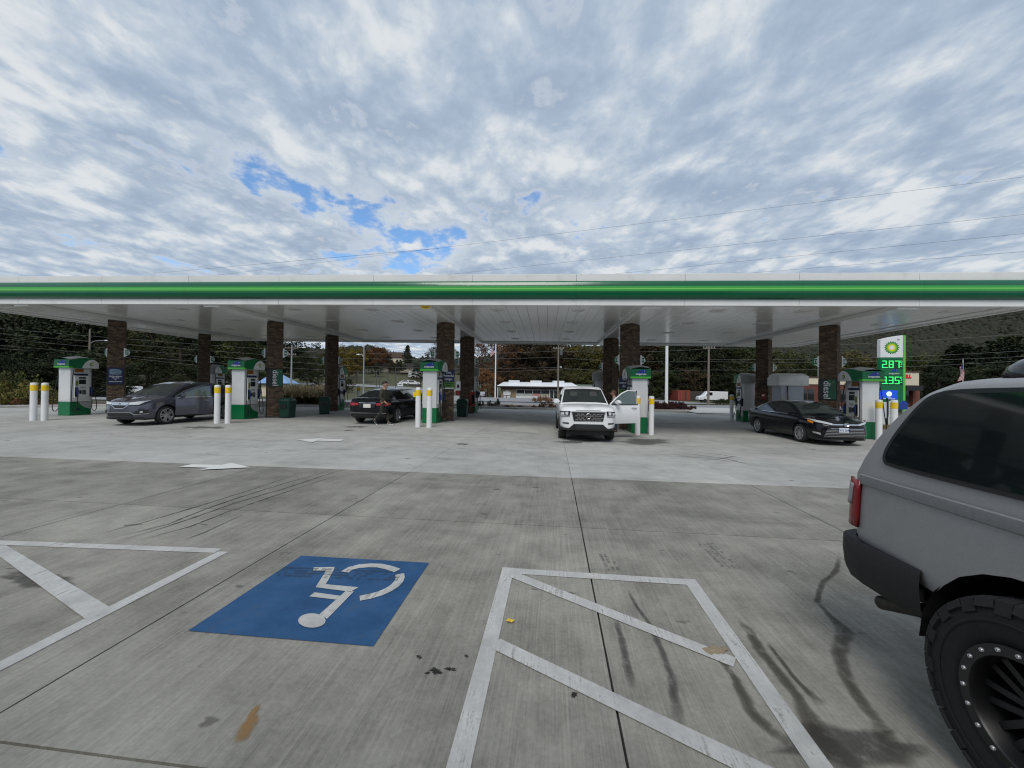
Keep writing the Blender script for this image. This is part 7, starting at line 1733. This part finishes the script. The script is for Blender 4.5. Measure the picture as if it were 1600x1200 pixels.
# wires strung before the trees on the left and centre
for (a, b, sg_) in (((-60, 508), (455, 548), .5), ((-60, 516), (455, 557), .5), ((-60, 524), (455, 566), .5), ((-60, 534), (455, 575), .5), ((-60, 541), (139, 552), .2), ((139, 552), (455, 585), .4)):
    wire(PY(a[0], a[1], 56), PY(b[0], b[1], 62), sg_*.3, .014, 'pale overhead wire before the dark trees on the left', M_WIREL, 'wires before the left trees')
for (a, b, Y0, Y1, sg_) in (((455, 548), (872, 548.5), 62, 58, .5), ((455, 557), (872, 558), 62, 58, .4), ((455, 566), (872, 574), 62, 58, .5), ((455, 575), (872, 577), 62, 58, .6), ((872, 548.5), (1107, 545), 58, 50, .3), ((872, 559), (1107, 565), 58, 50, .25), ((872, 575), (1107, 578), 58, 50, .3), ((1107, 545), (1620, 520), 50, 46, .3), ((1107, 562), (1620, 547), 50, 46, .35), ((1107, 565), (1620, 556), 50, 46, .35), ((1107, 578), (1620, 562), 50, 46, .4)):
    wire(PY(a[0], a[1], Y0), PY(b[0], b[1], Y1), sg_, .013, 'pale overhead wire strung between the roadside poles', M_WIREL, 'wires between the roadside poles')
def flagpole(px, Y, ytop, ybase, r, label):
    p = onT(px, Y, -.05); h_ = zat(px, ytop, Y)-p.z; t = thing('flagpole', label, 'flagpole', p); mb = MB(); mb.cyl((0, 0, 0), (0, 0, h_), r, r*.8, M_WHITE, 12); mb.build('pole', t); mb = MB(); mb.lathe([(.001, h_), (.09, h_+.06), (.09, h_+.12), (.001, h_+.18)], M_GALV, n=10); mb.build('finial', t); mb = MB(); mb.cyl((0, 0, 0), (0, 0, .15), r*2.4, r*2, M_GALV, 12); mb.build('pole_base', t); return t, h_
flagpole(1041.5, 36, 515, 632, .15, 'tall white pole rising from the maroon hedge'); tf, hf = flagpole(774, 92, 520, 622, .17, 'white flagpole left of the low store')
def flag(loc, rz, w, h_, label, limp=.6, stripes=13):
    t = thing('flag', label, 'flag', loc, rz); nx, nz = 14, stripes
    def P(i, j):
        u_ = i/nx; v_ = j/nz; x = w*u_*(1-limp*.55); y = .16*w*math.sin(u_*9+v_*1.5)*u_; z = -h_*v_-limp*h_*.75*u_*(1-.2*v_); return (x, y, z)
    for j in range(nz):
        mb = MB(); i0 = 6 if j < 7 else 0; mb.grid([[P(i, j) for i in range(i0, nx+1)], [P(i, j+1) for i in range(i0, nx+1)]], mat('flag_red', (.45, .02, .035), .8) if j % 2 == 0 else mat('flag_white', (.72, .72, .72), .8)); mb.build('stripe', t, recalc=False)
    mb = MB(); mb.grid([[P(i, j) for i in range(0, 7)] for j in range(0, 8)], mat('flag_blue', (.02, .035, .13), .8)); ca = mb.build('canton', t, recalc=False)
    mb = MB()
    for j in range(6):
        for i in range(6):
            q = Vector(P(.5+i, .6+j*1.15)); e = w*.012; mb.add([q+Vector((e*math.cos(a), -.02, e*math.sin(a))) for a in [2*math.pi*k/5+1.57 for k in range(5)]], [(0, 1, 2, 3, 4)], M_TXT)
    mb.build('stars', ca, recalc=False); return t
flagpole(1504.5, 62, 562, 640, .055, 'slim flagpole showing above the grey SUV roof'); flag(PY(1504.5, 564.5, 62), R_(205), 2.6, 1.9, 'striped American flag hanging above the grey SUV roof', 1.25)
flagpole(54, 60, 575, 620, .07, 'short white flagpole above the leftmost bollards'); flag(PY(54, 577, 60), R_(190), 2.0, 1.2, 'limp American flag above the leftmost bollards', 1.3)
flag(PY(773.2, 541, 92), R_(190), 2.6, 1.6, 'red flag high on the pole left of the store', 1.1)
# white roadside sign on the hill road
p = onT(625.5, 72); t = thing('road_sign', 'small white roadside sign with black scribble on the hill road', 'sign', p); zc = zat(625.5, 601, 72)-p.z; part(t, 'sign_panel', M_ROOFW, (-.52, .52, -.03, .03, zc-.28, zc+.28)); part(t, 'post', M_GALV, (-.42, -.36, .031, .09, 0, zc+.2), (.36, .42, .031, .09, 0, zc+.2)); part(t, 'sign_print', M_BLACK, (-.34, -.1, -.04, -.031, zc-.09, zc+.08), (-.04, .16, -.04, -.031, zc-.05, zc+.10), (.22, .36, -.04, -.031, zc-.09, zc+.06))

# ---------------------------------------------------------------- price sign
Yp = 34.0; xa, xb = PY(1378, 560, Yp).x, PY(1408.5, 560, Yp).x; cx_ = (xa+xb)/2; W = (xb-xa)/2; zb = T(cx_, Yp); t = thing('price_sign', 'tall green and white fuel price sign with petal flower logo', 'sign', (cx_, Yp, zb), R_(-10))
zq = lambda py: zat(1393, py, Yp)-zb
D_ = .42
part(t, 'sign_base', M_BLACK, (-W*.8, W*.8, 0, D_, 0, .5)); part(t, 'lower_panel', M_GREENM, (-W, W, 0, D_, .5, zq(558.5)-.005), bevel=.01); mb = MB(); zt_ = zq(529)
mb.prism([(-W, zq(558.5)), (W, zq(558.5)), (W, zt_+.28)]+[(lerp(W, -W, k/8), zt_+.28-.34*(k/8)**1.6) for k in range(1, 9)], 0, D_, M_WHITE, 'xz'); mb.build('logo_panel', t, bevel=.01)
part(t, 'lime_edge', M_LIME, (W+.004, W+.19, -.02, D_+.02, .0, zt_+.26), bevel=.01); part(t, 'lime_edge_bead', M_PALELIME, (W+.07, W+.10, -.04, -.021, .0, zt_+.24)); mb = MB(); mb.M = Matrix.Translation((0, -.004, 0)); helios(mb, (-.0, zq(543.2)), .60, 0); mb.build('flower_logo', t, recalc=False)
link('lettering', text_mesh('bp', .22, M_GREENM, depth=.004), t, (W*.6, -.008, zq(530.5)), (math.pi/2, 0, 0))
M_LED = mat('green_led', (.02, .30, .08), .4, emit=(.05, 1.0, .22), estr=.85)
SEG = {'0': 'abcdef', '1': 'bc', '2': 'abged', '3': 'abgcd', '5': 'afgcd', '7': 'abc', '8': 'abcdefg', '9': 'abcdfg'}
def digit(mb, ch, x, z, w, h_):
    b = w*.20; S_ = dict(a=(x, x+w, z+h_-b, z+h_), d=(x, x+w, z, z+b), g=(x, x+w, z+h_/2-b/2, z+h_/2+b/2), f=(x, x+b, z+h_/2, z+h_), e=(x, x+b, z, z+h_/2), b=(x+w-b, x+w, z+h_/2, z+h_), c=(x+w-b, x+w, z, z+h_/2))
    for i, s_ in enumerate(SEG[ch]):
        q = S_[s_]; o = .0004*i; mb.box(q[0], q[1], -.020-o, -.008, q[2], q[3], M_LED)
for txt, y0, y1 in (('287', 575, 563.5), ('335', 600, 588.5)):
    zl, zh = zq(y0), zq(y1); H_ = zh-zl; part(t, 'price_panel', mat('led_backing', (.004, .05, .022), .4), (-W+.03, W-.05, -.007, -.001, zl-.10, zh+.10)); mb = MB()
    for k, ch in enumerate(txt): digit(mb, ch, -W+.12+k*.46+(.06 if k else 0), zl, .36, H_)
    mb.box(-W+.12+.39, -W+.12+.46, -.02, -.008, zl, zl+.07, M_LED); digit(mb, '9', W-.20, zl+H_*.42, .12, H_*.58); mb.box(W-.2, W-.08, -.02, -.008, zl+H_*.2, zl+H_*.27, M_LED); mb.build('price_digits', t)
mb = MB(); mb.M = Matrix.Translation((W*.25, -.01, zq(579.5))); swoosh(mb, .55, 0); mb.build('brand_swoosh', t, recalc=False); link('lettering', text_mesh('invigorate', .20, M_TXT, depth=.002), t, (W*.2, -.008, zq(583.5)), (math.pi/2, 0, 0))
o = part(t, 'screen', mat('blue_screen', (.01, .05, .5), .3, emit=(.01, .09, .7), estr=.4), (-W-.02, W*.48, -.06, -.002, zq(624), zq(610))); mb = MB(); mb.M = Matrix.Translation((-W*.25, -.062, zq(615.5))); mb.add([(.22*math.cos(a), 0, .22*math.sin(a)) for a in [2*math.pi*k/20 for k in range(20)]], [tuple(range(20))], mat('screen_white', (.7, .8, .9), .3, emit=(.6, .8, 1), estr=.5)); mb.box(-.45, .45, -.004, 0, -.46, -.40, M_TXT); mb.box(-.16, .16, -.004, 0, -.31, -.26, M_TXT); mb.build('screen_picture', o, recalc=True)
# notice stand between the right bollards, blue sign beside it
p = G(1387, 668); p = onS(*uv(PY(1386, 640, 19))); t = thing('notice_stand', 'black post with white notice sheets between the rightmost bollards', 'notice', p, -YS); part(t, 'post', M_BLACK, (-.03, .03, -.03, .03, 0, 1.55)); part(t, 'notice_sheet', M_TXT, (-.32, -.05, -.035, -.02, .55, 1.35)); part(t, 'notice_sheet', M_TXT, (.05, .38, -.035, -.02, .62, 1.4)); [part(t, 'print_line', M_DGREY, (.09, .34, -.042, -.036, .75+.12*k, .79+.12*k)) for k in range(5)]; part(t, 'stand_foot', mat('tan_foot', (.25, .18, .08), .8), (-.32, .34, -.2, .2, 0, .22))
p = PY(1411, 640, 33); p.z = T(p.x, p.y); t = thing('blue_sign', 'small blue arched sign right of the price sign foot', 'sign', p, -.2); zt_ = zat(1411, 626, 33)-p.z; part(t, 'post', M_GALV, (-.04, .04, .0, .06, 0, zt_-.2)); mb = MB(); mb.prism([(-.30, zt_-.75), (.30, zt_-.75), (.34, zt_-.2), (.18, zt_-.12), (.10, zt_), (-.10, zt_), (-.18, zt_-.12), (-.34, zt_-.2)], -.04, -.004, mat('sign_blue', (.015, .06, .30), .4)); mb.build('sign_panel', t)

# ---------------------------------------------------------------- unseen shop the stalls face, added behind the camera for foreground shade and reflections
p = fr(1.5, -3.4, 0, YN); t = thing('unseen_store', 'unseen brick and stucco shop front added behind the camera to shade the stalls', 'building', (p.x, p.y, 0), -YN)
part(t, 'brick_base', mat('shop_brick', (.16, .10, .065), .85, var=.25, vscale=5), (-13, -1.2, -9, 0, 0, 1.0), (1.2, 13, -9, 0, 0, 1.0)); part(t, 'upper_wall', mat('shop_stucco', (.42, .38, .32), .85, var=.06), (-13, 13, -9, -.02, 3.1, 4.9)); part(t, 'parapet_cap', M_DGREY, (-13.1, 13.1, -9.1, .1, 4.9, 5.05))
for k in range(8):
    a = -12.6+3.0*k+(1.6 if k > 3 else 0); o = part(t, 'shop_window', M_GLASSD, (a, a+2.7, -.12, -.06, 1.0, 3.1)); part(o, 'window_frame', M_DGREY, (a-.12, a-.01, -.14, -.02, 1.0, 3.1))
part(t, 'wall_pier', mat('shop_brick', (.16, .10, .065)), (-13, -12.72, -9, -.01, 1.0, 3.1), (12.72, 13, -9, -.01, 1.0, 3.1)); o = part(t, 'door', M_GLASSD, (-1.1, 1.1, -.12, -.06, .05, 2.5)); part(o, 'door_frame', M_STEEL, (-1.19, -1.1, -.14, -.02, 0, 2.6), (1.1, 1.19, -.14, -.02, 0, 2.6), (-.05, .05, -.14, -.02, .05, 2.5)); part(t, 'door_header', M_STEEL, (-1.19, 1.19, -.14, -.02, 2.6, 3.1))

# ---------------------------------------------------------------- labels: neighbours of one kind are told apart by their order
ordinal = 'first second third fourth fifth sixth seventh eighth ninth tenth eleventh twelfth thirteenth fourteenth fifteenth'.split()
same = {}
for o in COL.objects:
    if o.parent is None and o.get('label') and o.get('category') in ('tree', 'shrub', 'grass clump', 'wire', 'post', 'stain', 'wall'): same.setdefault(o['label'], []).append(o)
for lab, L in same.items():
    if 1 < len(L) <= 15:
        def key(o):
            if o.type == 'MESH' and len(o.data.vertices): c = o.matrix_world @ (sum((v.co for v in o.data.vertices), Vector())/len(o.data.vertices))
            else: c = o.location
            return c.x/max(c.y, 1) if o['category'] != 'wire' else -c.z
        L.sort(key=key)
        for i, o in enumerate(L):
            w = ordinal[i]+(' from the left' if o['category'] != 'wire' else ' from the top')
            if len((lab+' '+w).replace('-', ' ').split()) <= 16: o['label'] = lab+', '+w
